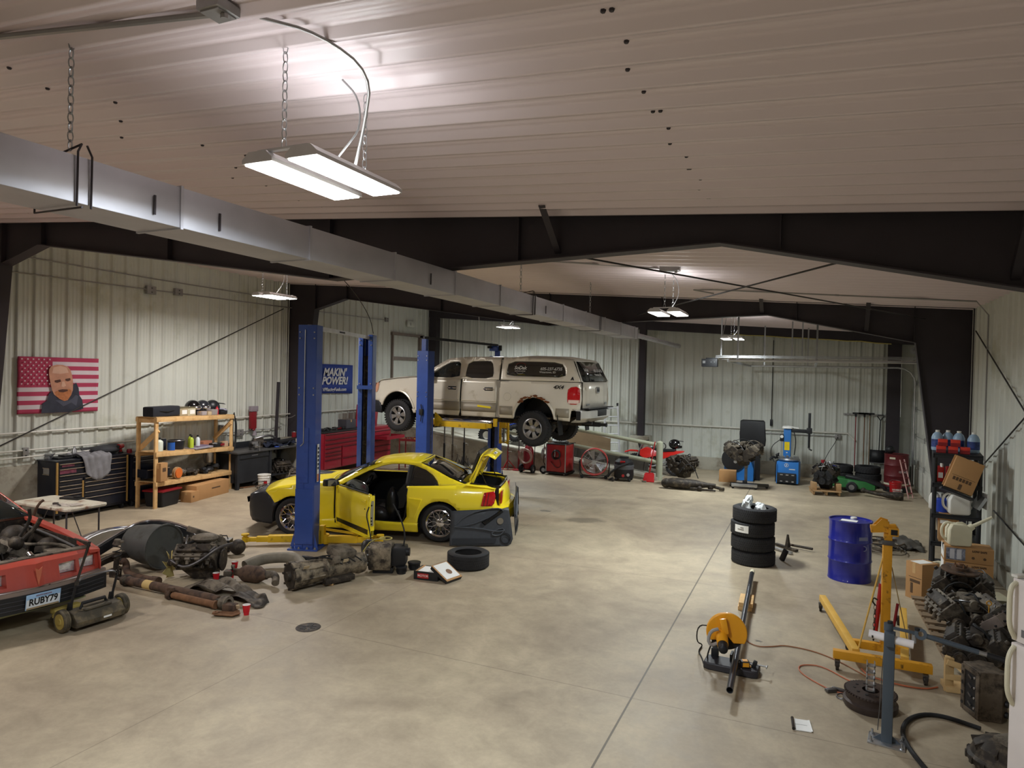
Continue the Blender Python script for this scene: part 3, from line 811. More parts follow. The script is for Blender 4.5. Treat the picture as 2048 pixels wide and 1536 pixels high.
for s in (-1,1):
    fn=lambda x,z:(x,s*Wc(x,z),z)
    b=B(ylw)
    fender=[(.40,.745),(.62,.815),(1.0,.89),(1.4,.925),(1.66,.935),(1.66,.22),(1.36,.20),(1.30,.32)]+arc(.93,.32,.37,8,128,12)+[(.58,.55),(.50,.66)]
    sheet(b,fender,fn)
    b.done('front_fender',car,solid=.012)
    b=B(ylw)
    quarter=[(2.93,.935),(3.3,.95),(3.75,.975),(4.0,.99),(4.3,.985),(4.45,.93),(4.40,.62),(4.56,.60),(4.62,.56),(4.62,.34),(3.92,.33)]+arc(3.52,.32,.385,2,180,18)+[(3.13,.16),(2.86,.17),(2.88,.32),(2.95,.42)]
    sheet(b,quarter,fn)
    b.done('quarter_panel',car,solid=.012)
    b=B(ylw);sheet(b,[(1.40,.165),(3.14,.155),(3.14,.31),(1.62,.33),(1.40,.3)],lambda x,z:(x,s*(Wc(x,z)+.01),z));b.done('rocker_panel',car,solid=.04)
    # roof side rail with pillars
    b=B(ylw)
    outer=[(1.60,.925),(1.72,.98),(1.95,1.11),(2.2,1.235),(2.42,1.305),(2.65,1.335),(2.9,1.34),(3.1,1.31),(3.35,1.22),(3.65,1.09),(3.95,.99),(3.5,.955),
             (3.48,.97),(3.45,1.03),(3.36,1.12),(3.22,1.20),(3.02,1.262),(2.8,1.285),(2.6,1.278),(2.42,1.24),(2.2,1.155),(1.98,1.04),(1.80,.935)]
    sheet(b,outer,fn,step=.05);b.done('roof_pillar',car,solid=.02)
    b=B(glass_d);sheet(b,[(2.93,.94),(3.5,.955),(3.48,.97),(3.45,1.03),(3.36,1.12),(3.22,1.20),(3.02,1.262),(2.97,1.27),(2.96,1.2),(2.94,1.05)],lambda x,z:(x,s*(Wc(x,z)-.006),z));b.done('quarter_window',car,solid=.006)
    b=B(prim);sheet(b,[(2.90,.935),(2.97,.935),(2.99,1.27),(2.9,1.28)],lambda x,z:(x,s*(Wc(x,z)-.001),z));b.done('pillar_trim',car,solid=.02)
    # wheel housings
    b=B(black)
    for cx in (.93,3.52):
        pr=[arc(cx,.32,.385,-15,195,16)]
        b.grid([[(x,s*(Wc(cx,.5)-.015),z) for x,z in pr[0]],[(x,s*.45,z) for x,z in pr[0]]])
        b._f([b._v((x,s*.45,z)) for x,z in pr[0]])
    b.done('wheel_housing',car,solid=.004)
    # bumper sides
    b=B(bmpr);sheet(b,[(.0,.42),(.02,.6),(.14,.68),(.40,.745),(.50,.66),(.58,.55)]+arc(.93,.32,.37,140,190,6)+[(.5,.17),(.1,.19),(.02,.26)],fn);b.done('bumper_side',car,solid=.01)
    b=B(ylw)   # scoop ahead of rear wheel
    yy=lambda x,z,d:(x,s*(Wc(x,z)+d),z)
    b.loft([[yy(2.98,.74,-.005),yy(2.98,.74,.028),yy(3.2,.72,.03),yy(3.22,.72,-.005)],[yy(3.0,.42,-.005),yy(3.0,.42,.004),yy(3.08,.40,.004),yy(3.1,.40,-.005)]]);b.done('side_scoop',car)
    b=B(taill)
    sheet(b,([(4.27,.87),(4.44,.895),(4.465,.78),(4.41,.65),(4.22,.645)]),lambda x,z:(x,s*(Wc(x,z)+.008),z),step=.04)
    b.done('tail_lamp',car,solid=.02)
    b=B(prim);
    for k in (0,1):sheet(b,[(4.29+k*.055,.87),(4.30+k*.055,.87),(4.27+k*.055,.645),(4.26+k*.055,.645)],lambda x,z:(x,s*(Wc(x,z)+.0095),z))
    b.done('lamp_divider',car)
    b=B(mat('red_marker',(120,30,20),.4));b.box((4.05,s*(Wc(4.05,.45)+.003),.46),(.16,.01,.03));b.done('side_marker',car)
    b=B(prim);b.tube([(2.94,s*(Wc(2.9,.9)+.002),.9),(2.94,s*(Wc(2.9,.6)+.002),.6),(2.9,s*(Wc(2.9,.38)-.0),.36),(2.8,s*Wc(2.8,.3)-s*.01,.315),(1.7,s*Wc(1.7,.3)-s*.01,.315)],.012,6,smooth=1);b.done('door_seal',car)
    wheel(car,(.93,s*.80,.325),.325,.235,.232,'mesh',s,.3*s)
    wheel(car,(3.52,s*.79,.325),.325,.255,.232,'mesh',s,1.1*s)
# hood, windshield, roof, rear glass, deck as crowned strips
def strip(m,rows,crown,name,bow=0.0,parent=car,n=14,solid=.012,wf=Wc):
    """rows: (x, z, half_width or None)"""
    b=B(m);G=[]
    for i,(x,z,w) in enumerate(rows):
        w=wf(x,z) if w is None else w
        cr=crown if not isinstance(crown,(list,tuple)) else crown[i]
        bo=bow if not isinstance(bow,(list,tuple)) else bow[i]
        G.append([(x -bo*(1-(t*t)),w*t,z+cr*(1-t*t)) for t in [(-1+2*k/n) for k in range(n+1)]])
    b.grid(G)
    return b.done(name,parent,solid=solid)
strip(ylw,[(.40,.745,None),(.62,.815,None),(1.0,.89,None),(1.4,.925,None),(1.62,.93,None)],[.05,.06,.07,.07,.05],'hood',[.16,.12,.06,.03,.12])
b=B(black);b.loft([[(.75,-.2,.87),(.75,.2,.87),(.75,.2,.89),(.75,-.2,.89)],[(.95,-.2,.93),(.95,.2,.93),(.95,.18,1.0),(.95,-.18,1.0)],[(1.35,-.16,.97),(1.35,.16,.97),(1.35,.14,.99),(1.35,-.14,.99)]]);b.done('hood_scoop',car,bevel=.01)
# nose cover
b=B(bmpr);G=[]
for z,x0,k in ((.18,.10,.8),(.24,.02,.86),(.42,.0,.95),(.56,.0,.97),(.62,.05,.98),(.69,.18,1.0),(.745,.36,1.0)):
    w=Wc(max(x0,.3),z)*k if z < .7 else Wc(.40,.745)
    row=[]
    for i in range(17):
        t=-1+i/8;row.append((x0+(.40-x0 if z > .7 else .3)*abs(t)**3.2-.14*(1-t*t)*(1 if z < .7 else 1),w*t,z))
    G.append(row)
b.grid(G);b.done('front_bumper_cover',car,solid=.01)
b=B(blackg);b.loft([[(-.11,-.45,.46),(-.13,.45,.46),(-.13,.45,.56),(-.13,-.45,.56)],[(-.125,-.42,.47),(-.125,.42,.47),(-.12,.42,.55),(-.12,-.42,.55)]])
b.done('grille',car)
for s in (-1,1):
    b=B(mat('headlamp_recess',(30,32,36),.3));b.ball((.13,s*.56,.62),.1,12,(.9,1.5,.55),(0,.4,s*.55));b.done('headlamp',car)
    b=B(blackg);b.tube([(.33,s*.74,.19),(.2,s*.7,.17),(.0,s*.5,.17)],.012,6);b.done('lip_spoiler',car)
strip(black,[(1.50,.925,.80),(1.62,.93,.83),(1.74,.945,.80)],.045,'cowl',[.16,.12,.10])
strip(glass_m,[(1.62,.95,.80),(1.80,1.04,.755),(2.05,1.165,.70),(2.32,1.28,.625)],[.03,.03,.03,.035],'windshield',[.16,.12,.08,.05],solid=.006)
strip(ylw,[(2.30,1.275,.66),(2.42,1.305,None),(2.65,1.335,None),(2.9,1.34,None),(3.1,1.31,None)],[.04,.045,.05,.05,.045],'roof',[.06,.03,0,-.03,-.10])
strip(glass_d,[(3.06,1.315,.57),(3.35,1.21,.635),(3.65,1.10,.70),(3.93,1.0,.74)],[.05,.045,.03,.02],'rear_window',[-.10,-.09,-.07,-.04],solid=.006)
strip(ylw,[(3.90,.985,.82),(3.99,.99,.80)],.015,'deck_edge')
# trunk opening surround, tub
b=B(ylw)
for s in (-1,1):b.loft([[(3.95,s*.86,.985),(3.95,s*.68,.985),(3.95,s*.68,.95)],[(4.45,s*.80,.93),(4.45,s*.64,.93),(4.45,s*.64,.90)]])
b.done('trunk_side_rail',car)
b=B(int_m)
b.box((4.2,0,.45),(.7,1.36,.02));b.box((4.2,-.68,.7),(.6,.015,.5));b.box((4.2,.68,.7),(.6,.015,.5));b.box((3.92,0,.7),(.02,1.36,.5));b.box((4.47,0,.66),(.02,1.3,.5))
b.done('trunk_tub',car)
b=B(blackg);b.tube([(4.0,-.66,.985),(4.4,-.64,.955),(4.5,-.55,.93),(4.52,0,.93),(4.5,.55,.93),(4.4,.64,.955),(4.0,.66,.985)],.02,6);b.done('trunk_seal',car)
# rear bumper
b=B(ylw);G=[]
for z,x0,k in ((.32,4.60,.93),(.40,4.66,.97),(.55,4.67,.99),(.62,4.62,1.0),(.64,4.56,1.0),(.88,4.50,.93),(.93,4.46,.9)):
    w=lerp(W0c,4.40)*k
    G.append([(x0+.07*(1-t*t)-.20*abs(t)**4,w*t,z) for t in [(-1+i/8) for i in range(17)]])
b.grid(G);b.done('rear_bumper',car,solid=.01)
b=B(black);b.box((4.5,0,.24),(.2,1.3,.12));b.box((4.66,.3,.28),(.1,.1,.06));b.done('rear_valance',car)
b=B(taill)
for s in (-1,1):b.box((4.545,s*.58,.77),(.02,.28,.2),bev=.01)
b.done('rear_lamp',car)
# raised trunk lid
tl=B(ylw);hx,hz=3.99,1.0
tl.at((hx,0,hz),(0,-R(68),0))
tl.grid([[(x,.62*t,.02*(1-t*t)) for t in (-1,-.5,0,.5,1)] for x in (0,.2,.4,.5)])
tl.grid([[(.50,.62*t,0) for t in (-1,-.5,0,.5,1)],[(.56,.60*t,-.10) for t in (-1,-.5,0,.5,1)],[(.54,.56*t,-.24) for t in (-1,-.5,0,.5,1)]])
for s in (-1,1):
    tl.box((.2,s*.5,-.03),(.42,.05,.04));tl.box((.25,s*.2,-.03),(.4,.04,.03),(0,0,s*.4))
tl.box((.46,0,-.04),(.05,1.1,.05))
tl.done('trunk_lid',car,solid=.014)
b=B(blackg).at((hx,0,hz),(0,-R(68),0));b.loft([[(.12,y,.03),(.5,y,.03),(.56,y,.09),(.2,y,.07)] for y in (-.58,0,.58)]);b.done('rear_spoiler',car,bevel=.01)
b=B(paper).at((hx,0,hz),(0,-R(68),0));b.box((.575,-.1,-.17),(.004,.3,.05));b.m(black).box((.578,-.16,-.17),(.004,.1,.035));b.done('lid_stickers',car)
for s in (-1,1):
    b=B(ylw);b.tube([(4.0,s*.62,.96),(3.98,s*.60,1.05),(4.07,s*.58,1.22),(4.1,s*.57,1.3)],.014,6);b.done('hinge_arm',car)
    b=B(blackg);b.tube([(4.3,s*.63,.93),(4.16,s*.6,1.2)],.009,6);b.done('gas_strut',car)
# interior
b=B(int_m)
b.box((2.35,0,.22),(1.6,1.5,.03));b.box((3.2,0,.5),(.5,1.5,.6));b.box((2.9,0,.25),(.06,1.5,.2));b.box((1.68,0,.55),(.14,1.5,.7));b.box((3.6,0,.9),(.5,1.2,.04));b.box((2.4,0,.36),(1.2,.22,.3),bev=.04)
b.box((2.4,.80,.6),(1.9,.02,.64));b.box((3.3,.74,1.0),(.5,.02,.3),(.3,0,0))
b.done('cabin_lining',car)
b=B(int_m)
b.loft([[(1.68,y,.62),(1.92,y,.66),(1.98,y,.80),(1.88,y,.92),(1.68,y,.93)] for y in (-.72,-.3,0,.3,.72)]);b.done('dashboard',car,bevel=.03)
b=B(int_m);b.torus((2.08,-.36,.86),.18,.016,n=28,rot=(0,-1.1,0));b.cyl((1.95,-.36,.8),(2.08,-.36,.86),.05);b.box((2.08,-.36,.86),(.02,.3,.05),(0,.45,0));b.done('steering_wheel',car)
for s in (-1,1):
    st=B(int_m)
    st.loft([[(2.22,s*.36+y,.36),(2.3,s*.36+y,.50+.02*(abs(y) > .2)),(2.55,s*.36+y,.47+.03*(abs(y) > .2)),(2.75,s*.36+y,.46),(2.78,s*.36+y,.34)] for y in (-.25,-.2,0,.2,.25)])
    st.loft([[(2.62,s*.36+y*.9,.44),(2.66+.04*(abs(y) < .2),s*.36+y,.75),(2.86,s*.36+y*.75,1.0),(2.97,s*.36+y*.75,.99),(2.83,s*.36+y,.5)] for y in (-.25,-.18,0,.18,.25)])
    st.done('seat',car,bevel=.02)
    b=B(int_m);b.box((2.93,s*.36,1.09),(.1,.25,.18),(0,.15,0),bev=.035);b.cyl((2.92,s*.36,.95),(2.93,s*.36,1.05),.012);b.done('headrest',car)
b=B(mat('wrinkled_black_plastic',(30,31,36),.28,0,.3,10,.5));b.ball((2.35,-.62,.36),.2,12,(1.2,.5,.9));b.ball((2.6,-.58,.55),.25,14,(.5,.4,1.3));b.done('seat_cover_sheet',car)
b=B(int_m);b.tube([(1.7,.76,.98),(2.05,.70,1.17),(2.4,.62,1.28),(3.0,.6,1.29)],.02,6);b.tube([(2.95,.62,1.28),(2.98,.8,.95)],.04,6);b.done('headliner_edge',car)
strip(int_m,[(2.35,1.255,.58),(2.65,1.30,.54),(3.0,1.30,.54)],.02,'headliner',solid=.004)
# closed door on the far side
b=B(ylw);sheet(b,[(1.68,.935),(2.9,.935),(2.93,.4),(2.86,.32),(1.68,.33)],lambda x,z:(x,Wc(x,z),z));b.done('door',car,solid=.03)
# open door, hinged at its front edge
def build_door():
    hx,hy=1.68,-.885
    def loc(x,d,z):# x along the door from the hinge, d outward
        return (x,d,z)
    b=B(ylw)
    dW=lambda x,z:-(Wc(1.68+x,z)-Wc(1.7,.6))
    sheet(b,[(0,.93),(1.20,.93),(1.235,.86),(1.245,.42),(1.17,.235),(1.13,.20),(0,.24),(.0,.32)],lambda x,z:(x,dW(x,z),z))
    o=b.done('door',car,solid=.03)
    o.location=(hx,hy,0);o.rotation_euler=(0,0,-R(45))
    def ch(bb,n,**k):q=bb.done(n,o,**k);return q
    b=B(ylw);b.box((1.2,.06,.62),(.03,.10,.56));b.box((.6,.06,.24),(1.1,.12,.03));b.box((.02,.05,.6),(.03,.09,.6));b.box((1.22,.02,.3),(.04,.04,.1));ch(b,'door_frame')
    b=B(mat('door_inner_sheet',(150,138,40),.5));b.box((.62,.10,.56),(1.14,.015,.62),bev=.02)
    b.m(black)
    for q in ((.3,.45),(.75,.4),(.95,.7)):b.box((q[0],.112,q[1]),(.18,.01,.14),bev=.03)
    ch(b,'inner_shell')
    b=B(prim);b.tube([(.0,.01,.9),(-.02,.01,.6),(.0,.01,.26)],.016,6);b.tube([(1.19,.115,.92),(1.2,.12,.5),(1.12,.12,.25)],.012,6);b.tube([(.05,.0,.935),(1.2,.0,.938)],.012,6);ch(b,'seal')
    b=B(mat('black_stripe_vinyl',(26,26,30),.3));sheet(b,[(.0,.36),(1.2,.36),(1.17,.27),(.0,.29)],lambda x,z:(x,dW(x,z)-.003,z));ch(b,'lower_stripe')
    b=B(ylw);b.box((1.06,dW(1.06,.8)-.012,.80),(.16,.02,.05),bev=.01);b.m(prim).cyl((1.1,dW(1.1,.68)-.004,.68),(1.1,dW(1.1,.68)+.01,.68),.012);ch(b,'door_handle')
    b=B(black);b.loft([[(.10,-.02,.93),(.22,-.02,.95),(.2,-.02,1.0),(.12,-.02,1.0)],[(.06,-.12,.91),(.24,-.12,.93),(.22,-.12,1.06),(.08,-.12,1.05)],[(.06,-.27,.92),(.22,-.27,.94),(.2,-.27,1.05),(.08,-.27,1.04)]]);ch(b,'side_mirror',bevel=.02)
    b=B(galv);b.box((.225,-.16,.99),(.004,.16,.1));ch(b,'mirror_glass')
    b=B(glass_m);sheet(b,smooth2([(.28,.93),(.34,1.02),(.55,1.09),(.85,1.08),(1.08,1.03),(1.15,.93),(.9,.925),(.6,.925)]),lambda x,z:(x,.03+(z -.93)*.35,z));ch(b,'window_glass',solid=.005)
    b=B(mat('door_edge_steel',(170,168,150),.4,.5));b.box((1.222,.06,.62),(.006,.06,.4));b.m(prim)
    for z in (.45,.5,.55,.75):b.cyl((1.22,.05,z),(1.232,.05,z),.012,n=8)
    ch(b,'latch_plate')
build_door()

# champagne pickup with topper, on the rear lift
pew=mat('champagne_truck_paint',(222,216,202),0.30,.2,.02,1.5,coat=.5,dirt=(178,168,142),dirt_amt=.1,dscale=1.5)
trk=thing('pickup_truck','champagne crew cab pickup with a matching topper raised on the blue lift','truck',(-10.373,15.309,1.41),R(-2.6))
W0t=[(0,.80),(.15,.90),(.4,.965),(1.0,.99),(2.0,.985),(3.8,.985),(4.6,.995),(5.3,.985),(5.7,.955),(5.85,.93)]
Kt=[(.45,.955),(.6,.985),(.85,1.0),(1.1,.99),(1.4,.965),(1.65,.86),(1.92,.735)]
Kcap=[(.45,.955),(.6,.985),(.85,1.0),(1.1,.99),(1.4,.97),(1.65,.92),(1.85,.845),(1.95,.78)]
def Wt(x,z):return lerp(W0t,x)*lerp(Kt,z)
def Wk(x,z):return lerp(W0t,x)*lerp(Kcap,z)
rustm=mat('rusted_wheel_arch',(112,66,36),.85,0,.35,30)
stripe=mat('tan_lower_cladding',(150,142,126),.45,.1,.03)
for s in (-1,1):
    fn=lambda x,z:(x,s*Wt(x,z),z)
    b=B(pew)
    sheet(b,[(.12,.80),(.12,.99),(.30,1.24),(.36,1.30),(.9,1.37),(1.45,1.41),(1.60,1.41),(1.62,.55),(1.40,.52),(1.36,.62)]+arc(.92,.50,.50,15,155,14,.55)+[(.40,.72),(.3,.79)],fn)
    b.done('front_fender',trk,solid=.015)
    for nm,pl in (('door',[(1.65,1.40),(2.74,1.40),(2.74,.62),(2.70,.52),(1.65,.53)]),('door',[(2.78,1.40),(3.72,1.40),(3.74,.95),(3.70,.52),(2.78,.52)])):
        b=B(pew);sheet(b,pl,fn);d=b.done(nm,trk,solid=.02)
        x0=min(p[0] for p in pl);x1=max(p[0] for p in pl)
        b=B(stripe);sheet(b,[(x0+.01,.86),(x1-.01,.86),(x1-.01,.64),(x0+.01,.64)],lambda x,z:(x,s*(Wt(x,z)+.006),z),step=.15);b.done('lower_cladding',d,solid=.008)
        b=B(chrome if 0 else pew);b.tube([(x0+.02,s*(Wt(x0,.9)+.01),.90),(x1-.02,s*(Wt(x1,.9)+.01),.90)],.014,6);b.done('body_molding',d)
        hx=x1-.22
        b=B(black);b.box((hx,s*(Wt(hx,1.18)+.002),1.18),(.22,.01,.08),bev=.004);b.m(chrome).tube([(hx -.13,s*(Wt(hx,1.18)+.01),1.18),(hx -.08,s*(Wt(hx,1.18)+.045),1.18),(hx+.08,s*(Wt(hx,1.18)+.045),1.18),(hx+.13,s*(Wt(hx,1.18)+.01),1.18)],.016,8);b.done('door_handle',d)
    # cab side with window holes
    b=B(pew)
    w1=smooth2([(1.80,1.43),(2.02,1.60),(2.22,1.74),(2.38,1.81),(2.64,1.83),(2.68,1.6),(2.70,1.43)])
    w2=smooth2([(2.86,1.43),(2.84,1.6),(2.86,1.83),(3.3,1.85),(3.50,1.84),(3.60,1.6),(3.60,1.43)])
    sheet(b,[(1.55,1.405),(1.78,1.58),(2.08,1.78),(2.3,1.90),(2.6,1.92),(3.3,1.93),(3.72,1.92),(3.78,1.405)],fn,[w1,w2],.06)
    b.done('cab_side',trk,solid=.025)
    b=B(glass_m);sheet(b,w1,lambda x,z:(x,s*(Wt(x,z)-.015),z));b.done('front_window',trk)
    b=B(glass_d);sheet(b,w2,lambda x,z:(x,s*(Wt(x,z)-.015),z));b.done('rear_door_window',trk)
    # bed side
    b=B(pew)
    arch=arc(4.70,.50,.50,8,172,18,.53)
    sheet(b,[(3.80,1.39),(5.80,1.385),(5.83,1.0),(5.80,.78),(5.60,.76),(5.56,.52),(5.22,.54)]+arch+[(4.18,.52),(3.80,.52)],fn)
    b.done('bed_side',trk,solid=.02)
    b=B(stripe)
    sheet(b,[(3.82,.80),(4.16,.80),(4.16,.60),(3.82,.60)],lambda x,z:(x,s*(Wt(x,z)+.006),z),step=.15)
    sheet(b,[(5.24,.80),(5.55,.80),(5.55,.60),(5.22,.60)],lambda x,z:(x,s*(Wt(x,z)+.006),z),step=.15)
    b.done('bed_cladding',trk,solid=.006)
    for cx,ar in ((.92,arc(.92,.50,.52,15,160,14,.57)),(4.70,arc(4.70,.50,.52,6,174,16,.55))):
        b=B(pew);b.tube([(x,s*(Wt(x,z)+.005),z) for x,z in ar],.028,8);b.done('wheel_arch_flare',trk)
        b=B(black);pr=arc(cx,.50,.51,0,180,14,.54);b.grid([[(x,s*.96,z) for x,z in pr],[(x,s*.45,z) for x,z in pr]]);b._f([b._v((x,s*.45,z)) for x,z in pr]);b.done('wheel_housing',trk)
    if s < 0:
        b=B(rustm)
        pr=[(4.70+(.53+rnd.uniform(-.01,.05))*math.cos(a),.50+(.545+rnd.uniform(-.012,.035))*math.sin(a)) for a in [R(130-i*5) for i in range(17)]]
        for (x,z) in pr:
            b.ball((x,s*(Wt(x,z)+.034),z -.01),rnd.uniform(.015,.045),6,(1.5,.3,.8))
        b.done('arch_rust',trk)
        b=B(ylw);b.box((3.42,-Wt(3.4,.75)-.017,.765),(.36,.004,.045),(0,.08,0));b.done('yellow_sticker',trk)
        b=B(pew);b.lathe([(.0,0),(.085,0),(.09,-.004),(.095,0)],(4.02,-Wt(4.02,1.02)-.006,1.02),'Y',24);b.torus((4.02,-Wt(4,1.02)-.003,1.02),.09,.004,'Y',24,6);b.done('fuel_door',trk)
    # topper side with long window
    b=B(pew)
    wk=smooth2([(3.98,1.50),(3.96,1.60),(3.98,1.84),(4.6,1.845),(5.30,1.83),(5.42,1.66),(5.44,1.49),(4.8,1.495)],1)
    fk=lambda x,z:(x,s*Wk(x,z),z)
    sheet(b,[(3.82,1.40),(3.82,1.93),(4.4,1.955),(5.2,1.94),(5.55,1.90),(5.66,1.70),(5.80,1.40)],fk,[wk],.07)
    b.done('topper_side',trk,solid=.02)
    b=B(glass_d);sheet(b,wk,lambda x,z:(x,s*(Wk(x,z)-.004),z));b.done('topper_window',trk,solid=.006)
    b=B(prim);b.tube([(3.82,s*(Wk(4,1.4)+.004),1.395),(5.8,s*(Wk(5.8,1.4)+.004),1.39)],.008,6);b.done('topper_seal',trk)
    # lamps
    b=B(taill)
    sheet(b,smooth2([(5.52,1.27),(5.76,1.31),(5.80,1.1),(5.78,.90),(5.52,.90),(5.50,1.1)]),lambda x,z:(x,s*(Wt(x,z)+.012),z),step=.05);l=b.done('tail_lamp',trk,solid=.03)
    b=B(mat('clear_lamp_lens',(226,200,190),.2));sheet(b,[(5.53,1.0),(5.78,1.0),(5.77,.92),(5.53,.92)],lambda x,z:(x,s*(Wt(x,z)+.016),z),step=.08);b.done('reverse_lens',l)
    b=B(mat('amber_headlamp',(206,150,120),.15,0,.1,coat=.4));sheet(b,smooth2([(.20,1.24),(.32,1.26),(.27,1.02),(.16,1.0)]),lambda x,z:(x,s*(Wt(x,z)+.012),z),step=.05);b.box((.06,s*.66,1.13),(.1,.4,.22),bev=.03);b.done('headlamp',trk)
    b=B(bmpr);sheet(b,[(.02,.50),(.0,.78),(.14,.80),(.32,.78),(.42,.62),(.42,.48)],lambda x,z:(x,s*(Wt(x,z)+.002),z));b.done('bumper_end',trk,solid=.02)
    b=B(black);b.box((1.50,s*.86,.47),(.02,.22,.42),(0,-.15,0));b.box((5.30,s*.86,.43),(.02,.24,.46),(0,-.1,0));b.done('mud_flap',trk)
    b=B(chrome);b.tube([(1.62,s*.96,.46),(1.70,s*1.0,.42),(3.62,s*1.0,.42),(3.72,s*.96,.46)],.035,10);b.m(black)
    for x in (2.1,3.1):b.box((x,s*1.0,.455),(.5,.09,.012))
    b.done('running_board',trk)
    b=B(pew);b.box((1.92,s*1.06,1.5),(.12,.22,.26),bev=.03);b.done('side_mirror',trk)
    wheel(trk,(.92,s*.84,.44),.40,.27,.235,'six',s,.1,chunky=True)
    wheel(trk,(4.66,s*.84,.31),.40,.27,.235,'six',s,.5,chunky=True)
# top surfaces of the truck
strip(pew,[(.22,1.25,None),(.36,1.33,None),(.9,1.40,None),(1.45,1.43,None)],[.03,.03,.04,.04],'hood',[.06,.05,.03,.05],trk,wf=Wt)
strip(black,[(1.40,1.41,.9),(1.62,1.42,.88)],.04,'cowl',[.1,.08],trk)
strip(glass_m,[(1.60,1.44,.90),(1.85,1.62,.83),(2.22,1.85,.73)],[.03,.03,.03],'windshield',[.12,.08,.04],trk,solid=.006)
strip(pew,[(2.18,1.85,.75),(2.32,1.90,None),(2.6,1.92,None),(3.3,1.93,None),(3.74,1.92,None)],[.03,.035,.04,.04,.03],'roof',[.04,0,0,0,0],trk,wf=Wt)
strip(pew,[(3.80,1.925,None),(4.4,1.955,None),(5.2,1.94,None),(5.55,1.90,None)],[.03,.045,.04,.02],'topper_roof',[0,0,0,-.06],trk,wf=Wk)
strip(pew,[(5.53,1.91,.78),(5.60,1.86,.80)],.01,'topper_rear_edge',[-.06,-.06],trk)
b=B(pew)
for s in (-1,1):b.loft([[(5.60,s*.80,1.86),(5.60,s*.70,1.86),(5.57,s*.70,1.86)],[(5.82,s*.93,1.40),(5.82,s*.80,1.40),(5.79,s*.80,1.40)]])
b.box((5.70,0,1.885),(.04,1.0,.02)) if False else None
b.done('topper_rear_post',trk)
b=B(glass_d);b.grid([[(5.615+.04*(1-t*t),t*.74,1.855) for t in (-1,-.5,0,.5,1)],[(5.83+.05*(1-t*t),t*.84,1.42) for t in (-1,-.5,0,.5,1)]]);b.done('topper_rear_window',trk,solid=.008)
b=B(pew);b.grid([[(5.83+.03*(1-t*t),t*.80,z) for t in (-1,-.5,0,.5,1)] for z in (.78,1.0,1.2,1.40)])
tg=b.done('tailgate',trk,solid=.04)
b=B(chrome);b.box((5.875,0,1.22),(.02,.2,.14),bev=.01);b.m(black).box((5.886,0,1.22),(.01,.14,.08),bev=.01);b.done('tailgate_handle',tg)
b=B(galv);b.box((5.862,.6,.9),(.008,.12,.05));b.box((5.862,-.6,.9),(.008,.2,.03));b.done('tailgate_badge',tg)
b=B(mat('satin_chrome',(216,216,212),.28,.45));G=[]
for z,x in ((.50,5.84),(.60,5.99),(.76,5.99),(.80,5.86)):G.append([(x -.22*abs(t)**5,t*.98,z) for t in [(-1+i/8) for i in range(17)]])
b.grid(G);rb=b.done('rear_bumper',trk,solid=.02)
b=B(black);b.box((5.93,0,.70),(.14,.6,.14),bev=.01);b.box((5.88,0,.81),(.2,1.7,.02));b.box((5.78,-.975,.66),(.10,.02,.2));b.done('bumper_pad',rb)
b=B(black);b.box((5.7,0,.42),(.5,.1,.1));b.box((6.02,0,.42),(.16,.07,.07));b.torus((6.1,0,.42),.04,.012,'X',14,6);b.cyl((5.0,-.3,.5),(5.95,-.55,.48),.035);b.done('hitch',trk)
b=B(black);G=[]
for z,x in ((.48,.12),(.62,.0),(.80,.0),(1.0,.05),(1.25,.14)):G.append([(x+.14*abs(t)**4,t*lerp(W0t,.14)*.98,z) for t in [(-1+i/6) for i in range(13)]])
b.grid(G);b.done('grille',trk)
b=B(grimy)   # underside
b.box((3.0,-.42,.47),(5.3,.09,.14));b.box((3.0,.42,.47),(5.3,.09,.14))
for x in (.7,1.6,2.6,3.6,5.4):b.box((x,0,.45),(.12,.9,.08))
b.cyl((1.9,0,.42),(4.5,0,.36),.045);b.cyl((2.6,.25,.40),(4.2,.3,.42),.06);b.ball((4.66,0,.31),.17,12)
b.cyl((4.66,-.75,.31),(4.66,.75,.31),.055);b.cyl((.92,-.7,.44),(.92,.7,.44),.04);b.box((1.2,0,.5),(.8,.5,.2));b.box((3.1,-.7,.5),(1.4,.3,.12))
for s in (-1,1):
    b.tube([(4.0,s*.5,.5),(4.66,s*.5,.38),(5.3,s*.5,.52)],.03,6);b.cyl((4.8,s*.55,.33),(4.9,s*.5,.62),.03)
b.box((2.8,0,.56),(4.5,1.7,.04))
b.done('chassis',trk)
b=B(int_m)
b.box((1.75,0,1.30),(.3,1.6,.2));b.box((2.75,0,.9),(2.0,1.7,.05))
for y in (-.42,.42):
    b.box((2.55,y,1.22),(.16,.5,.62),(0,.15,0),bev=.05);b.box((2.6,y,1.62),(.1,.26,.18),bev=.03)
b.box((3.45,0,1.3),(.16,1.5,.7),(0,.15,0),bev=.05);b.torus((2.0,-.42,1.42),.18,.016,n=24,rot=(0,-1.1,0))
b.box((3.785,0,1.2),(.02,1.86,1.35)) if False else None
b.done('cabin',trk)
b=B(mat('seam_grey',(150,145,134),.6));b.box((3.77,0,.96),(.10,1.93,.86));b.box((3.80,0,1.60),(.05,1.62,.56));b.done('cab_gap_liner',trk)
b=B(mat('visor_white_cloth',(196,200,200),.8,0,.2,10));b.grid([[(1.95+.1*u+.03*math.sin(v*4),-.55+v*1.0,1.5+.22*u+.03*math.sin(v*6+u*3)) for v in (0,.2,.4,.6,.8,1)] for u in (0,.3,.6,1)]);b.done('dash_cloth',trk,solid=.004)
lt=mat('window_lettering',(190,188,184),.5);ltr=mat('window_lettering_red',(120,40,34),.5)
yk=-Wk(4.4,1.66)-.012
tilt=PI/2-math.atan2(Wk(4.4,1.5)-Wk(4.4,1.83),.33)
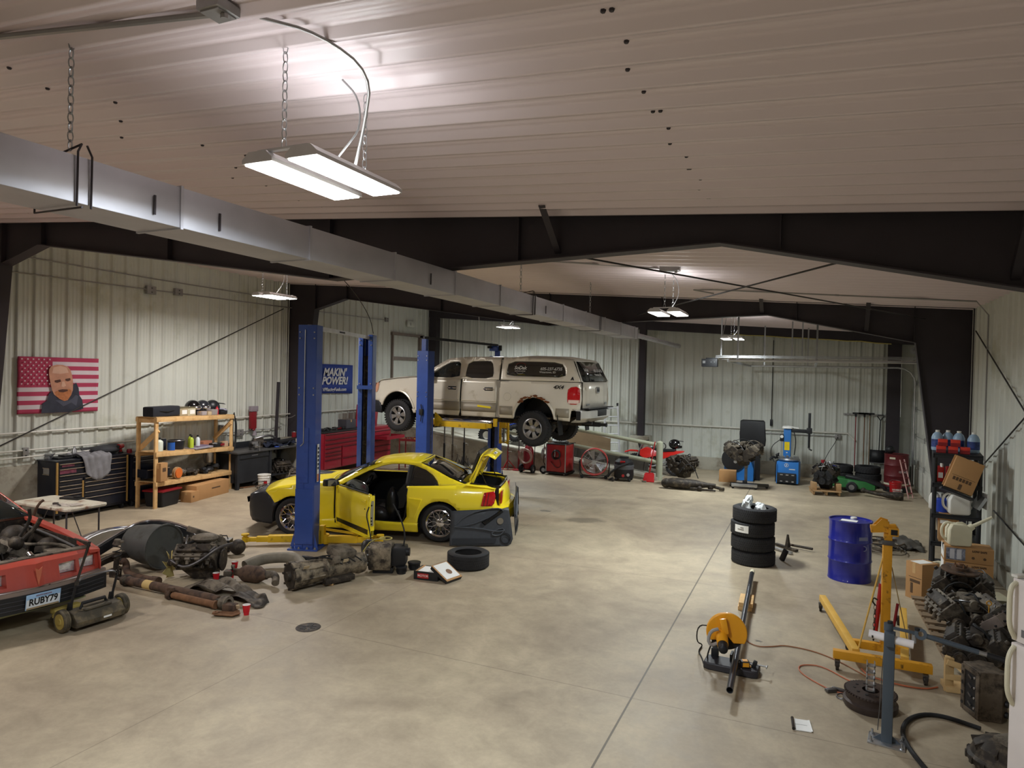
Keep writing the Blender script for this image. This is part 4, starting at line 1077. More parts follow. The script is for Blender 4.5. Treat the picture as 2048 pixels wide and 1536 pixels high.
text('SoDak',.115,lt,trk,(4.31,-Wk(4.3,1.69)-.014,1.69),(tilt,0,0),bold=.004,shear=.15)
text('MOTORS & MORE',.034,lt,trk,(4.31,-Wk(4.3,1.615)-.013,1.615),(tilt,0,0),bold=.001)
text('605-237-6735',.095,lt,trk,(5.08,-Wk(5.0,1.675)-.014,1.675),(tilt,0,0),bold=.002,shear=.12)
text('Watertown, SD',.062,lt,trk,(5.0,-Wk(5.0,1.60)-.013,1.60),(tilt,0,0),bold=.001)
b=B(ltr);b.T=Matrix.Translation((4.31,-Wk(4.3,1.74)-.012,1.745)) @ rotm((tilt -PI/2,0,0))
b.tube([(.12*math.cos(a),0,.06*math.sin(a)) for a in [R(15*i) for i in range(13)]],.006,5);b.done('logo_arc',trk)
b=B(lt);b.T=Matrix.Translation((4.31,-Wk(4.3,1.58)-.012,1.585)) @ rotm((tilt -PI/2,0,0));b.tube([(.08*math.cos(a),0,-.03*math.sin(a)) for a in [R(20*i) for i in range(10)]],.004,5);b.done('logo_arc',trk)
text('4X4',.11,mat('badge_dark',(72,70,66),.3,.6),trk,(5.28,-Wt(5.28,1.27)-.008,1.27),(PI/2-.05,0,0),bold=.004,shear=.3,sx=1.3)
text('A',.09,black,trk,(5.60,-Wk(5.6,1.47)-.008,1.47),(tilt,0,0),bold=.008)
rz_=(R(90)-math.atan2(.215,.44),0,R(90))
text('SoDak',.1,lt,trk,(5.765,-.52,1.67),(rz_[0],0,R(90)),bold=.002)
text('605-237-6735',.1,lt,trk,(5.79,.2,1.66),(rz_[0],0,R(90)),bold=.001)
text('Watertown, SD',.07,lt,trk,(5.83,.1,1.57),(rz_[0],0,R(90)),bold=.001)

# two-post lifts
def lift_post(t,x,y,h,ang,ext=0.0,inner=1,stick=False):
    """a lift column; its open channel faces local +Y times inner"""
    b=B(blue_lift).at((x,y,0),(0,0,ang))
    w,d,th=.30,.26,.012
    b.box((0,-inner*d/2,h/2),(w,th,h));b.box((-w/2,0,h/2),(th,d,h));b.box((w/2,0,h/2),(th,d,h))
    b.box((-w/2+.045,inner*d/2,h/2),(.09,th,h));b.box((w/2-.045,inner*d/2,h/2),(.09,th,h))
    b.box((-.03,-inner*(d/2+.01),h*.42),(.02,.01,h*.84)) if inner > 0 and stick else None
    b.box((0,0,h -.03),(w,d,.02))
    o=b.done('column',t,bevel=.004)
    b=B(blue_lift).at((x,y,0),(0,0,ang));b.box((0,0,.012),(.5,.42,.024),bev=.003)
    for sx in (-1,1):b.prism([(sx*.17,.02),(sx*.24,.02),(sx*.17,.28)],.012,'XZ',-inner*.13);b.prism([(sx*.17,.02),(sx*.24,.02),(sx*.17,.28)],.012,'XZ',inner*.12)
    b.done('base_plate',t)
    b=B(galv).at((x,y,0),(0,0,ang))
    for sx in (-.2,-.07,.07,.2):
        for sy in (-.17,.17):b.cyl((sx,sy,.02),(sx,sy,.055),.014,n=6);b.cyl((sx,sy,.02),(sx,sy,.03),.026,n=10)
    b.done('anchor_bolt',t)
    b=B(galv).at((x,y,0),(0,0,ang))
    for sx in (-.12,.12):
        for z in (h -.12,h -.22,h*.72,h*.69):b.cyl((sx,inner*(d/2+.004),z),(sx,inner*(d/2+.02),z),.014,n=8);b.cyl((sx,-inner*(d/2+.004),z),(sx,-inner*(d/2+.02),z),.012,n=8)
    b.done('column_bolt',t)
    if inner:
        b=B(steel).at((x,y,0),(0,0,ang));b.cyl((-.06,0,.3),(-.06,0,h -.1),.012,n=8);b.cyl((.06,0,.3),(.06,0,h -.1),.01,n=8);b.done('lift_cable',t)
        b=B(grimy).at((x,y,0),(0,0,ang));b.box((0,-inner*.05,h*.45),(.16,.12,h*.86));b.done('inner_channel',t)
    if ext:
        b=B(blue_lift).at((x,y,0),(0,0,ang));b.box((0,-inner*.05,h+ext/2),(.12,.1,ext));b.done('column_extension',t)
    return o
def lift_arm(t,x,y,z,a,L,pad=True,zp=0.0,hl=.11):
    b=B(yel_lift).at((x,y,z),(0,0,a))
    b.box((L*.30,0,0),(L*.6,.12,hl),bev=.006);b.box((L*.62,0,-.005),(L*.36,.095,hl*.8),bev=.005);b.box((L*.85,0,-.01),(L*.26,.07,hl*.62),bev=.004)
    b.cyl((0,0,-hl*.7),(0,0,hl*.7),.09,n=16)
    a_=b.done('lift_arm',t)
    b=B(yel_lift).at((x,y,z),(0,0,a));b.cyl((L,0,-.05),(L,0,.03),.055,n=16);b.cyl((L,0,.03),(L,0,.06+zp),.035,n=12);b.cyl((L,0,.06+zp),(L,0,.085+zp),.065,n=16);b.done('lift_pad',a_)
lf=thing('two_post_lift','blue two-post car lift with yellow arms standing around the yellow coupe','vehicle lift',(-7.55,8.78,0),R(18.5))
lift_post(lf,0,0,3.68,0,inner=1,stick=True)
lift_post(lf,-.10,3.35,3.72,0,inner=-1)
b=B(blue_lift);b.box((-.03,.145 if 0 else -.145,1.55),(.16,.01,.9),bev=0);b.box((0,-.15,.55),(.30,.02,.9));b.done('cover_plate',lf)
b=B(galv);b.tube([(-.03,-.15,3.6),(-.03,-.155,2.2),(-.03,-.155,1.75),(-.08,-.155,1.7)],.008,6);b.done('hydraulic_line',lf)
b=B(paper);b.box((.178,-.04,1.42),(.004,.07,.62));b.m(black)
for k in range(6):b.box((.181,-.04,1.66-k*.065),(.002,.05,.04))
b.m(mat('warning_orange',(206,120,70),.5));b.box((.181,-.04,1.18),(.002,.06,.12));b.done('warning_sticker',lf)
b=B(mat('white_crossbar',(205,208,214),.3,.4));b.box((-.05,1.7,3.66),(.06,3.3,.07));b.done('overhead_bar',lf)
b=B(black);b.box((-.05,1.55,3.66),(.062,.3,.03));b.done('shutoff_pad',lf)
b=B(rod);b.tube([(.05,3.25,3.75),(.1,2.8,4.1),(-.1,2.2,4.6),(-.3,1.8,4.85)],.008,6,smooth=2);b.done('power_cord',lf)
b=B(blue_lift);b.box((-.10,3.2,2.6),(.34,.02,.08));b.done('cross_brace',lf)
b=B(yel_lift);b.box((0,.2,.16),(.42,.18,.24),bev=.01);b.box((-.2,.16,.2),(.08,.1,.3),bev=.005);b.box((.2,.16,.2),(.08,.1,.3),bev=.005);b.done('carriage',lf)
lift_arm(lf,-.16,.2,.11,R(-165),.92)
lift_arm(lf,.2,.22,.11,R(6),.95)
b=B(yel_lift);angle_bar(b,(.15,.2,.27),(1.1,.33,.14),.03);b.done('arm_brace',lf)
lf2=thing('two_post_lift','blue two-post lift with yellow arms holding up the silver pickup','vehicle lift',(-8.30,13.65,0),R(-2.6))
lift_post(lf2,0,0,3.45,0,.28,inner=1)
lift_post(lf2,0,3.55,3.45,0,.28,inner=-1)
b=B(black);b.box((0,1.75,3.76),(.05,3.7,.06));b.done('overhead_bar',lf2)
b=B(blue_lift);b.box((0,3.45,3.66),(.26,.2,.14),bev=.01);b.m(black).cyl((-.1,3.3,3.66),(-.1,3.3,3.8),.06);b.cyl((.16,3.45,3.6),(.16,3.45,3.75),.05);b.done('pulley_box',lf2)
b=B(paper);b.tube([(.0,3.3,3.75),(-.1,3.1,3.72),(-.25,3.0,3.8),(-.25,3.0,4.1),(-.3,3.0,4.6)],.008,6,smooth=2);b.tube([(0,2.6,3.8),(.1,2.9,3.86),(.15,3.3,3.8)],.008,6,smooth=1);b.done('air_line',lf2)
b=B(black);b.box((0,-.15,2.02),(.1,.05,.14),bev=.01);b.tube([(0,-.17,2.2),(.03,-.17,2.05),(0,-.17,1.8)],.012,6);b.done('lock_release',lf2)
b=B(yel_lift)
for z,L in ((1.80,1.35),):
    b.box((.14+L/2,.30,z -.06),(L,.12,.13),bev=.006);b.box((.14+L*.9,.32,z -.05),(.5,.10,.10),bev=.005)
b.prism([(.12,1.66),(.12,2.0),(.15,2.0),(.35,1.84)],.015,'XZ',.24)
b.cyl((1.7,.35,1.74),(1.7,.35,1.92),.05)
b.done('lift_arm',lf2)
b=B(yel_lift);b.box((-.12,.75,1.75),(.12,1.0,.12),(0,0,.12),bev=.006);b.cyl((-.2,1.25,1.72),(-.2,1.25,1.92),.05);b.done('lift_arm',lf2)
b=B(yel_lift);b.box((.7,3.1,1.75),(1.2,.12,.12),bev=.006);b.cyl((1.3,3.1,1.72),(1.3,3.1,1.92),.05);b.done('lift_arm',lf2)
b=B(yel_lift)   # tall carriage of the far post
for x in (.24,.48):b.box((x,3.42,1.48),(.05,.07,.95),bev=.004)
for z in (1.93,1.5,1.05):b.box((.36,3.42,z),(.28,.08,.05))
b.box((.36,3.38,1.62),(.16,.05,.36),bev=.01);b.m(steel).cyl((.38,3.36,1.05),(.38,3.36,1.45),.03)
b.done('carriage',lf2)
b=B(steel)
chain(b,(.19,.0,1.9),(.19,0,.6),.05,.006);chain(b,(.52,3.4,1.1),(.52,3.4,.3),.05,.006);b.done('lift_chain',lf2)

# generic machine lumps
def rv(r,a,b):return r.uniform(a,b)
def pulley(t,c,r,ax,m=grimy,w=.03):
    b=B(m)
    b.lathe([(0,-w*.2),(r*.3,-w*.2),(r*.35,0),(r*.78,-.004),(r*.8,w*.2),(r,w*.25),(r,w*.4),(r*.92,w*.55),(r,w*.7),(r,w),(0,w)],c,ax,24)
    for i in range(5):
        a=i*2*PI/5
    return b.done('pulley',t)
def engine(t,seed=1,L=.55,W=.55,H=.5,m1=grimy,m2=grimy2,m3=blackr,covers=None,base=0.0,pulleys=3,hoses=7,tall=1.0,pan=True,intake=True):
    """V engine, crank along local X, front at -X"""
    r=random.Random(seed)
    z0=base
    b=B(m1)
    sec=[(-.16*W/.55,z0+.14),(-.2,z0+.20),(-W*.48,z0+H*.62),(-W*.22,z0+H*.84),(0,z0+H*.62),(W*.22,z0+H*.84),(W*.48,z0+H*.62),(.2,z0+.20),(.16,z0+.14)]
    b.loft([[(x,y,z) for y,z in sec] for x in (-L/2,-L/2+.03,-L*.16,L*.16,L/2-.03,L/2)])
    for i in range(5):
        x=-L/2+L*(i+.5)/5
        for s in (-1,1):b.box((x,s*.215,z0+.26),(.02,.05,.16),(s*.5,0,0));b.cyl((x,s*.2,z0+.2),(x,s*.25,z0+.21),.025,n=10)
    b.lathe([(0,0),(.11,0),(.15,.02),(.15,.04),(0,.04)],(L/2,0,z0+.24),'X',20)
    b.done('engine_block',t,bevel=.006)
    for s in (-1,1):
        b=B(m2).at((0,s*W*.38,z0+H*.80),(-s*R(42),0,0))
        b.box((0,0,0),(L*.96,.2,.12),bev=.01)
        for i in range(4):
            b.box((-L*.36+L*.24*i,s*.11,0),(.07,.05,.07),bev=.008);b.cyl((-L*.36+L*.24*i,s*.12,0),(-L*.36+L*.24*i,s*.17,-.03),.022,n=10)
        for i in range(5):b.cyl((-L*.42+L*.21*i,.07,.05),(-L*.42+L*.21*i,.07,.075),.012,n=6);b.cyl((-L*.42+L*.21*i,-.07,.05),(-L*.42+L*.21*i,-.07,.075),.012,n=6)
        b.done('cylinder_head',t)
        b=B(covers or m1).at((0,s*W*.42,z0+H*.88),(-s*R(42),0,0))
        b.box((0,0,.03),(L*.86,.13,.08),bev=.025,taper=.9)
        b.cyl((L*.3*s,0,.06),(L*.3*s,0,.1),.025,n=12)
        b.done('valve_cover',t)
    if intake:
        b=B(m2)
        b.box((0,0,z0+H*.86),(L*.7,W*.34,.06),bev=.015)
        for i in range(4):
            for s in (-1,1):
                x=-L*.3+L*.2*i
                b.tube([(x,0,z0+H*.96),(x,s*W*.12,z0+H*1.0*tall),(x,s*W*.26,z0+H*.84)],.026,8,smooth=1)
        b.box((0,0,z0+H*(.93+.06*tall)),(L*.5,.12,.1*tall),bev=.02);b.cyl((-L*.3,0,z0+H*1.0),(-L*.42,0,z0+H*1.0),.05,n=14)
        b.done('intake_manifold',t)
    if pan:
        b=B(m1);b.loft([[(-L/2+.04,-.13,z0+.15),(-L/2+.04,.13,z0+.15),(L/2-.04,.13,z0+.15),(L/2-.04,-.13,z0+.15)],[(-L*.1,-.11,z0+.0),(-L*.1,.11,z0+.0),(L*.4,.11,z0+.0),(L*.4,-.11,z0+.0)]]);b.done('oil_pan',t,bevel=.01)
    spots=[(-L/2-.05,0,z0+.22,.085),(-L/2-.07,W*.3,z0+H*.55,.06),(-L/2-.06,-W*.32,z0+H*.5,.05),(-L/2-.06,.0,z0+H*.68,.065),(-L/2-.05,W*.4,z0+H*.85,.045)]
    for c in spots[:pulleys]:
        pulley(t,(c[0]-.03,c[1],c[2]),c[3],'X',m1)
        b=B(m2);b.cyl((c[0],c[1],c[2]),(-L/2+.03,c[1],c[2]),c[3]*.8,c[3]*.9,14);b.done('accessory_housing',t)
    for i in range(hoses):
        p=Vector((rv(r,-L/2,L/2),rv(r,-W*.45,W*.45),z0+H*rv(r,.6,.95)))
        q=Vector((rv(r,-L/2,L/2),rv(r,-W*.5,W*.5),z0+H*rv(r,.5,.9)))
        mid=(p+q)/2+Vector((rv(r,-.1,.1),rv(r,-.1,.1),H*rv(r,.15,.4)))
        b=B(r.choice([m3,m3,m2,steel]));b.tube([p,(p+mid)/2+Vector((0,0,.05)),mid,(q+mid)/2+Vector((0,0,.04)),q],rv(r,.007,.016),6,smooth=2);b.done('hose',t)
    b=B(m2)
    for i in range(14):
        c=(rv(r,-L*.5,L*.5),r.choice([-1,1])*W*rv(r,.2,.5),z0+H*rv(r,.3,.95));s=rv(r,.02,.05)
        if i % 2:b.box(c,(s,s*1.5,s),(rv(r,0,3),rv(r,0,3),0),bev=.004)
        else:b.cyl(c,(c[0]+rv(r,-.05,.05),c[1]+rv(r,-.05,.05),c[2]+rv(r,-.04,.06)),s*.6,n=8)
    o=b.done('bracket',t)
def carton(label,size,loc,rz=0,group=None,m=cardb,flaps=False,rot=None,name='cardboard_box',prints=()):
    x,y,z=size
    t=thing(name,label,'box',loc,rz,group,rot)
    b=B(m);b.box((0,0,z/2),(x,y,z),bev=.003)
    b.m(mat('box_tape',(196,160,112),.35));b.box((0,0,z+.0008),(x*.98,.05,.0016));b.box((x/2+.0008,0,z*.85),(.0016,.05,z*.28));b.box((-x/2-.0008,0,z*.85),(.0016,.05,z*.28))
    b.m(cardb_d)
    for (face,u,v,w,h) in prints:
        if face=='-y':b.box((u,-y/2-.0008,v),(w,.0016,h))
        elif face=='-x':b.box((-x/2-.0008,u,v),(.0016,w,h))
        elif face=='+x':b.box((x/2+.0008,u,v),(.0016,w,h))
    b.done('carton',t)
    return t
def bottle(label,loc,h,r,m,cap,group,name='bottle',cat='bottle'):
    t=thing(name,label,cat,loc,0,group)
    b=B(m);b.lathe([(0,0),(r,0),(r,h*.68),(r*.85,h*.76),(r*.4,h*.85),(r*.4,h*.9),(0,h*.9)],n=14);b.done('body',t)
    b=B(cap);b.lathe([(0,h*.9),(r*.45,h*.88),(r*.45,h),(0,h)],n=12);b.done('cap',t)
    return t
def can(label,loc,h,r,m,group,name='can',cat='can',top=galv):
    t=thing(name,label,cat,loc,0,group)
    b=B(m);b.lathe([(0,0),(r,0),(r,h),(0,h)],n=16);b.done('body',t)
    b=B(top);b.lathe([(0,h -.004),(r*.9,h -.004),(r*1.03,h),(r*1.03,h+.008),(r*.93,h+.008),(r*.9,h+.002),(0,h+.002)],n=16);b.done('lid',t)
    return t

# black tool chest, left wall
navy=mat('dark_navy_cabinet',(22,26,38),.35,.1,.06,3,coat=.2)
gold=mat('brass_corner_trim',(186,150,90),.4,.5)
pull=mat('drawer_pull',(206,192,176),.25,.8)
TC=thing('tool_chest','large black rolling tool chest with bright drawer pulls against the left wall','tool chest',(-12.86,8.02,0),R(2.5))
# local: front face at x=0, body to -x, length along +y
b=B(navy);b.box((-.25,.74,.60),(.5,1.50,1.0),bev=.006);b.box((-.25,.74,1.115),(.54,1.52,.03),bev=.01);b.m(galv);b.box((-.25,-.013,.92),(.16,.006,.10));b.m(pull);b.box((-.25,-.018,.98),(.18,.01,.012));b.box((-.25,-.018,.86),(.18,.01,.012));b.done('body',TC)
for y in (.015,1.475):
    b=B(gold);b.box((.008,y,.62),(.03,.035,.96),bev=.004);b.done('corner_post',TC)
b=B(gold);b.box((.008,.52,.42),(.025,.03,.56));b.done('divider_post',TC)
def drawer(par,y0,y1,z0,z1,x=0.0,handle=pull,m=navy,out=0.0):
    b=B(m);b.box((x+.008,(y0+y1)/2,(z0+z1)/2),(.02,y1-y0-.012,z1-z0-.008),bev=.003);d=b.done('drawer',par)
    b=B(handle);b.box((x+.028,(y0+y1)/2,z1-.022),(.022,y1-y0-.03,.012),bev=.003);b.done('drawer_pull',d)
    return d
for z0,z1 in ((.98,1.08),(.86,.98),(.76,.86)):drawer(TC,.04,1.45,z0,z1)
for z0,z1 in ((.66,.76),(.59,.66),(.49,.59),(.14,.49)):drawer(TC,.04,.50,z0,z1)
for z0,z1 in ((.68,.76),(.60,.68),(.48,.60),(.37,.48),(.14,.37)):drawer(TC,.54,1.45,z0,z1)
b=B(mat('cabinet_stickers',(110,52,70),.6,0,.4,25));b.box((.021,.22,.92),(.002,.32,.09));b.box((.021,.22,1.03),(.002,.24,.05));b.m(mat('round_sticker',(176,120,130),.5)).lathe([(0,0),(.06,0)],(.021,.12,.3),'X',18);b.done('stickers',TC)
for y in (.1,1.4):
    for x in (-.06,-.44):
        b=B(blackr);b.cyl((x,y -.02,.06),(x,y+.02,.06),.06,n=16);b.box((x,y,.11),(.06,.05,.04));b.done('caster',TC)
SC=thing('side_cabinet','small black side cabinet with an open drawer beside the black tool chest','cabinet',(-12.86,9.56,0),R(2.5))
b=B(navy);b.box((-.25,.28,.62),(.48,.56,.92),bev=.006);b.box((-.25,.28,1.09),(.5,.58,.02));b.done('body',SC)
for z0,z1 in ((.97,1.06),(.87,.97),(.14,.58)):drawer(SC,.01,.55,z0,z1,handle=galv)
b=B(navy)
b.box((.21,.28,.64),(.42,.54,.012));b.box((.21,.015,.72),(.42,.012,.17));b.box((.21,.545,.72),(.42,.012,.17));b.box((.42,.28,.72),(.014,.56,.18));d=b.done('open_drawer',SC)
b=B(pull);b.box((.435,.28,.8),(.02,.54,.012));b.m(mat('pink_decal',(170,60,84),.5));b.tube([(.43,.25,.73),(.43,.3,.75),(.43,.33,.72),(.43,.3,.7)],.006,5);b.done('drawer_pull',d)
b=B(gold);b.box((.0,.56,.9),(.03,.03,.34));b.box((.0,.56,.45),(.03,.03,.3));b.done('corner_post',SC)
for y in (.08,.5):
    b=B(blackr);b.cyl((-.1,y -.02,.06),(-.1,y+.02,.06),.06,n=14);b.box((-.1,y,.12),(.06,.05,.06));b.done('caster',SC)
# clutter on the chest (local frame helper)
def on_chest(y,x=-.25,z=1.13):
    a=R(2.5);return (-12.86+x*math.cos(a)-y*math.sin(a),8.02+x*math.sin(a)+y*math.cos(a),z)
def cloth(label,loc,pts_fn,nu,nv,m,name='cloth',cat='cloth',rz=0):
    b=B(m);b.grid([[pts_fn(i/nu,j/nv) for j in range(nv+1)] for i in range(nu+1)])
    return one(b,name,label,cat,loc,rz,solid=.006,ang=80)
grey_c=mat('grey_jersey_cloth',(128,128,132),.9,0,.1,12,.2)
def draped(u,v):
    # u across chest to front and over the edge, v along
    x=-.42+u*.75;z=0.03
    s=x -.0
    fold=.018*math.sin(v*17+u*5)+.014*math.sin(v*9-u*11)
    if s > .02:z=.03-(s -.02)*(1.1+.5*math.sin(v*3.1));x=.035+abs(fold)
    else:z+=abs(fold)*1.8
    y=(v -.5)*(.62-.22*abs(u -.5))+.1*u
    return (x,y,z+.0)
cloth('crumpled grey cloth draped over the front edge of the black tool chest',on_chest(.72,0,1.135),draped,22,26,grey_c,rz=R(2.5))
b=B(mat('dark_grey_bag',(52,54,58),.8,0,.2,10,.3));b.ball((0,0,.09),.28,16,(.7,1.1,.36));b.ball((.03,.12,.12),.2,12,(.7,1.1,.4));one(b,'bag','soft dark grey bag lying at the back of the black tool chest','bag',on_chest(1.22,-.28,1.13))
t=thing('hand_tool_set','open dark socket case with chrome tools on the black tool chest','tool case',on_chest(.95,-.3,1.13),R(5))
b=B(black);b.box((0,0,.02),(.2,.34,.04),bev=.006);b.box((-.11,0,.08),(.02,.34,.14),(0,-.2,0),bev=.004);b.done('case',t)
b=B(chrome)
for i in range(7):b.cyl((-.06+(i % 2)*.08,-.14+i*.045,.045),(.02+(i % 2)*.06,-.14+i*.045,.05),.01,n=8)
b.done('tools',t)
b=B(galv);b.lathe([(0,0),(.045,0),(.045,.12),(.02,.16),(.02,.2),(0,.2)],n=16);one(b,'spray_can','silver spray can standing beside the dark socket case','can',on_chest(.62,-.38,1.13))
t=thing('impact_wrench','red air tool standing on the right end of the black tool chest','power tool',on_chest(1.44,-.16,1.13),R(30))
b=B(red);b.cyl((0,-.07,.14),(0,.09,.14),.05,n=16);b.box((0,.02,.06),(.05,.06,.14),(.2,0,0),bev=.012);b.done('body',t)
b=B(blackr);b.cyl((0,-.12,.14),(0,-.06,.14),.03,n=12);b.box((0,.03,.01),(.07,.09,.03),bev=.006);b.done('nose',t)
b=B(red_d);b.lathe([(0,0),(.05,.0),(.055,.04),(.045,.085),(0,.09)],n=16);one(b,'cap','small round red cap between the red air tool and white jug','cap',on_chest(1.66,-.16,1.11))
t=thing('bench_vise','small metal part sitting on the left corner of the black tool chest','metal part',on_chest(.10,-.36,1.13),.4)
b=B(alu);b.box((0,0,.03),(.1,.12,.06),bev=.01);b.cyl((-.06,0,.08),(.08,0,.08),.03);b.done('body',t)
b=B(alu);b.cyl((.08,0,.08),(.12,.0,.12),.012);b.done('handle',t)
b=B(black);b.box((0,0,.02),(.3,.3,.03),bev=.008);b.box((.02,.06,.05),(.2,.14,.03),bev=.008);one(b,'tray','flat black tray on the left end of the black tool chest','tray',on_chest(.3,-.3,1.13))
b=B(paper)
for i in range(5):b.box((rnd.uniform(-.07,.07),rnd.uniform(-.12,.12),.006+i*.004),(.06,.04,.004),(0,0,rnd.uniform(0,3)))
one(b,'scrap_paper','small loose papers on the front of the black tool chest','paper',on_chest(1.12,-.12,1.13))
# jug on side cabinet
b=B(offwhite);b.loft([[(-.08,-.05,0),(.08,-.05,0),(.08,.05,0),(-.08,.05,0)],[(-.08,-.05,.1),(.08,-.05,.1),(.08,.05,.1),(-.08,.05,.1)],[(-.03,-.02,.15),(.03,-.02,.15),(.03,.02,.15),(-.03,.02,.15)]]);b.tube([(.02,.0,.14),(.1,0,.13),(.09,0,.03)],.012,6,smooth=1)
one(b,'white_jug','small white jug on top of the black side cabinet','jug',(-13.05,9.98,1.1),1.2,bevel=.01)

# folding table
TB=thing('folding_table','dirty white folding table with grey legs in front of the black tool chest','table',(-10.92,6.88,0),R(1))
tabm=mat('stained_table_top',(212,208,190),.5,0,.05,4,dirt=(150,116,92),dirt_amt=.35,dscale=4)
b=B(tabm);b.prism([(-.68,-.28),(-.62,-.34),(.62,-.34),(.68,-.28),(.68,.28),(.62,.34),(-.62,.34),(-.68,.28)],.045,'XY',.70);b.done('table_top',TB,bevel=.012)
leg_m=mat('grey_table_leg',(92,94,98),.4,.5)
for x in (-.55,.55):
    for y in (-.26,.26):
        b=B(leg_m);b.cyl((x,y,.70),(x,y,0),.014,n=10);b.m(blackr).cyl((x,y,0),(x,y,.03),.018,n=10);b.done('leg',TB)
    b=B(leg_m);b.cyl((x,-.26,.2),(x,.26,.2),.01,n=8);b.cyl((x,0,.2),(x*.45,0,.69),.008,n=8);b.done('leg_brace',TB)
b=B(black);b.box((0,0,.015),(.36,.14,.03),(0,0,.2),bev=.008);b.box((.1,.03,.04),(.1,.08,.03),bev=.006);one(b,'tool_tray','small black tray on the back of the folding table','tray',(-11.0,7.12,.745))
b=B(mat('greasy_papers',(186,178,168),.7,0,.25,30));b.box((0,0,.004),(.3,.2,.006),(0,0,.3));b.box((.12,.08,.009),(.22,.16,.006),(0,0,-.2));b.m(steel);b.cyl((-.1,-.05,.02),(.05,-.1,.02),.012);b.box((-.16,-.04,.02),(.07,.05,.03),(0,0,.5),bev=.006)
one(b,'papers','greasy papers and small metal parts on the front of the folding table','paper',(-10.6,6.75,.745))
b=B(grimy3);b.tube([(0,0,0),(.03,.02,.4),(.1,-.02,.7),(.16,0,.84),(.2,.04,.88)],.02,8,smooth=1);b.box((.02,0,.03),(.14,.12,.06),bev=.01)
one(b,'exhaust_manifold','brown curved metal arm standing up at the left end of the folding table','car part',(-10.75,6.30,0),.5)

# pine shelf unit
SH=thing('wooden_shelf','open pine lumber shelf unit with three shelves against the left wall','shelf',(-12.30,9.66,0),math.atan2(2.55,-.55))
SL,SD=2.62,.46      # local x along the front, +y to the wall
RZ=math.atan2(2.55,-.55)
def shp(x,y,z):return (-12.30+x*math.cos(RZ)-y*math.sin(RZ),9.66+x*math.sin(RZ)+y*math.cos(RZ),z)
for x,h in ((.045,1.88),(SL -.045,1.80)):
    for y in (.02,SD -.02):
        b=B(wood);b.box((x,y,h/2),(.089,.038,h),bev=.003);b.done('upright',SH)
    b=B(wood);b.cyl((x,SD -.03,1.62),(x,.05,1.18),.001) if False else b.box((x+(.05 if x < 1 else -.05),SD/2,1.42),(.038,.60,.089),(R(-42),0,0));b.done('diagonal_brace',SH)
    for z in (1.82 if x < 1 else 1.76,):b=B(wood);b.box((x,SD/2,z),(.038,SD,.089),bev=.003);b.done('end_rail',SH)
for z,z2 in ((1.84,1.76),(1.12,.98),(.50,.40)):
    zm=(z+z2)/2;an=-math.atan2(z2-z,SL)
    b=B(wood);b.box((SL/2,-.01,zm),(SL,.038,.089),(0,an,0),bev=.003);b.done('front_rail',SH)
    b=B(wood);b.box((SL/2,SD,zm),(SL,.038,.089),(0,an,0),bev=.003);b.done('back_rail',SH)
    b=B(mat('osb_board',(190,156,108),.8,0,.15,20));b.box((SL/2,SD/2,zm+.052),(SL -.02,SD+.02,.014),(0,an,0));b.done('shelf_board',SH)
def zs(k,x):
    z,z2=((1.84,1.76),(1.12,.98),(.50,.40))[k];return z+(z2-z)*x/SL+.062
# top shelf contents
t=thing('speaker_box','long black padded case on top of the pine shelf','case',shp(.30,.2,zs(0,.3)),RZ)
b=B(mat('black_fabric',(30,32,40),.85,0,.2,40,.2));b.box((.12,0,.105),(.82,.26,.21),bev=.035);b.done('case_body',t)
b=B(black);b.tube([(-.1,-.13,.12),(.12,-.15,.1),(.34,-.13,.12)],.01,6);b.done('handle',t)
for i,(x,lab,m) in enumerate(((.98,'tan open-lid box next to the black case on the pine shelf',mat('tan_box',(160,146,116),.7)),(1.24,'cream box with a white label on the pine shelf top',mat('cream_box',(186,178,150),.7)))):
    t=thing('storage_box',lab,'box',shp(x,.22,zs(0,x)),RZ)
    b=B(m);b.box((0,0,.085),(.26,.24,.17),bev=.005);b.done('box_body',t)
    b=B(mat('dark_box_lid',(96,88,66),.6));b.box((0,0,.178),(.27,.25,.03),bev=.008);b.m(paper).box((.02,-.121,.08),(.16,.003,.09));b.done('lid',t)
helm=[blackg,mat('dark_grey_helmet',(40,42,48),.2,0,.1,12,coat=.5),mat('matte_black_helmet',(24,26,32),.4,0,.1)]
for i,(x,lab) in enumerate(((1.50,'left glossy black full-face helmet on top of the pine shelf'),(1.84,'middle black helmet on the pine shelf top, between two others'),(2.20,'right off-road style black helmet with a visor peak on the pine shelf'))):
    t=thing('helmet',lab,'helmet',shp(x,.28,zs(0,x)),RZ -.5,'helmets on top of the pine shelf')
    b=B(helm[i]);b.ball((0,0,.17),.16,20,(1.1,.95,1.08));b.lathe([(.12,0),(.15,.03),(.16,.1)],(0,0,0),'Z',20);b.done('shell',t)
    b=B(chrome if i < 2 else black)
    if i < 2:b.ball((.035,-.035,.165),.148,16,(1.0,.95,.5));b.done('visor',t)
    else:b.grid([[(.05+u*.22,v*.11,.27-u*.03+.02*(1-v*v)) for v in (-1,-.5,0,.5,1)] for u in (0,.5,1)]);b.loft([[(.1,-.08,.02),(.1,.08,.02),(.1,.08,.12),(.1,-.08,.12)],[(.2,-.04,.04),(.2,.04,.04),(.2,.04,.1),(.2,-.04,.1)]]);b.done('visor',t,solid=.006)
carton('small grey box with a dark logo on the pine shelf top',(.16,.14,.09),shp(1.53,.06,zs(0,1.5)),RZ,m=mat('grey_box',(160,150,150),.7))
carton('small beige box at the front of the pine shelf top',(.13,.12,.08),shp(1.72,.05,zs(0,1.7)),RZ,m=mat('beige_box',(188,168,138),.7))
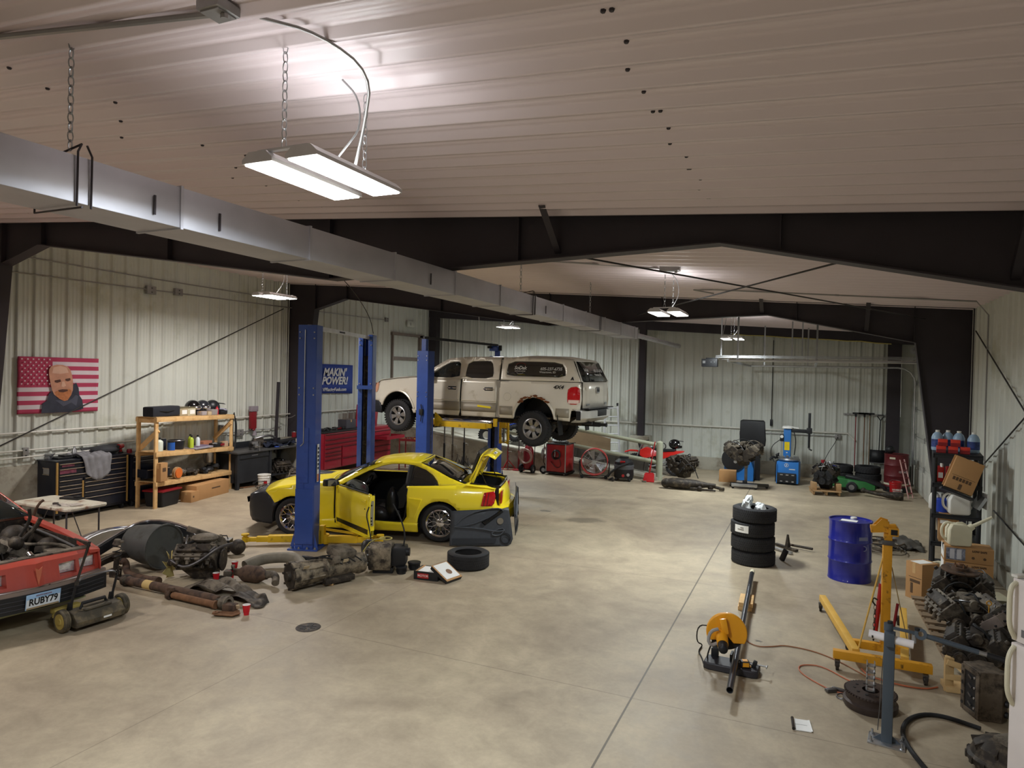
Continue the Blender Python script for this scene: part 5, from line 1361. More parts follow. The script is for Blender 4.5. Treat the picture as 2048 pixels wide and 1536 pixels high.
b=B(mat('clear_tub',(190,180,176),.2,trans=.4));b.box((0,0,.065),(.2,.16,.13),bev=.01,taper=1.08);one(b,'plastic_tub','clear plastic tub in front of the middle helmet','tub',shp(1.9,.07,zs(0,1.9)),RZ)
bottle('red bottle standing on the pine shelf top near the right helmet',shp(2.1,.08,zs(0,2.1)),.2,.035,mat('red_bottle',(190,40,56),.3),red,None)
t=thing('power_cord_reel','dark helmet liner and goggles lying at the right end of the pine shelf top','goggles',shp(2.34,.1,zs(0,2.3)),RZ)
b=B(black);b.box((0,0,.05),(.26,.1,.1),bev=.03);b.torus((.1,0,.06),.06,.016,'Y',14,6);b.done('goggle_frame',t)
b=B(mat('lilac_paper',(176,176,196),.7));b.box((.05,.02,.11),(.16,.12,.03),(0,.3,0));b.done('strap',t)
b=B(blackr);
for k in range(3):b.tube([(0,0,0),(.06,.03,-.05),(.12+k*.03,.04,-.3),(.1+k*.03,.04,-.7),(.02,.0,-.9-k*.05),(-.04,0,-.5),(-.02,0,-.02)],.011,6,smooth=2)
one(b,'rubber_hose','coiled black hose hanging on the right end of the pine shelf','hose',shp(SL+.03,.0,1.86),RZ)
# middle shelf
gm='containers on the middle board of the pine shelf'
bottle('white and green jug behind the left post of the pine shelf',shp(.28,.15,zs(1,.3)),.28,.085,mat('white_jug_plastic',(206,214,200),.4),black,gm,'jug','jug')
can('blue can on the middle board of the pine shelf',shp(.62,.12,zs(1,.6)),.17,.075,mat('bright_blue_label',(40,92,176),.4),gm,top=blackg)
can('dark can just right of the blue can on the pine shelf',shp(.62,.32,zs(1,.6)),.24,.06,mat('dark_can',(34,38,48),.4),gm)
t=thing('oil_pan','black plastic bucket with silver rim on the middle board of the pine shelf','bucket',shp(.95,.26,zs(1,.95)),RZ)
b=B(navy);b.lathe([(0,0),(.15,0),(.18,.2),(.17,.2),(.14,.01),(0,.01)],n=20);b.done('pail',t)
b=B(galv);b.torus((0,0,.2),.18,.006,n=24,k=6);b.done('rim',t)
for x,y,lab,c,h in ((1.24,.1,'left lime green spray bottle with black top on pine shelf',(176,196,60),.2),(1.36,.22,'right lime green bottle with black top on pine shelf',(170,190,50),.22),(1.48,.12,'white spray bottle beside the green ones on pine shelf',(206,214,220),.2)):
    bottle(lab,shp(x,y,zs(1,x)),h+.1,.05,mat('bottle_%d' % c[0],c,.35),black,gm,'spray_bottle')
b=B(mat('grey_lilac_sheet',(150,146,158),.6));b.box((0,0,.02),(.62,.3,.035),bev=.01);b.m(mat('striped_mag',(120,104,124),.6,0,.4,60)).box((.05,.02,.05),(.42,.2,.02),(0,0,.1));one(b,'magazine_stack','flat grey tray with magazines on the middle board of the pine shelf','tray',shp(1.5,.1,zs(1,1.5)),RZ)
b=B(mat('terracotta_box',(168,110,84),.7));b.box((0,0,.07),(.32,.2,.14),bev=.006);one(b,'orange_box','terracotta colored box at the back of the middle pine shelf','box',shp(1.95,.3,zs(1,1.9)),RZ)
b=B(black);b.box((0,0,.05),(.3,.16,.1),bev=.02);b.m(galv).ball((-.08,-.03,.09),.06,10,(1.3,1,.5));b.m(red_d).box((.14,-.04,.05),(.14,.1,.05));one(b,'power_tool','black and silver tool on the right of the middle pine shelf','tool',shp(2.1,.1,zs(1,2.1)),RZ)
carton('small tan box at the right end of the middle pine shelf',(.14,.13,.12),shp(2.42,.1,zs(1,2.4)),RZ,m=mat('tan_small_box',(184,156,132),.7))
b=B(galv);b.lathe([(0,0),(.07,0),(.1,.04),(.12,.3),(.115,.3),(.06,.01)],n=20);one(b,'steel_pail','tilted galvanised pail hanging under the middle board of the pine shelf','pail',shp(2.12,.3,.68),RZ)
# lower shelf
carton('cardboard carton standing on end at the left of the lower pine shelf',(.20,.14,.38),shp(.16,-.02,zs(2,.1)),RZ,prints=(('-y',0,.24,.1,.08),))
t=thing('filter_disc','orange and tan round filter on the lower board of the pine shelf','filter',shp(.68,-.02,zs(2,.7)),RZ)
b=B(mat('tan_felt',(176,138,96),.9));b.cyl((0,.06,.12),(0,-.0,.12),.13,n=24);b.done('felt_ring',t)
b=B(mat('orange_disc',(214,110,40),.7));b.cyl((0,0,.12),(0,-.02,.12),.105,n=24);b.done('disc',t)
for x,y,lab,sd,m in ((.95,.2,'greasy metal casting left on the lower pine shelf',3,grimy2),(1.25,.14,'dark toothed gear part in the middle of the lower pine shelf',5,grimy),(1.7,.12,'black plastic engine cover on the lower pine shelf',9,black),(2.15,.26,'large black bag of parts at the right of the lower pine shelf',11,blackr)):
    r=random.Random(sd);b=B(m)
    for k in range(7):
        c=(rv(r,-.13,.13),rv(r,-.08,.1),rv(r,.03,.12));s=rv(r,.05,.1)
        if k % 3==0:b.box(c,(s*1.8,s,s),(rv(r,0,1),0,rv(r,0,3)),bev=.01)
        elif k % 3==1:b.ball(c,s,10,(1.2,1,.7))
        else:b.cyl(c,(c[0]+.1,c[1],c[2]+.02),s*.6,n=12)
    one(b,'car_part',lab,'car part',shp(x,y,zs(2,x)),RZ)
# under the shelf
t=thing('storage_tote','black storage tote with a dark red lid under the pine shelf','tote',shp(.42,.16,0),RZ)
b=B(black);b.loft([[(-.24,-.2,0),(.24,-.2,0),(.24,.2,0),(-.24,.2,0)],[(-.28,-.23,.32),(.28,-.23,.32),(.28,.23,.32),(-.28,.23,.32)]]);b.done('tub',t,bevel=.02)
b=B(red_d);b.box((0,0,.335),(.6,.5,.035),bev=.01);b.done('lid',t)
carton('long low cardboard box under the pine shelf, a small one at its left end',(1.15,.5,.33),shp(1.58,.02,0),RZ,prints=(('-y',.1,.2,.3,.03),))
carton('small cardboard box in front of the left end of the long low box',(.26,.26,.23),shp(.93,-.12,0),RZ,prints=(('-y',-.05,.12,.04,.04),))
# bucket and wire pile
t=thing('bucket','white plastic bucket with red print beside the pine shelf','bucket',(-12.15,12.55,0))
b=B(white);b.lathe([(0,0),(.13,0),(.15,.36),(.14,.36),(.125,.01),(0,.01)],n=24);b.torus((0,0,.36),.152,.008,n=24,k=6);b.torus((0,0,.30),.149,.006,n=24,k=6);b.m(red);b.box((.12,-.085,.18),(.08,.01,.1),(0,0,.9));b.done('pail',t)
b=B(galv);b.tube([(-.15,0,.32),(-.1,-.12,.22),(.0,-.17,.18),(.1,-.12,.22),(.15,0,.32)],.004,5,smooth=2);b.done('handle',t)
r=random.Random(4);b=B(rust)
for k in range(16):
    c=Vector((rv(r,-.35,.35),rv(r,-.5,.5),rv(r,.02,.16)))
    b.tube([c+Vector((rv(r,-.25,.25),rv(r,-.25,.25),rv(r,-.01,.12))) for _ in range(5)],.008,5,smooth=2);b.m(r.choice([rust,steel,blackr,red_d]))
one(b,'wiring_pile','tangled heap of wires and rods on floor by the white bucket','wire',(-11.85,12.45,.02))
t=thing('engine_block','grimy engine parts on the floor behind the black car bumper','engine',(-11.7,13.3,0),.6);engine(t,21,.5,.45,.42,grimy,grimy2,hoses=8)

# dark workbench
WB=thing('workbench','dark steel workbench with a vise against the left wall','workbench',(-12.95,13.2,0),R(1))
bm_=mat('dark_bench_steel',(48,50,54),.5,.3,.15,4);bt=mat('worn_bench_top',(84,84,84),.45,.4,.2,5)
b=B(bt);b.box((0,0,.89),(.8,2.3,.04),bev=.004);b.m(bm_).box((-.38,0,.98),(.03,2.3,.16));b.done('bench_top',WB)
for y in (-1.08,0,1.08):
    for x in (-.34,.34):b=B(bm_);b.box((x,y,.435),(.07,.07,.87));b.done('leg',WB)
b=B(bm_);b.box((0,-.55,.5),(.7,1.0,.7));b.box((0,.5,.2),(.7,1.1,.02));b.done('cabinet',WB)
b=B(bm_);b.box((.36,-.55,.8),(.02,.96,.12));b.m(galv).box((.372,-.55,.8),(.01,.2,.015));b.done('drawer',WB)
t=thing('bench_vise','grey bench vise bolted at the front of the dark workbench','vise',(-12.72,12.75,.91),R(-15))
b=B(steel);b.cyl((0,0,0),(0,0,.05),.09,n=18);b.box((-.05,0,.1),(.16,.1,.12),bev=.012);b.box((-.04,0,.18),(.05,.16,.06),bev=.004);b.done('body',t)
b=B(alu);b.box((.12,0,.12),(.1,.1,.1),bev=.012);b.box((.06,0,.18),(.05,.16,.06),bev=.004);b.cyl((.16,0,.11),(.3,0,.11),.014);b.cyl((.3,0,.0),(.3,0,.22),.008);b.done('moving_jaw',t)
t=thing('alternator_motor','dark electric motor lying at the back of the workbench','motor',(-13.05,13.25,.91),.9)
b=B(grimy);b.cyl((-.13,0,.13),(.12,0,.13),.11,n=22);b.cyl((.12,0,.13),(.2,0,.13),.03,n=12);b.box((0,0,.02),(.2,.16,.04));b.done('body',t)
b=B(steel);b.tube([(-.1,0,.22),(.1,0,.28),(.3,.05,.3),(.42,.08,.24)],.03,8,smooth=1);b.done('arm',t)
b=B(mat('dark_blue_cloth',(34,40,58),.9,0,.2,10));b.grid([[(-.28+.56*i/12,-.5+1.0*j/16,.06+.05*math.sin(i*1.1+j*.6)+.03*math.sin(j*1.7)) for j in range(17)] for i in range(13)]);one(b,'rag_heap','dark blue cloth heaped over the middle of the workbench','cloth',(-12.95,13.75,.91),solid=.02,ang=80)
b=B(black);b.box((0,0,.05),(.12,.8,.1),(.03,0,.05),bev=.02);one(b,'tool_case','long flat black case at the right end of the workbench','case',(-12.85,14.1-.0,1.0-.02),.05)
b=B(chrome)
for k in range(6):b.cyl((rnd.uniform(-.1,.1),rnd.uniform(-.2,.2),.015),(rnd.uniform(-.1,.1),rnd.uniform(-.2,.2),.015),.011,n=8)
b.m(mat('blue_ring',(40,70,150),.4)).torus((.05,-.25,.02),.05,.014,n=18)
one(b,'hand_tools','chrome wrenches and a blue ring lying on the workbench front','tools',(-12.68,13.72,.91))
b=B(steel_dk);b.box((0,0,1.25),(.06,.06,1.9),(0,.04,0));b.done('pole',None) if False else one(b,'steel_bar','tall dark steel bar leaning on the wall at the workbench','bar',(-13.1,13.95,.40-.0),rot=(0,0,0))
t=thing('brake_cleaner_dispenser','red dispenser tube mounted on the left wall above the workbench','dispenser',(-13.25,13.25,1.32))
b=B(red_d);b.box((0,0,.32),(.1,.18,.52),bev=.02);b.cyl((.0,.0,.02),(0,.06,.12),.05);b.done('body',t)
b=B(mat('clear_plastic',(170,160,170),.2,trans=.4));b.box((.02,0,.58),(.1,.24,.14),bev=.01);b.cyl((.02,.05,-.12),(.02,.05,.02),.06,.03,14);b.done('bottle',t)
b=B(mat('grey_bin',(150,148,146),.6));b.lathe([(0,0),(.09,0),(.1,.16),(0,.16)],n=16);one(b,'small_pot','small grey pot standing at the back of the workbench top','pot',(-13.18,13.32,.91))
t=thing('engine_block','dark machinery and hoses under the right end of the workbench','machine',(-12.9,13.85,.0),1.2);engine(t,33,.5,.5,.5,grimy,grimy,hoses=9)
# fire extinguisher on column pier
t=thing('fire_extinguisher','small red fire extinguisher standing on the concrete block at the black column','fire extinguisher',(-12.86,14.62,1.085))
b=B(red);b.lathe([(0,0),(.05,0),(.05,.2),(.03,.25),(0,.25)],n=16);b.done('cylinder',t)
b=B(galv);b.cyl((0,0,.25),(0,0,.29),.015);b.box((.02,0,.3),(.08,.02,.02),(0,-.3,0));b.m(paper).lathe([(.0505,.08),(.0505,.15)],n=16);b.done('valve',t)
can('dark red can on the concrete block behind the workbench',(-12.95,14.45,1.085),.14,.06,red_d,None)
run('loose_cable','thin grey cable looping from the left wall to the black column','cable',[(XW,13.9,1.7),(-13.2,14.2,1.62),(-13.1,14.45,1.6),(-13.05,14.6,1.68)],.008,cond_m,smooth=2)

# red tool chests
RT_=thing('red_tool_chest','long dark red tool chest with many drawers behind the tall blue lift post','tool chest',(-12.35,14.98,0),R(4))
redc=mat('red_cabinet',(156,34,52),.38,.1,.05,coat=.3)
b=B(redc);b.box((-.28,1.02,.66),(.54,2.04,1.02),bev=.006);b.m(black).box((-.28,1.02,1.19),(.58,2.08,.04),bev=.008);b.done('body',RT_)
for z0,z1 in ((1.0,1.15),(.88,1.0),(.76,.88)):drawer(RT_,.02,2.02,z0,z1,m=redc,handle=black)
for z0,z1 in ((.64,.76),(.55,.64),(.43,.55),(.16,.43)):drawer(RT_,.02,.82,z0,z1,m=redc,handle=black)
for z0,z1 in ((.42,.76),(.16,.42)):drawer(RT_,.88,2.02,z0,z1,m=redc,handle=black)
for y in (.12,1.9):
    b=B(blackr);b.cyl((-.1,y -.02,.07),(-.1,y+.02,.07),.07,n=16);b.box((-.1,y,.13),(.08,.06,.04));b.done('caster',RT_)
r=random.Random(8);b=B(red_d)
for k in range(7):
    b.m([red_d,black,steel,blackr,grimy][k % 5]);y=.1+k*.19;b.box((-.25+rv(r,-.1,.1),y,1.25),(rv(r,.06,.2),rv(r,.08,.25),rv(r,.04,.09)),(0,0,rv(r,0,1)),bev=.008)
b.tube([(-.1,.1,1.25),(-.15,.35,1.33),(-.2,.6,1.24),(-.1,.9,1.30)],.018,6,smooth=2)
q=one(b,'tool_clutter','row of hand tools and black parts on top of the long red tool chest','tools',(-12.35,14.98,0),R(4));q['kind']='stuff'
carton('dark grey box on top of the long red tool chest',(.3,.5,.26),(-12.75,16.5,1.22),R(4),m=mat('dark_grey_carton',(74,72,80),.7))
RT2=thing('red_tool_chest','red tool chest with a pulled-out drawer left of the pickup front wheel','tool chest',(-12.45,17.2,0),R(2))
b=B(redc);b.box((-.28,.62,.62),(.52,1.24,.98),bev=.006);b.box((-.28,.62,1.16),(.54,1.26,.10),bev=.01);b.done('body',RT2)
for z0,z1 in ((.92,1.08),(.60,.78),(.42,.60),(.15,.42)):drawer(RT2,.02,1.22,z0,z1,m=redc,handle=black)
b=B(redc);b.box((.28,.7,.84),(.5,1.0,.01));b.box((.53,.7,.88),(.02,1.04,.1));b.box((.28,.19,.88),(.5,.012,.1));b.box((.28,1.21,.88),(.5,.012,.1));b.done('open_drawer',RT2)
b=B(redc);b.box((-.5,.62,1.55),(.03,1.2,.7),(0,.08,0),bev=.01);b.done('raised_lid',RT2)
for y in (.1,1.1):
    b=B(blackr);b.cyl((-.1,y -.02,.07),(-.1,y+.02,.07),.07,n=16);b.box((-.1,y,.13),(.08,.06,.03));b.done('caster',RT2)
t=thing('tool_cart','red open tool cart with wrenches near the blue post under the pickup','cart',(-10.9,17.4,0),.2)
for x in (-.4,.4):
    for y in (-.25,.25):b=B(red_d);b.box((x,y,.45),(.03,.03,.9));b.done('leg',t)
for z in (.3,.88):
    b=B(red_d);b.box((0,0,z),(.84,.54,.015));b.box((0,-.26,z+.03),(.84,.012,.07));b.box((0,.26,z+.03),(.84,.012,.07));b.done('tray',t)
r=random.Random(5);b=B(chrome)
for k in range(14):b.m(r.choice([chrome,steel,red,yel_lift]));x=rv(r,-.36,.3);y=rv(r,-.2,.2);b.cyl((x,y,.9),(x+rv(r,-.1,.2),y+rv(r,-.1,.1),.92+rv(r,0,.04)),rv(r,.008,.02),n=8)
q=one(b,'hand_tools','scattered wrenches and pliers on the red open tool cart','tools',(-10.9,17.4,0.005),.2);q['kind']='stuff'
b=B(alu)
for k in range(9):b.tube([(k*.035,0,.0),(k*.035-.02,.01,-.3),(k*.035+.02,.0,-.75)],.013,6)
q=one(b,'cable_bundle','bundle of silver rods and cables hanging beside the red tool cart','cable',(-11.35,17.95,.76),.2)

# red car with open engine bay
rcp=mat('faded_red_car_paint',(178,70,56),.42,0,.06,3,coat=.35,dirt=(150,84,68),dirt_amt=.15,dscale=4)
rc=thing('red_car','faded red car with its hood off and four square headlamps','car',(-7.73,4.62,0),R(173))
W0r=[(0,.68),(.12,.755),(.4,.79),(1.0,.83),(2.0,.86),(3.6,.86),(4.5,.79),(4.9,.70)]
Kr=[(.15,.93),(.35,.985),(.55,1.0),(.75,.985),(.9,.95),(1.3,.66)]
def Wr(x,z):return lerp(W0r,x)*lerp(Kr,z)
for s in (-1,1):
    fn=lambda x,z:(x,s*Wr(x,z),z)
    b=B(rcp)
    sheet(b,[(.10,.50),(.16,.74),(.6,.80),(1.9,.89),(2.0,.89),(2.0,.2),(1.2,.2)]+arc(.86,.30,.34,-5,185,16)+[(.5,.3),(.3,.42)],fn)
    b.done('front_fender',rc,solid=.012)
    b=B(rcp);b.loft([[(x,s*(w -k),z -dz) for w,k,z,dz in ((Wr(x,zz),0,zz,0),(Wr(x,zz),.11,zz,-.012),(Wr(x,zz),.11,zz,.03),(Wr(x,zz),.0,zz,.03))] for x,zz in ((.14,.735),(.6,.80),(1.0,.835),(1.95,.89))]);b.done('fender_top',rc)
    b=B(rcp);sheet(b,[(2.02,.89),(3.4,.90),(4.2,.90),(4.8,.86),(4.85,.3),(4.2,.3)]+arc(3.80,.30,.34,5,180,14)+[(3.4,.2),(2.02,.2)],fn);b.done('body_side',rc,solid=.012)
    b=B(rcp);sheet(b,[(1.95,.88),(2.55,1.22),(3.1,1.28),(3.7,1.22),(4.3,.90),(3.8,.90),(3.5,1.15),(3.1,1.2),(2.65,1.16),(2.15,.88)],fn,step=.08);b.done('roof_pillar',rc,solid=.02)
    b=B(glass_d);sheet(b,[(3.8,.90),(3.5,1.15),(3.1,1.2),(2.65,1.16),(2.15,.88)],lambda x,z:(x,s*(Wr(x,z)-.01),z));b.done('side_window',rc,solid=.005)
    for x in (.86,3.80):wheel(rc,(x,s*.70,.30),.30,.2,.18,'six',s,.3)
    b=B(black);pr=arc(.86,.3,.35,0,180,12);b.grid([[(x,s*.81,z) for x,z in pr],[(x,s*.42,z) for x,z in pr]]);b.done('wheel_housing',rc,solid=.004)
strip(glass_m,[(1.95,.90,.78),(2.55,1.22,.60)],.03,'windshield',[.1,.06],rc,solid=.006)
strip(rcp,[(2.52,1.21,.62),(3.1,1.28,None),(3.7,1.22,None)],.03,'roof',[.05,0,-.05],rc,wf=Wr)
strip(rcp,[(3.7,1.2,.6),(4.3,.92,None),(4.8,.87,None)],.03,'rear_deck',[-.05,0,0],rc,wf=Wr)
# nose: built in strips around lamp pockets
def nx(y,z):# nose surface x for lateral y
    t=abs(y)/.76;return .0+.17*t**1.7+(.06*(z -.5)/.25)-(.05*max(0,1-abs(y)/.09))
b=B(rcp)
ys=[-.76,-.705,-.50,-.46,-.26,-.2,-.1,-.05,0,.05,.1,.2,.26,.46,.50,.705,.76]
zs_=[.50,.535,.675,.715]
V={}
for j,z in enumerate(zs_):
    for i,y in enumerate(ys):V[i,j]=b._v((nx(y,z),y,z+(.03*(1-abs(y)/.8) if j==3 else 0)))
for i in range(len(ys)-1):
    for j in range(3):
        pocket=j==1 and ((ys[i],ys[i+1]) in ((-.705,-.50),(-.46,-.26),(.26,.46),(.50,.705)))
        if pocket:
            q=[(ys[i],.535),(ys[i+1],.535),(ys[i+1],.675),(ys[i],.675)]
            inn=[b._v((nx(y,z)+.09,y+(.012 if y < (ys[i]+ys[i+1])/2 else -.012),z+(.01 if z < .6 else -.01))) for y,z in q]
            out=[V[i,1],V[i+1,1],V[i+1,2],V[i,2]]
            for k in range(4):b._f((out[k],out[(k+1) % 4],inn[(k+1) % 4],inn[k]))
        else:b._f((V[i,j],V[i+1,j],V[i+1,j+1],V[i,j+1]))
rows=[[(nx(y,.715),y,.715+.03*(1-abs(y)/.8)) for y in ys],[(.16+.03*(abs(y)/.8),y,.745+.02*(1-abs(y)/.8)) for y in ys],[(.30,y*.99,.76) for y in ys]]
b.grid(rows)
b.done('nose',rc,ang=25)
hl=mat('headlamp_glass',(226,228,232),.1,.6,.3,30)
for y in (-.602,-.36,.36,.602):
    b=B(hl);b.box((nx(y,.6)+.075,y,.605),(.02,.19,.12),(0,0,-.0),bev=.006);b.m(chrome);b.tube([(nx(y,.6)+.062,y -.094,.547),(nx(y,.6)+.062,y+.094,.547),(nx(y,.6)+.062,y+.094,.663),(nx(y,.6)+.062,y -.094,.663)],.004,5,closed=True);b.done('headlamp',rc)
b=B(mat('red_arrow_emblem',(196,110,84),.4,.2));b.prism([(-.02,.0),(-.035,.1),(0,.07),(.035,.1),(.02,.0),(0,-.1)],.006,'YZ',0)
o=b.done('emblem',rc);o.location=(-.065,0,.62)
b=B(chrome);b.cyl((.24,-.06,.775),(.30,-.06,.80),.03,n=14);b.box((.30,.1,.775),(.08,.06,.03),bev=.008);b.done('hood_latch',rc)
# bumper
def bx(y):return -.07+.17*(abs(y)/.8)**1.8
bump_m=mat('grey_brown_bumper_strip',(132,116,106),.45,0,.08)
for nm,m,z0,z1,dx in (('bumper_strip',bump_m,.45,.50,.0),('front_bumper',black,.27,.45,-.012)):
    b=B(m)
    for y0 in [(-.80+i*.10) for i in range(16)]:
        y1=y0+.10
        b.loft([[(bx(y)+dx,y,z0),(bx(y)+dx,y,z1),(bx(y)+dx+.12,y,z1),(bx(y)+dx+.12,y,z0)] for y in (y0,y1)],caps=(y0 <-.79 or y1 > .79))
    b.done(nm,rc)
b=B(mat('bumper_groove',(46,44,46),.6))
for k in range(3):b.tube([(bx(-.76+i*.19)-.014,-.76+i*.19,.31+k*.045) for i in range(9)],.006,5)
b.done('bumper_groove',rc)
b=B(chrome);b.tube([(bx(-.78+i*.195)-.004,-.78+i*.195,.505) for i in range(9)],.008,5);b.done('chrome_line',rc)
b=B(mat('plate_sky',(150,186,222),.4,0,.1,9));b.box((0,0,0),(.006,.34,.17),bev=.003)
b.m(mat('plate_pale',(214,222,228),.4));b.box((-.004,0,-.02),(.003,.33,.10));b.m(mat('plate_hill',(150,132,100),.5)).box((-.0045,.0,-.072),(.003,.32,.02))
pl=b.done('license_plate',rc);pl.location=(-.125,-.02,.375);pl.rotation_euler=(0,R(-10),0)
text('RUBY79',.105,black,pl,(-.0065,0,-.005),(PI/2,0,-PI/2),bold=.003,sx=.78,name='plate_lettering')
text('SOUTH DAKOTA',.022,red_d,pl,(-.0065,0,.062),(PI/2,0,-PI/2),sx=.9,name='plate_lettering')
b=B(black);b.box((.04,0,.45),(.1,.42,.05),bev=.01);b.done('plate_recess',rc)
b=B(mat('pale_green_apron',(156,158,118),.6));b.box((.25,.1,.2),(.4,1.3,.02),(0,.15,0));b.box((.5,.4,.12),(.2,.5,.03),(0,.1,0));b.done('lower_apron',rc)
# engine bay tub and contents
b=B(grimy)
b.box((1.1,0,.38),(1.7,1.4,.03));b.box((.30,0,.57),(.03,1.4,.36));b.box((1.95,0,.62),(.04,1.6,.5));b.box((1.7,.2,.66),(.4,1.0,.16),bev=.03);b.ball((1.6,-.45,.72),.16,12)
for s in (-1,1):b.box((1.1,s*.68,.60),(1.7,.03,.42));b.ball((.98,s*.56,.62),.17,12,(1,.8,1))
b.box((.36,0,.735),(.1,1.36,.03))
b.done('engine_bay',rc)
be=B(grimy2);be.box((.26,0,.765),(.10,1.3,.02));be.box((.62,-.50,.66),(.25,.2,.1),bev=.02);be.tube([(.4,-.6,.7),(.7,-.55,.76),(1.0,-.3,.74),(1.3,-.2,.8)],.02,8,smooth=2);be.done('radiator_support',rc)
engine(rc,51,.6,.5,.46,grimy,grimy2,base=.36,pulleys=2,hoses=12)
for o in COL.objects:
    if o.parent is rc and o.name.split('.')[0] in ('engine_block','cylinder_head','valve_cover','intake_manifold','oil_pan','pulley','hose','bracket','accessory_housing'):o.location=(1.0,.05,0)
b=B(grimy);b.ball((.75,-.12,.84),.09,12,(1.3,.8,.9));b.tube([(.72,-.15,.85),(.66,-.28,1.0),(.62,-.32,1.12)],.025,8,smooth=1);b.tube([(.9,-.2,.85),(.88,-.32,1.05),(.86,-.30,1.2)],.02,8,smooth=1);b.done('loose_arm',rc)
b=B(alu);b.tube([(.45,-.62,.74),(.9,-.6,.80),(1.7,-.62,.84)],.012,6);b.tube([(.35,.2,.76),(.8,.3,.86),(1.1,.1,.9)],.014,6);b.done('brace_rod',rc)

# push sweeper
sw=thing('push_sweeper','dusty black push lawn sweeper with yellow wheels in front of the red car','sweeper',(-7.42,5.06,0),R(86))
dus=mat('dusty_black_plastic',(72,66,54),.7,0,.2,8,dirt=(112,100,76),dirt_amt=.4,dscale=7)
ydw=mat('dusty_yellow_plastic',(168,148,78),.6,0,.12,8)
# local x along the axle, +y toward the red car (rear)
b=B(dus);b.loft([[(x,-.16,.05),(x,-.18,.12),(x,-.10,.2),(x,.04,.22),(x,.16,.14),(x,.36,.08),(x,.36,.05)] for x in (-.27,.27)]);b.box((.0,-.06,.215),(.3,.12,.03),bev=.01);b.done('deck',sw,bevel=.012)
b=B(black);b.tube([(-.15,-.02,.2),(-.13,-.02,.27),(.12,-.02,.27),(.14,-.02,.2)],.02,8);b.m(paper).box((.06,-.182,.1),(.09,.004,.02));b.done('carry_handle',sw)
for x in (-.33,.33):
    b=B(dus);b.lathe(tire_prof(.125,.07,.085),(x,0,.125),'X',28);o=b.done('wheel',sw)
    b=B(ydw);b.lathe([(0,-.036),(.03,-.04),(.04,-.03),(.085,-.034),(.088,.034),(.04,.03),(.03,.04),(0,.036)],(x,0,.125),'X',24);b.done('hub',o)
b=B(ydw);b.box((-.12,.32,.15),(.3,.1,.06),(0,0,0),bev=.02);b.ball((-.18,.24,.12),.1,12,(1.3,1,.5));b.done('rear_guard',sw)
# handle: two lower tubes and a wide loop pointing back over the sweeper
for x in (-.24,.22):
    b=B(black);b.loft([[(x -.025,.02,.17),(x+.025,.02,.17),(x+.025,.06,.17),(x -.025,.06,.17)],[(x -.02,.0,.30),(x+.02,.0,.30),(x+.02,.03,.30),(x -.02,.03,.30)]]);b.cyl((x,.02,.22),(x+.03,-.04,.52),.014,n=10);b.done('handle_tube',sw)
    b=B(blackg);b.cyl((x+.03,-.04,.5),(x+.035,-.045,.55),.022,n=10);b.cyl((x+.03,-.04,.52),(x+(.12 if x < 0 else .04),-.13 if x < 0 else -.06,.98 if x < 0 else .60),.014,n=10);b.done('upper_tube',sw)
b=B(steel);b.tube([(-.21,-.04,.52),(-.14,-.05,.57),(.02,-.05,.575),(.18,-.05,.57),(.25,-.04,.52)],.011,8,smooth=1);b.done('cross_tube',sw)

# salvaged parts on the floor
dk_fender=mat('black_gloss_fender',(44,46,50),.22,.2,.1,6,coat=.4)
def band(name,label,pts,h,th,m,m2=None,group=None):
    b=B(m)
    P=[Vector(p) for p in pts]
    for _ in range(2):
        Q=[P[0]]
        for a,c in zip(P,P[1:]):Q+=[a*.75+c*.25,a*.25+c*.75]
        P=Q+[P[-1]]
    rings=[]
    for i,p in enumerate(P):
        t=(P[min(i+1,len(P)-1)]-P[max(i -1,0)]);t.z=0
        n=Vector((-t.y,t.x,0)).normalized()
        rings.append([p+n*th,p+n*th*1.3-Vector((0,0,h*.5)),p+n*th*.6-Vector((0,0,h)),p -n*th*.6-Vector((0,0,h)),p -n*th+Vector((0,0,0))])
    b.loft([[tuple(v) for v in r] for r in rings])
    t_=thing(name,label,'car part',tuple(P[0]*0),0)
    o=b.done('shell',t_,bevel=.008)
    if m2:
        b=B(m2);b.tube([p+Vector((0,0,.006)) for p in P],.016,8);b.done('bright_trim',t_)
    return t_
band('chrome_bumper','silver bumper bar lying behind the dark curved fender near the folding table',[(-9.55,6.0,.26),(-9.9,6.7,.42),(-9.9,7.4,.38),(-9.55,7.8,.22)],.20,.09,galv,chrome)
band('curved_fender','dark glossy curved fender arching around the grey drum on the floor',[(-9.15,6.02,.28),(-9.25,6.6,.46),(-9.3,7.15,.60),(-8.75,7.40,.52),(-8.2,7.35,.34),(-7.92,7.2,.17)],.15,.05,dk_fender,chrome)
band('bumper_bracket','dusty bent bumper reinforcement on floor left of the grey drum',[(-8.95,5.95,.10),(-9.1,6.25,.2),(-9.05,6.6,.26),(-8.95,6.9,.2)],.09,.05,grimy,grimy2)
t=thing('steel_drum','large dull grey drum lying on its side behind the engine with the yellow fan','drum',(-8.50,6.86,.335))
gdr=mat('dull_grey_drum',(84,86,84),.55,.2,.12,5,dirt=(66,64,58),dirt_amt=.3,dscale=4)
b=B(gdr);b.lathe([(.0,-.02),(.29,-.02),(.30,-.01),(.305,.0),(.325,0),(.325,-.03),(.30,-.06),(.29,-.3),(.24,-.62),(0,-.62)],(0,0,0),'X',40);b.done('drum_body',t)
b=B(steel)
for k in range(14):
    a=k*2*PI/14;b.cyl((-.004,math.cos(a)*.312,math.sin(a)*.312),(.008,math.cos(a)*.312,math.sin(a)*.312),.006,n=6)
b.done('bolts',t)
t=thing('shock_strut','black suspension strut standing upright left of the grey drum','car part',(-8.78,6.30,0),.3)
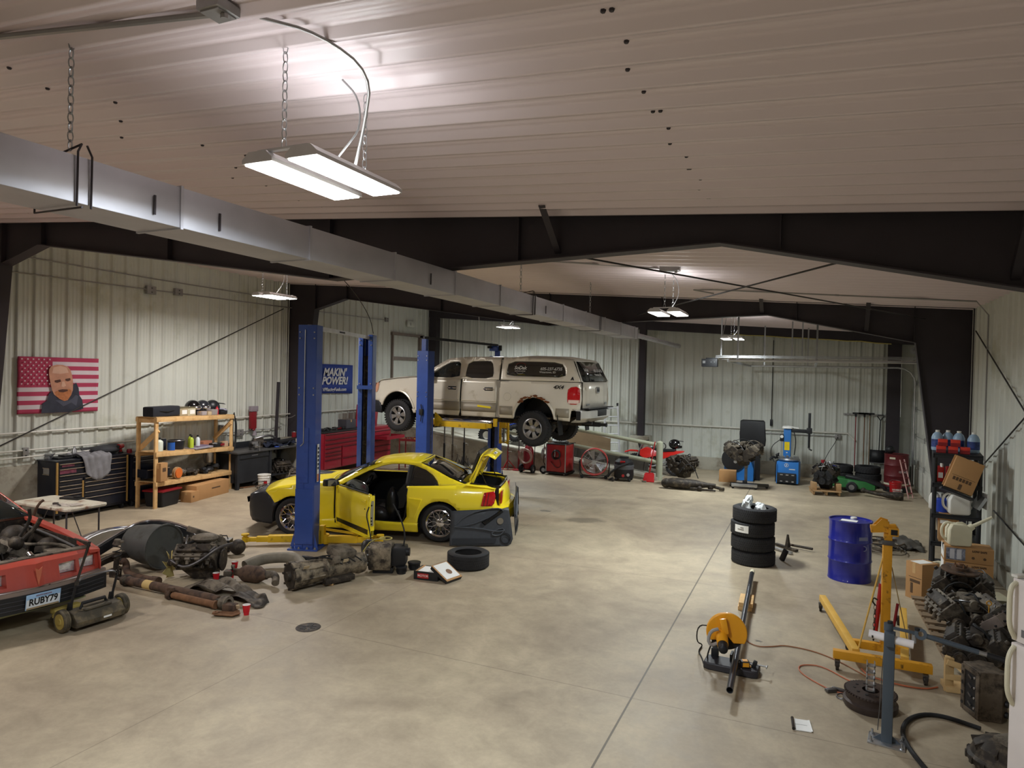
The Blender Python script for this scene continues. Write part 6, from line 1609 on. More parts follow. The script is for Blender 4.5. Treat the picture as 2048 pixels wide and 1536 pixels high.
b=B(grimy);b.cyl((0,0,.0),(.02,0,.3),.035,n=14);b.box((0,0,.06),(.14,.08,.12),bev=.015);b.done('body',t)
b=B(black);b.tube([(.02+.05*math.cos(a),.05*math.sin(a),.24+a*.0118) for a in [k*.4 for k in range(50)]],.008,6);b.done('spring',t)
b=B(grimy2);b.cyl((.02,0,.46),(.03,0,.53),.06,.04,16);b.box((.06,0,.5),(.12,.03,.03),bev=.008);b.done('top_mount',t)
E1=thing('salvaged_engine','grimy V engine with a pale yellow fan lying on the floor by red cups','engine',(-7.78,6.86,.0),R(28))
engine(E1,3,.55,.55,.5,grimy,grimy2,pulleys=4,hoses=12)
b=B(mat('dusty_yellow_fan',(178,164,104),.55,0,.12,8))
b.lathe([(.0,0),(.05,.0),(.06,.02),(.055,.04),(0,.04)],(-.42,-.06,.20),'X',20)
for k in range(7):
    a=k*2*PI/7;ca,sa=math.cos(a),math.sin(a);ca2,sa2=math.cos(a+.45),math.sin(a+.45)
    P=[(-.40,-.06+.05*ca,.20+.05*sa),(-.38,-.06+.05*ca2,.20+.05*sa2),(-.36,-.06+.19*ca2,.20+.19*sa2),(-.43,-.06+.19*ca,.20+.19*sa)]
    b.loft([P,[(p[0]+.006,p[1],p[2]) for p in P]])
b.done('cooling_fan',E1)
b=B(grimy2);b.ball((.05,0,.55),.14,14,(1.3,1,.45));b.box((.0,.12,.58),(.5,.03,.08),(0,.3,0),bev=.008);b.done('air_cleaner',E1)
b=B(steel);b.tube([(-.3,-.25,.3),(-.1,-.35,.22),(.1,-.33,.3),(.35,-.3,.5),(.5,-.2,.52)],.02,8,smooth=2);b.tube([(-.2,-.25,.35),(0,-.3,.32),(.2,-.28,.42),(.3,-.26,.5)],.014,8,smooth=2);b.done('coolant_tube',E1)
b=B(grimy3);b.tube([(-9.02,6.56,.12),(-8.9,6.52,.16),(-8.72,6.42,.16),(-8.6,6.34,.06),(-8.3,6.34,.05),(-7.98,6.33,.05)],.045,12,smooth=2);b.cyl((-8.08,6.33,.05),(-7.96,6.33,.05),.06,n=12);one(b,'exhaust_pipe','bent brown exhaust pipe on the floor in front of the grey drum','pipe')
t=thing('driveshaft','long rusty driveshaft with a yellow band lying on the floor','driveshaft',(-8.38,6.12,.075),math.atan2(.0,1.9))
b=B(grimy3);b.cyl((.1,0,0),(1.62,0,.0),.058,n=20);b.cyl((1.62,0,0),(1.75,0,0),.058,.045,16);b.done('shaft_tube',t)
b=B(grimy);b.cyl((-.12,0,0),(0,0,0),.022,n=12);b.cyl((0,0,0),(.03,0,0),.05,n=14);b.lathe([(.03,.03),(.075,.04),(.078,.1),(.06,.12)],(0,0,0),'X',16);b.box((1.80,0,.0),(.12,.11,.05),bev=.015);b.done('yoke',t)
b=B(mat('faded_yellow_label',(196,170,110),.7));b.cyl((.44,0,0),(.58,0,0),.0595,n=20);b.done('label_band',t)
t=thing('driveshaft','shorter rusty shaft lying along the front of the long driveshaft','driveshaft',(-7.30,6.02,.06),R(-1))
b=B(rust);b.cyl((0,0,0),(.72,0,0),.04,n=16);b.cyl((.72,0,0),(.76,0,.0),.05,n=16);b.done('shaft_tube',t)
b=B(grimy3);b.torus((-.04,0,.0),.05,.02,'X',16,8);b.box((-.08,.0,.0),(.06,.09,.1),bev=.02);b.box((-.04,0,.07),(.1,.05,.05),bev=.015);b.done('joint',t)
b=B(grimy2);b.lathe([(.05,-.05),(.08,-.05),(.085,.05),(.05,.05)],(-6.45,6.06,.085),'X',20,True);b.m(grimy3).box((-6.33,6.02,.06),(.16,.12,.1),(0,0,.3),bev=.03);one(b,'pipe_clamp','rusty collar at the right end of the two driveshafts','car part')
t=thing('mounting_bracket','flat brown rusty bracket on the floor beside the nearest red cup','bracket',(-6.28,5.92,0),R(20))
b=B(rust);b.prism([(-.17,-.02),(-.12,-.06),(.1,-.07),(.16,.02),(.1,.12),(.0,.12),(-.1,.05),(-.16,.03)],.012,'XY',.02);b.lathe([(.012,-.01),(.035,-.01),(.035,.015),(.012,.015)],(-.13,-.01,.03),'Z',14,True);b.done('plate',t)
b=B(mat('tan_tag',(186,164,132),.8));b.box((.02,.1,.07),(.16,.02,.05),(.3,0,.2));b.done('tag',t)
cupm=mat('red_cup',(196,28,40),.35,0,.03);cupw=mat('cup_white',(226,220,214),.5)
for i,(x,y,lab) in enumerate(((-6.10,6.05,'red plastic cup standing alone beside the flat rusty bracket'),(-7.35,7.00,'red plastic cup right of the grimy engine, in the open'),(-7.62,7.32,'red plastic cup farthest back, behind the grimy engine'),(-7.42,6.80,'red plastic cup half hidden at the right end of the grimy engine'))):
    t=thing('plastic_cup',lab,'cup',(x,y,0),0,'red cups on the floor')
    b=B(cupm);b.lathe([(0,0),(.03,0),(.032,.03),(.035,.032),(.046,.118),(.049,.12),(.047,.122)],n=24);b.done('cup',t)
    b=B(cupw);b.lathe([(.028,.006),(.044,.117),(.047,.122)],n=24);b.lathe([(0,.006),(.028,.006)],n=24);b.done('inside',t)
# heat shield sheets
def crumple(label,loc,sx,sy,m,seed,rz,hh=.12):
    r=random.Random(seed);a=[rv(r,1,7) for _ in range(6)]
    f=lambda u,v:((u -.5)*sx*(1+.15*math.sin(v*5)),(v -.5)*sy*(1+.2*math.sin(u*a[0])),.015+hh*(abs(math.sin(u*a[1]+v*a[2]))*.6+.3*abs(math.sin(v*a[3]-u*2)))*min(1,4*u,4*(1-u))+.0)
    b=B(m);b.grid([[f(i/14,j/12) for j in range(13)] for i in range(15)])
    return one(b,'heat_shield',label,'car part',loc,rz,solid=.006,ang=60)
crumple('large bent grey heat shield right of the driveshafts',(-7.02,6.52,0),.95,.34,grimy2,5,R(6),.16)
crumple('dark torn sheet metal at the right end of the bent grey heat shield',(-6.42,6.42,0),.6,.26,grimy,9,R(-14),.10)
crumple('small thin grey shim sheet under the end of the driveshaft',(-7.35,6.75,0),.5,.3,grimy2,12,R(30),.05)
t=thing('catalytic_converter','brown catalytic converter with pipe lying left of the long transmission','exhaust part',(-6.98,7.02,.11),R(8))
b=B(grimy3);b.lathe([(0,-.3),(.05,-.28),(.05,-.22),(.11,-.12),(.115,.1),(.06,.2),(.05,.24)],(0,0,0),'X',20);b.done('can',t)
b=B(grimy2);b.tube([(.2,0,0),(.32,.0,.04),(.42,-.06,.02),(.48,-.16,-.03)],.05,12,smooth=2);b.tube([(-.28,0,0),(-.4,.08,.05),(-.42,.15,.03)],.02,8,smooth=1);b.box((-.4,.02,-.03),(.12,.14,.08),(0,0,.4),bev=.02);b.done('pipe',t)
t=thing('exhaust_downpipe','pale grey exhaust elbow lying behind the brown catalytic converter','exhaust part',(-7.02,7.72,.09),R(10))
b=B(mat('pale_dusty_pipe',(128,122,108),.7,.2,.2,10));b.tube([(-.45,-.35,.0),(-.35,-.1,.05),(-.1,.05,.06),(.15,.05,.06),(.35,-.12,.0),(.42,-.3,-.02)],[.06]*3+[.08]*10,12,smooth=1) if False else b.tube([(-.45,-.35,.0),(-.35,-.1,.05),(-.1,.05,.06),(.15,.05,.06),(.35,-.12,.0),(.42,-.3,-.02)],.08,14,smooth=2)
b.done('pipe',t)
b=B(black);b.tube([(.2,.1,.05),(.45,.15,.02),(.75,.05,0)],.05,10,smooth=1);b.tube([(.3,-.35,.0),(.5,-.1,0.02),(.7,.12,.03)],.045,10,smooth=1);b.done('rubber_boot',t)
# long transmission
TR=thing('transmission','long greasy transmission and transfer case lying beside the blue lift base','transmission',(-6.28,6.98,0),math.atan2(1.32,.56))
gt=mat('greasy_tan_aluminium',(138,126,106),.65,.25,.25,12,.3,dirt=(48,42,36),dirt_amt=.55,dscale=8)
b=B(gt)
b.loft([[(x,ry*math.cos(a),.19+rz_2*math.sin(a)) for a in [2*PI*k/20 for k in range(20)]] for x,ry,rz_2 in ((0,.2,.185),(.05,.21,.188),(.08,.19,.18),(.35,.15,.16),(.45,.15,.15),(.47,.17,.17),(.50,.17,.17),(.52,.14,.15),(.95,.12,.13),(1.0,.15,.15),(1.03,.15,.15),(1.1,.13,.14))])
for k in range(8):
    a=k*PI/4+.2;b.tube([(.10,.18*math.cos(a),.19+.17*math.sin(a)),(.44,.155*math.cos(a),.19+.155*math.sin(a))],.012,6)
b.done('gearbox_case',TR)
b=B(grimy);b.lathe([(0,-.01),(.16,-.01),(.17,.0)],(0,0,.19),'X',24)
for k in range(8):a=k*PI/4;b.cyl((-.02,.185*math.cos(a),.19+.175*math.sin(a)),(.07,.185*math.cos(a),.19+.175*math.sin(a)),.016,n=8)
b.lathe([(0,-.05),(.06,-.05),(.07,-.01)],(0,0,.19),'X',16);b.done('bell_housing',TR)
b=B(grimy);b.box((.65,-.02,.06),(.45,.34,.08),bev=.02);b.done('pan',TR)
b=B(grimy2);b.box((.78,.04,.38),(.34,.3,.14),(.2,.1,.1),bev=.05);b.box((.62,-.05,.33),(.1,.2,.1),bev=.02);b.done('shift_cover',TR)
b=B(blackr)
for k in range(4):b.tube([(.2+k*.1,.16,.2),(.3+k*.12,.1,.36),(.5+k*.12,-.05,.38),(.7+k*.1,-.14,.26)],.010,6,smooth=2)
b.done('wiring',TR)
b=B(mat('tan_part_tag',(190,172,140),.7));b.box((.15,-.17,.32),(.08,.006,.05),(.6,0,0));b.box((.75,-.14,.30),(.08,.006,.05),(.4,0,0));b.done('tag',TR)
T2=thing('transfer_case','grey transfer case with two shift rods sticking up, by the open car door','transmission',(-5.70,8.32,0),R(25))
b=B(gt);b.loft([[(x,y,z) for y,z in ((-.2,.06),(-.24,.2),(-.2,.38),(-.05,.44),(.12,.40),(.2,.25),(.16,.08),(0,.03))] for x in (-.2,-.18,.12)]);b.loft([[(x,y*.9,z) for y,z in ((-.16,.1),(-.2,.2),(-.16,.34),(-.05,.38),(.1,.36),(.16,.25),(.12,.1),(0,.07))] for x in (-.2,-.26)]);b.done('case_half',T2,bevel=.012)
b=B(black);b.box((.22,0,.24),(.22,.3,.28),bev=.04);b.cyl((.3,-.05,.3),(.38,-.05,.3),.06,n=14);b.box((.0,.0,.04),(.3,.3,.08),bev=.02);b.done('motor_housing',T2)
b=B(galv)
for k in range(9):a=k*.7;b.cyl((-.205,.19*math.cos(a),.22+.17*math.sin(a)),(-.225,.19*math.cos(a),.22+.17*math.sin(a)),.012,n=6)
b.done('case_bolt',T2)
b=B(blackr);b.tube([(-.22,.1,.4),(-.26,.14,.6),(-.32,.18,.78),(-.28,.2,.9)],.011,6,smooth=2);b.done('shift_rod',T2)
b=B(blackr);b.tube([(.28,-.02,.36),(.3,0,.55),(.22,.04,.78),(.1,.06,.98)],.012,6,smooth=2);b.cyl((.28,-.02,.32),(.28,-.02,.38),.03,n=10);b.done('shift_rod',T2)
b=B(mat('pale_yellow_ring',(190,176,96),.6));b.torus((0,.08,.46),.09,.008,'Z',20,6);b.tube([(-.3,-.1,.3),(-.2,0,.45),(0,.05,.47)],.01,6,smooth=1);b.done('ring',T2)
b=B(steel)
for k in range(6):b.tube([(-.35,-.1+k*.04,.15),(-.3-k*.01,.0,.35+k*.02),(-.15,.05,.44)],.008,5,smooth=2)
b.done('wiring',T2)
b=B(wood);b.box((0,0,.035),(.14,.10,.06),(0,0,.3),bev=.004);one(b,'wood_chock','small wooden block on the floor under the long transmission','wood block',(-5.98,7.42,0))
# black box and axle end behind engine
t=thing('toolbox','small black toolbox with a handle behind the red cups','toolbox',(-8.62,8.0,0),R(30))
b=B(black);b.box((0,0,.09),(.3,.2,.18),bev=.008);b.m(galv).box((0,0,.183),(.3,.2,.008));b.done('case',t)
b=B(black);b.tube([(-.1,0,.18),(-.08,0,.24),(.08,0,.24),(.1,0,.18)],.01,6);b.done('handle',t)
t=thing('ball_joint_hub','dark round hub with a short shaft on the floor behind the red cups','car part',(-8.22,7.95,.12),R(20))
b=B(grimy);b.ball((0,0,0),.12,18,(1,1,1));b.cyl((-.1,0,0),(-.34,-.05,-.03),.05,n=14);b.done('hub',t)

# small things by the yellow car
for x,y,r_,lab in ((-5.40,8.32,.085,'front black plastic cap on the floor beside the open box'),(-5.36,8.60,.10,'rear black plastic cap on the floor behind the open box')):
    b=B(black);b.lathe([(0,.0),(r_*.75,0),(r_*.8,.07),(r_,.09),(r_,.105),(r_*.9,.11),(0,.105)],n=28)
    for k in range(20):a=k*PI/10;b.box((r_*.86*math.cos(a),r_*.86*math.sin(a),.055),(.006,.006,.06),(0,0,a))
    one(b,'black_bowl',lab,'bowl',(x,y,0))
b=B(mat('small_red_wedge',(180,60,50),.6));b.box((0,0,.03),(.05,.02,.06),(0,.5,.3));one(b,'plastic_clip','tiny red clip on the floor behind the black caps','clip',(-5.62,8.62,0))
t=thing('parts_box','open black box with white lid and red label in front of the loose tire','box',(-4.88,8.36,0),R(8))
b=B(black);b.box((-.06,0,.006),(.36,.30,.012));b.box((-.06,-.15,.06),(.36,.008,.12));b.box((-.06,.15,.06),(.36,.008,.12));b.box((-.24,0,.06),(.008,.30,.12));b.box((.12,0,.06),(.008,.30,.12));b.m(red).box((-.1,-.1555,.06),(.17,.003,.07));b.done('tray',t)
text('MOTOR',.045,mat('label_pink',(236,200,196),.5),t,(-.1,-.158,.06),(PI/2,0,0),bold=.001)
b=B(paper);b.box((-.06,.0,.115),(.33,.26,.006));b.m(cardb);b.box((-.2,.0,.12),(.03,.3,.008));b.done('inner_card',t)
b=B(black).at((.20,-.02,.10),(0,R(28),R(-20)));b.box((0,0,0),(.34,.32,.05));b.m(cardb);b.box((.0,0,.027),(.345,.325,.004));b.m(paper);b.box((-.01,0,.031),(.30,.28,.004));b.m(mat('brown_oval',(126,94,70),.6)).lathe([(0,.0345),(.05,.0345)],(.02,.02,0),n=20) ;b.done('lid',t)
def tire_flat(label,loc,r_,w,group=None,sticker=False,tilt=(0,0,0),n=64):
    t=thing('tire',label,'tire',loc,0,group,tilt)
    b=B(tire_m);rim_=r_*.64
    pr=tire_prof(r_,w,rim_)
    inner=[(rim_,w*.4),(rim_+.02,w*.36),(rim_+.03,0),(rim_+.02,-w*.36)]
    b.lathe([(a,h+w/2) for a,h in pr]+[(a,h+w/2) for a,h in inner],(0,0,0),'Z',n,True)
    for i in range(n):
        a=2*PI*i/n
        for s in (-1,1):b.box((math.cos(a+s*.02)*(r_-.006),math.sin(a+s*.02)*(r_-.006),w/2+s*w*.34),(.014,2*PI*r_/n*.6,w*.13),(0,0,a))
        for s in (-1,0,1):b.box((math.cos(a+.05*s)*(r_-.003),math.sin(a+.05*s)*(r_-.003),w/2+s*w*.15),(.008,2*PI*r_/n*.75,w*.10),(0,0,a))
    b.done('rubber',t)
    return t
tire_flat('loose black tire lying flat on the floor in front of the yellow car rear',(-4.72,9.12,0),.32,.235)
# door trim panels
def door_panel(label,loc,rz,lean,flip=1):
    t=thing('door_trim_panel',label,'car door panel',loc,0,rot=(R(lean),0,rz))
    pm=mat('charcoal_door_trim',(52,55,60),.5,0,.1,20)
    f=lambda x,z:(x*flip,-.02*math.sin(x*2.8)-.015,z)
    g=lambda x,z:(x*flip,-.02*math.sin(x*2.8)-.028,z)
    b=B(pm);sheet(b,[(.0,.02),(.02,.60),(.1,.605),(.9,.63),(1.02,.66),(1.06,.40),(1.09,.12),(1.05,.03),(.98,.0)],f);b.done('panel',t,solid=.01)
    b=B(mat('charcoal_trim_light',(66,70,76),.4));b.tube([g(.1,.34),g(.35,.36),g(.6,.45),g(.85,.57),g(.92,.62),g(.8,.64),g(.5,.60),g(.25,.50),g(.1,.36)],.012,6,smooth=1);b.tube([g(.08,.33),g(.5,.30),g(.8,.24),g(.95,.26)],.014,6,smooth=1)
    b.tube([g(.70,.20),g(.8,.28),g(.95,.30),g(.9,.2),g(.8,.17)],.01,6,smooth=1,closed=True);b.done('armrest_edge',t)
    b=B(blackg);b.loft([[(g(x,z)[0],g(x,z)[1]-.03,z) for x,z in ((.56,.40),(.9,.60),(.92,.585),(.6,.37))],[(g(x,z)[0],g(x,z)[1],z) for x,z in ((.54,.40),(.9,.62),(.94,.585),(.6,.35))]]);b.done('pull_handle',t)
    b=B(mat('speaker_opening',(112,104,90),.8));b.lathe([(0,0),(.055,0)],g(.87,.42),'Y',20);b.m(black);b.lathe([(.06,-.008),(.06,.0)],g(.97,.12),'Y',20);b.torus(g(.96,.13),.085,.008,'Y',24,6);b.done('speaker_grille',t)
    b=B(mat('carpet_strip',(40,42,46),.9));sheet(b,[(.04,.04),(.78,.05),(.80,.13),(.04,.14)],lambda x,z:(g(x,z)[0],g(x,z)[1]-.004,z));b.done('lower_pad',t)
    return t
door_panel('dark grey car door trim panel standing against the yellow car rear bumper',(-5.52,9.96,.0),R(33),-14)
door_panel('second dark door panel standing behind the first at the yellow car tail',(-4.68,10.80,.10),R(112),-4)
[o for o in COL.objects if o.name.startswith('door_trim_panel')][-1].rotation_euler=(R(-4),R(-9),R(112))

# along the ramp and far wall
def coil(b,c,r,n,m_r=.012,axis='Y',jit=.015,seed=1):
    rr=random.Random(seed)
    for k in range(n):
        T0=b.T;b.T=T0 @ Matrix.Translation((c[0]+rv(rr,-jit,jit),c[1]-k*m_r*1.6,c[2]+rv(rr,-jit,jit))) @ rotm((rv(rr,-.15,.15),0,rv(rr,-.1,.1)))
        b.torus((0,0,0),r*rv(rr,.88,1.05),m_r,axis,24,6);b.T=T0
# aluminium ladder
t=thing('aluminium_ladder','silver folding ladder leaning on the far wall behind the pipe railing','ladder',(-6.05,21.95,ramp_z(-6.05)),0,rot=(R(-7),R(-3),0))
lal=mat('ladder_aluminium',(206,208,212),.4,.3)
for x0,x1 in ((-.28,-.21),(.28,.21)):
    b=B(lal);b.box((x0*.5+x1*.5,0,.89),(.06,.035,1.78),(0,math.atan2(x1-x0,1.78),0));b.m(black).cyl((x0,0,0),(x0,0,.05),.035,n=10)
    b.done('side_rail',t)
for k in range(6):
    z=.18+k*.29;w=.26-.06*z/1.78
    b=B(lal);b.cyl((-w,0,z),(w,0,z),.022,n=8);b.done('rung',t)
b=B(black);
for x in (-.2,.2):b.box((x,0,1.75),(.06,.06,.1),bev=.01)
b.done('hinge',t)
# small off-road vehicle on the landing
av=thing('quad_bike','small blue and black quad bike parked on the ramp behind the pickup wheel','vehicle',(-9.35,20.6,ramp_z(-9.35)),R(5),rot=(0,R(-7),R(5)))
for x in (-.5,.5):
    for y in (-.35,.35):
        b=B(tire_m);b.lathe(tire_prof(.28,.2,.14),(x,y,.28),'Y',28);tread(b,.28,.2,24,.02,(x,y,.28));o=b.done('wheel',av)
        b=B(white);b.lathe([(0,-.02),(.06,-.03),(.135,-.06),(.14,.06),(.06,.03),(0,.02)],(x,y,.28),'Y',20);b.done('hub',o)
b=B(black);b.box((0,0,.4),(.9,.3,.18),bev=.05);b.box((.25,0,.58),(.5,.28,.12),bev=.05);b.done('frame',av)
b=B(mat('blue_fender',(36,66,160),.35));b.box((-.42,0,.58),(.4,.8,.05),(0,.15,0),bev=.02);b.box((.5,0,.58),(.4,.8,.05),(0,-.15,0),bev=.02);b.done('fenders',av)
b=B(black);b.tube([(-.2,-.33,.85),(-.25,0,.8),(-.2,.33,.85)],.015,8);b.cyl((-.25,0,.8),(-.35,0,.5),.02);b.done('handlebar',av)
# high stands
def tall_stand(x,y,h,m,label,group,tri=True,rz=0):
    t=thing('support_stand',label,'stand',(x,y,0),rz,group)
    b=B(m);b.cyl((0,0,.03),(0,0,h*.62),.032,n=12);b.done('lower_tube',t)
    b=B(steel if m is not red else red_d);b.cyl((0,0,h*.6),(0,0,h),.02,n=10);b.cyl((0,0,h),(0,0,h+.03),.05,.06,14);b.done('upper_tube',t)
    b=B(m)
    if tri:
        for k in range(3):
            a=k*2*PI/3+.3;b.cyl((0,0,.3),(math.cos(a)*.25,math.sin(a)*.25,.015),.014,n=8)
        b.lathe([(.24,0),(.26,0),(.26,.02),(.24,.02)],n=24,closed=True)
    else:b.lathe([(0,0),(.2,0),(.19,.025),(.05,.04),(0,.04)],n=24)
    b.done('foot',t)
    b=B(galv);b.tube([(.03,0,h*.6),(.12,0,h*.6),(.13,0,h*.55)],.008,6);b.done('pin',t)
sg='tall stands under the pickup'
tall_stand(-10.0,17.6,1.35,black,'black tall stand closest to the near post of the pickup lift',sg)
tall_stand(-9.55,17.3,1.38,grimy2,'grey tall stand with a wide head, middle of three under the pickup',sg)
tall_stand(-9.62,18.15,1.35,black,'black tall stand at the right of three under the pickup',sg)
tall_stand(-8.55,19.05,.92,red,'red post stand with tripod foot left of the hose cart','red post stands by the ramp')
tall_stand(-8.16,19.0,.98,red_d,'dark red post stand with round grey foot beside hose cart','red post stands by the ramp',tri=False)
r=random.Random(6)
for i,(x,y,m,lab) in enumerate(((-10.75,17.6,mat('dark_blue_paint',(36,56,120),.4),'cluster of blue jack stands on the floor behind yellow car roof'),(-9.9,18.6,grimy2,'heap of metal jack parts on floor below the tall stands'),(-9.2,18.4,grimy,'dark pile of tools by the ramp wall left of the far blue post'))):
    b=B(m)
    for k in range(6):
        c=(rv(r,-.3,.3),rv(r,-.2,.2));h=rv(r,.15,.38)
        for q in range(4):a=q*PI/2+.4;b.cyl((c[0]+.1*math.cos(a),c[1]+.1*math.sin(a),0),(c[0],c[1],h),.014,n=6)
        b.cyl((c[0],c[1],h*.8),(c[0],c[1],h+.06),.025,n=8);b.m(m if k % 2 else steel)
    q=one(b,'jack_stands' if i==0 else 'metal_parts',lab,'jack stands' if i==0 else 'parts',(x+(.0 if i else .35),y -(0 if i else .45),0));q['kind']='stuff'
b=B(black);b.lathe([(0,0),(.1,.02),(.16,.3),(.17,.36),(.15,.38),(0,.38)],(0,0,0),n=18);b.tube([(-.17,0,.36),(-.25,0,.4),(-.26,0,.15)],.02,6)
t=one(b,'oil_drain_bowl','black drain bowl on a stand behind the raised trunk lid','drain bowl',(-9.15,19.34,1.0-.33),rot=(.2,.3,0));
# gas cylinder cart
t=thing('hose_cart','dark red cylinder on a two-wheeled cart with coiled pale hoses','cart',(-7.72,18.72,0),R(-6))
b=B(red_d);b.lathe([(0,.12),(.14,.12),(.15,.16),(.15,.68),(.09,.80),(.04,.84),(0,.84)],n=24);b.done('cylinder',t)
b=B(galv);b.cyl((0,0,.84),(0,0,.92),.03);b.box((.05,-.03,.9),(.1,.04,.04));b.ball((.1,-.05,.88),.035,10);b.done('valve',t)
for x in (-.2,.2):
    b=B(blackr);b.lathe(tire_prof(.13,.07,.06),(x,-.08,.13),'X',24);b.m(galv).lathe([(0,-.02),(.065,-.02),(.065,.02),(0,.02)],(x,-.08,.13),'X',16);b.done('wheel',t)
    b=B(black);b.tube([(x*.8,.05,.1),(x*.8,.1,.9),(x*.7,.14,1.05)],.013,8);b.done('frame_tube',t)
b=B(black);b.cyl((-.14,.14,1.05),(.14,.14,1.05),.013);b.cyl((-.2,-.08,.13),(.2,-.08,.13),.012);b.box((0,.0,.1),(.32,.3,.015));b.done('frame_cross',t)
b=B(mat('pink_beige_hose',(168,140,128),.6));coil(b,(0,-.17,.52),.21,5,.011,'Y',.03,3);b.done('hose',t)
# red welder cabinet
t=thing('welder_cabinet','red panelled welding cabinet on wheels with black cables on its side','welder',(-6.80,18.95,0),R(-3))
b=B(red);b.box((0,0,.50),(.60,.62,.80),bev=.01);b.done('cabinet',t)
b=B(galv);
for x in (-.305,.305):
    for y in (-.315,.315):b.box((x,y,.5),(.025,.025,.84))
b.done('corner_trim',t)
b=B(black);b.box((0,0,.07),(.70,.66,.05));b.done('base_tray',t)
b=B(black);b.box((0,0,.91),(.62,.62,.03));b.done('top_tray',t)
b=B(blackr);coil(b,(.02,-.34,.62),.12,4,.012,'Y',.02,5);b.tube([(.1,-.33,.55),(.2,-.34,.3),(.05,-.35,.2),(-.15,-.34,.4)],.01,6,smooth=2);b.done('cable',t)
b=B(alu);b.tube([(-.02,-.36,.75),(.0,-.38,.65),(-.01,-.38,.55)],.02,8);b.done('torch',t)
for x,rr_,y in ((-.42,.12,-.25),(.28,.05,-.3),(-.42,.12,.25),(.28,.05,.3)):
    b=B(blackr);b.lathe(tire_prof(rr_,.05,rr_*.5),(x,y,rr_),'Y',20);b.m(galv).lathe([(0,-.02),(rr_*.5,-.02),(rr_*.5,.02),(0,.02)],(x,y,rr_),'Y',14);b.done('wheel',t)
b=B(black);b.tube([(-.32,-.2,.15),(-.42,-.25,.35),(-.40,-.25,.9)],.012,6);b.done('handle',t)
b=B(galv);coil(b,(-.45,-.1,.6),.17,3,.012,'X',.02,9);b.done('hose_reel',t)
b=B(mat('crumpled_white_bag',(200,206,204),.6,0,.1,20));b.ball((.0,0,.06),.16,10,(1.3,1,.5));b.ball((.15,.05,.07),.1,8,(1,1,.7));one(b,'plastic_bag','crumpled white bag on top of the red welding cabinet','bag',(-6.85,18.95,.93))
b=B(blackr);coil(b,(0,0,.02),.13,2,.012,'Z',.03,4);b.tube([(.1,0,.02),(.25,-.1,.03),(.3,.1,.02)],.012,6,smooth=1);one(b,'cable_coil','black cable coil on the right half of the red cabinet top','cable',(-6.62,18.85,.94))
# drum fan
t=thing('drum_fan','large round red floor fan with grey blades between cabinet and vacuum','fan',(-5.68,18.80,0),R(14))
b=B(mat('pinkish_red_shroud',(176,60,58),.45));b.lathe([(.37,-.13),(.39,-.13),(.39,.13),(.37,.13)],(0,0,.47),'Y',40,True);b.torus((0,-.13,.47),.38,.014,'Y',40,6);b.done('shroud',t)
b=B(alu)
for k in range(5):
    a=k*2*PI/5+.3;ca,sa=math.cos(a),math.sin(a);c2,s2=math.cos(a+.75),math.sin(a+.75)
    P=[(.05*ca,-.03,.47+.05*sa),(.34*ca,-.07,.47+.34*sa),(.34*c2,.03,.47+.34*s2),(.07*c2,.02,.47+.07*s2)]
    b.loft([P,[(p[0],p[1]+.006,p[2]) for p in P]])
b.done('blades',t)
b=B(galv)
for rr_ in (.08,.2,.3):b.torus((0,-.14,.47),rr_,.004,'Y',32,5)
for k in range(12):a=k*PI/6;b.cyl((.05*math.cos(a),-.145,.47+.05*math.sin(a)),(.38*math.cos(a),-.135,.47+.38*math.sin(a)),.003,n=5)
b.lathe([(0,-.02),(.06,-.02),(.06,.0)],(0,-.135,.47),'Y',20);b.done('guard',t)
b=B(black)
for y in (-.16,.16):b.tube([(-.43,y,.5),(-.42,y,.1),(-.3,y,.03),(.3,y,.03),(.42,y,.1),(.43,y,.5)],.014,8,smooth=1)
b.cyl((-.43,0,.48),(-.38,0,.48),.02);b.cyl((.38,0,.48),(.43,0,.48),.02);b.done('cradle',t)
for x in (-.34,.34):b=B(blackr);b.cyl((x,-.19,.05),(x,-.16,.05),.05,n=16);b.done('wheel',t)
# shop vacuum
t=thing('shop_vacuum','black shop vacuum with a red badge and hose, right of the red fan','vacuum',(-4.80,18.78,0),R(10))
b=B(black);b.lathe([(0,.08),(.26,.08),(.28,.12),(.27,.46),(0,.46)],n=28);b.done('tank',t)
b=B(mat('vac_grey',(86,88,92),.5));b.lathe([(.272,.30),(.276,.40),(.285,.42),(.28,.46),(0,.46)],n=28);b.done('tank_rim',t)
b=B(black);b.lathe([(.27,.46),(.26,.54),(.16,.62),(0,.63)],n=24);b.box((0,0,.66),(.26,.06,.05),bev=.015);b.done('motor_head',t)
b=B(red);b.box((-.02,-.25,.55),(.14,.03,.06),(.5,0,0),bev=.01);b.m(alu).cyl((.14,-.27,.2),(.14,-.29,.2),.045,n=16);b.m(red).cyl((0,-.27,.17),(0,-.29,.17),.04,n=16);b.done('badge',t)
b=B(blackr);b.tube([(.18,-.1,.55),(.1,-.3,.52),(-.15,-.34,.4),(-.35,-.33,.25),(-.42,-.3,.12)],.03,10,smooth=2);b.tube([(-.28,-.30,.1),(-.4,-.28,.04),(-.25,-.3,.03)],.03,8);b.done('hose',t)
for k in range(4):a=k*PI/2+.7;b=B(black);b.ball((.27*math.cos(a),.27*math.sin(a),.04),.04,10);b.box((.25*math.cos(a),.25*math.sin(a),.08),(.08,.08,.05));b.done('caster',t)
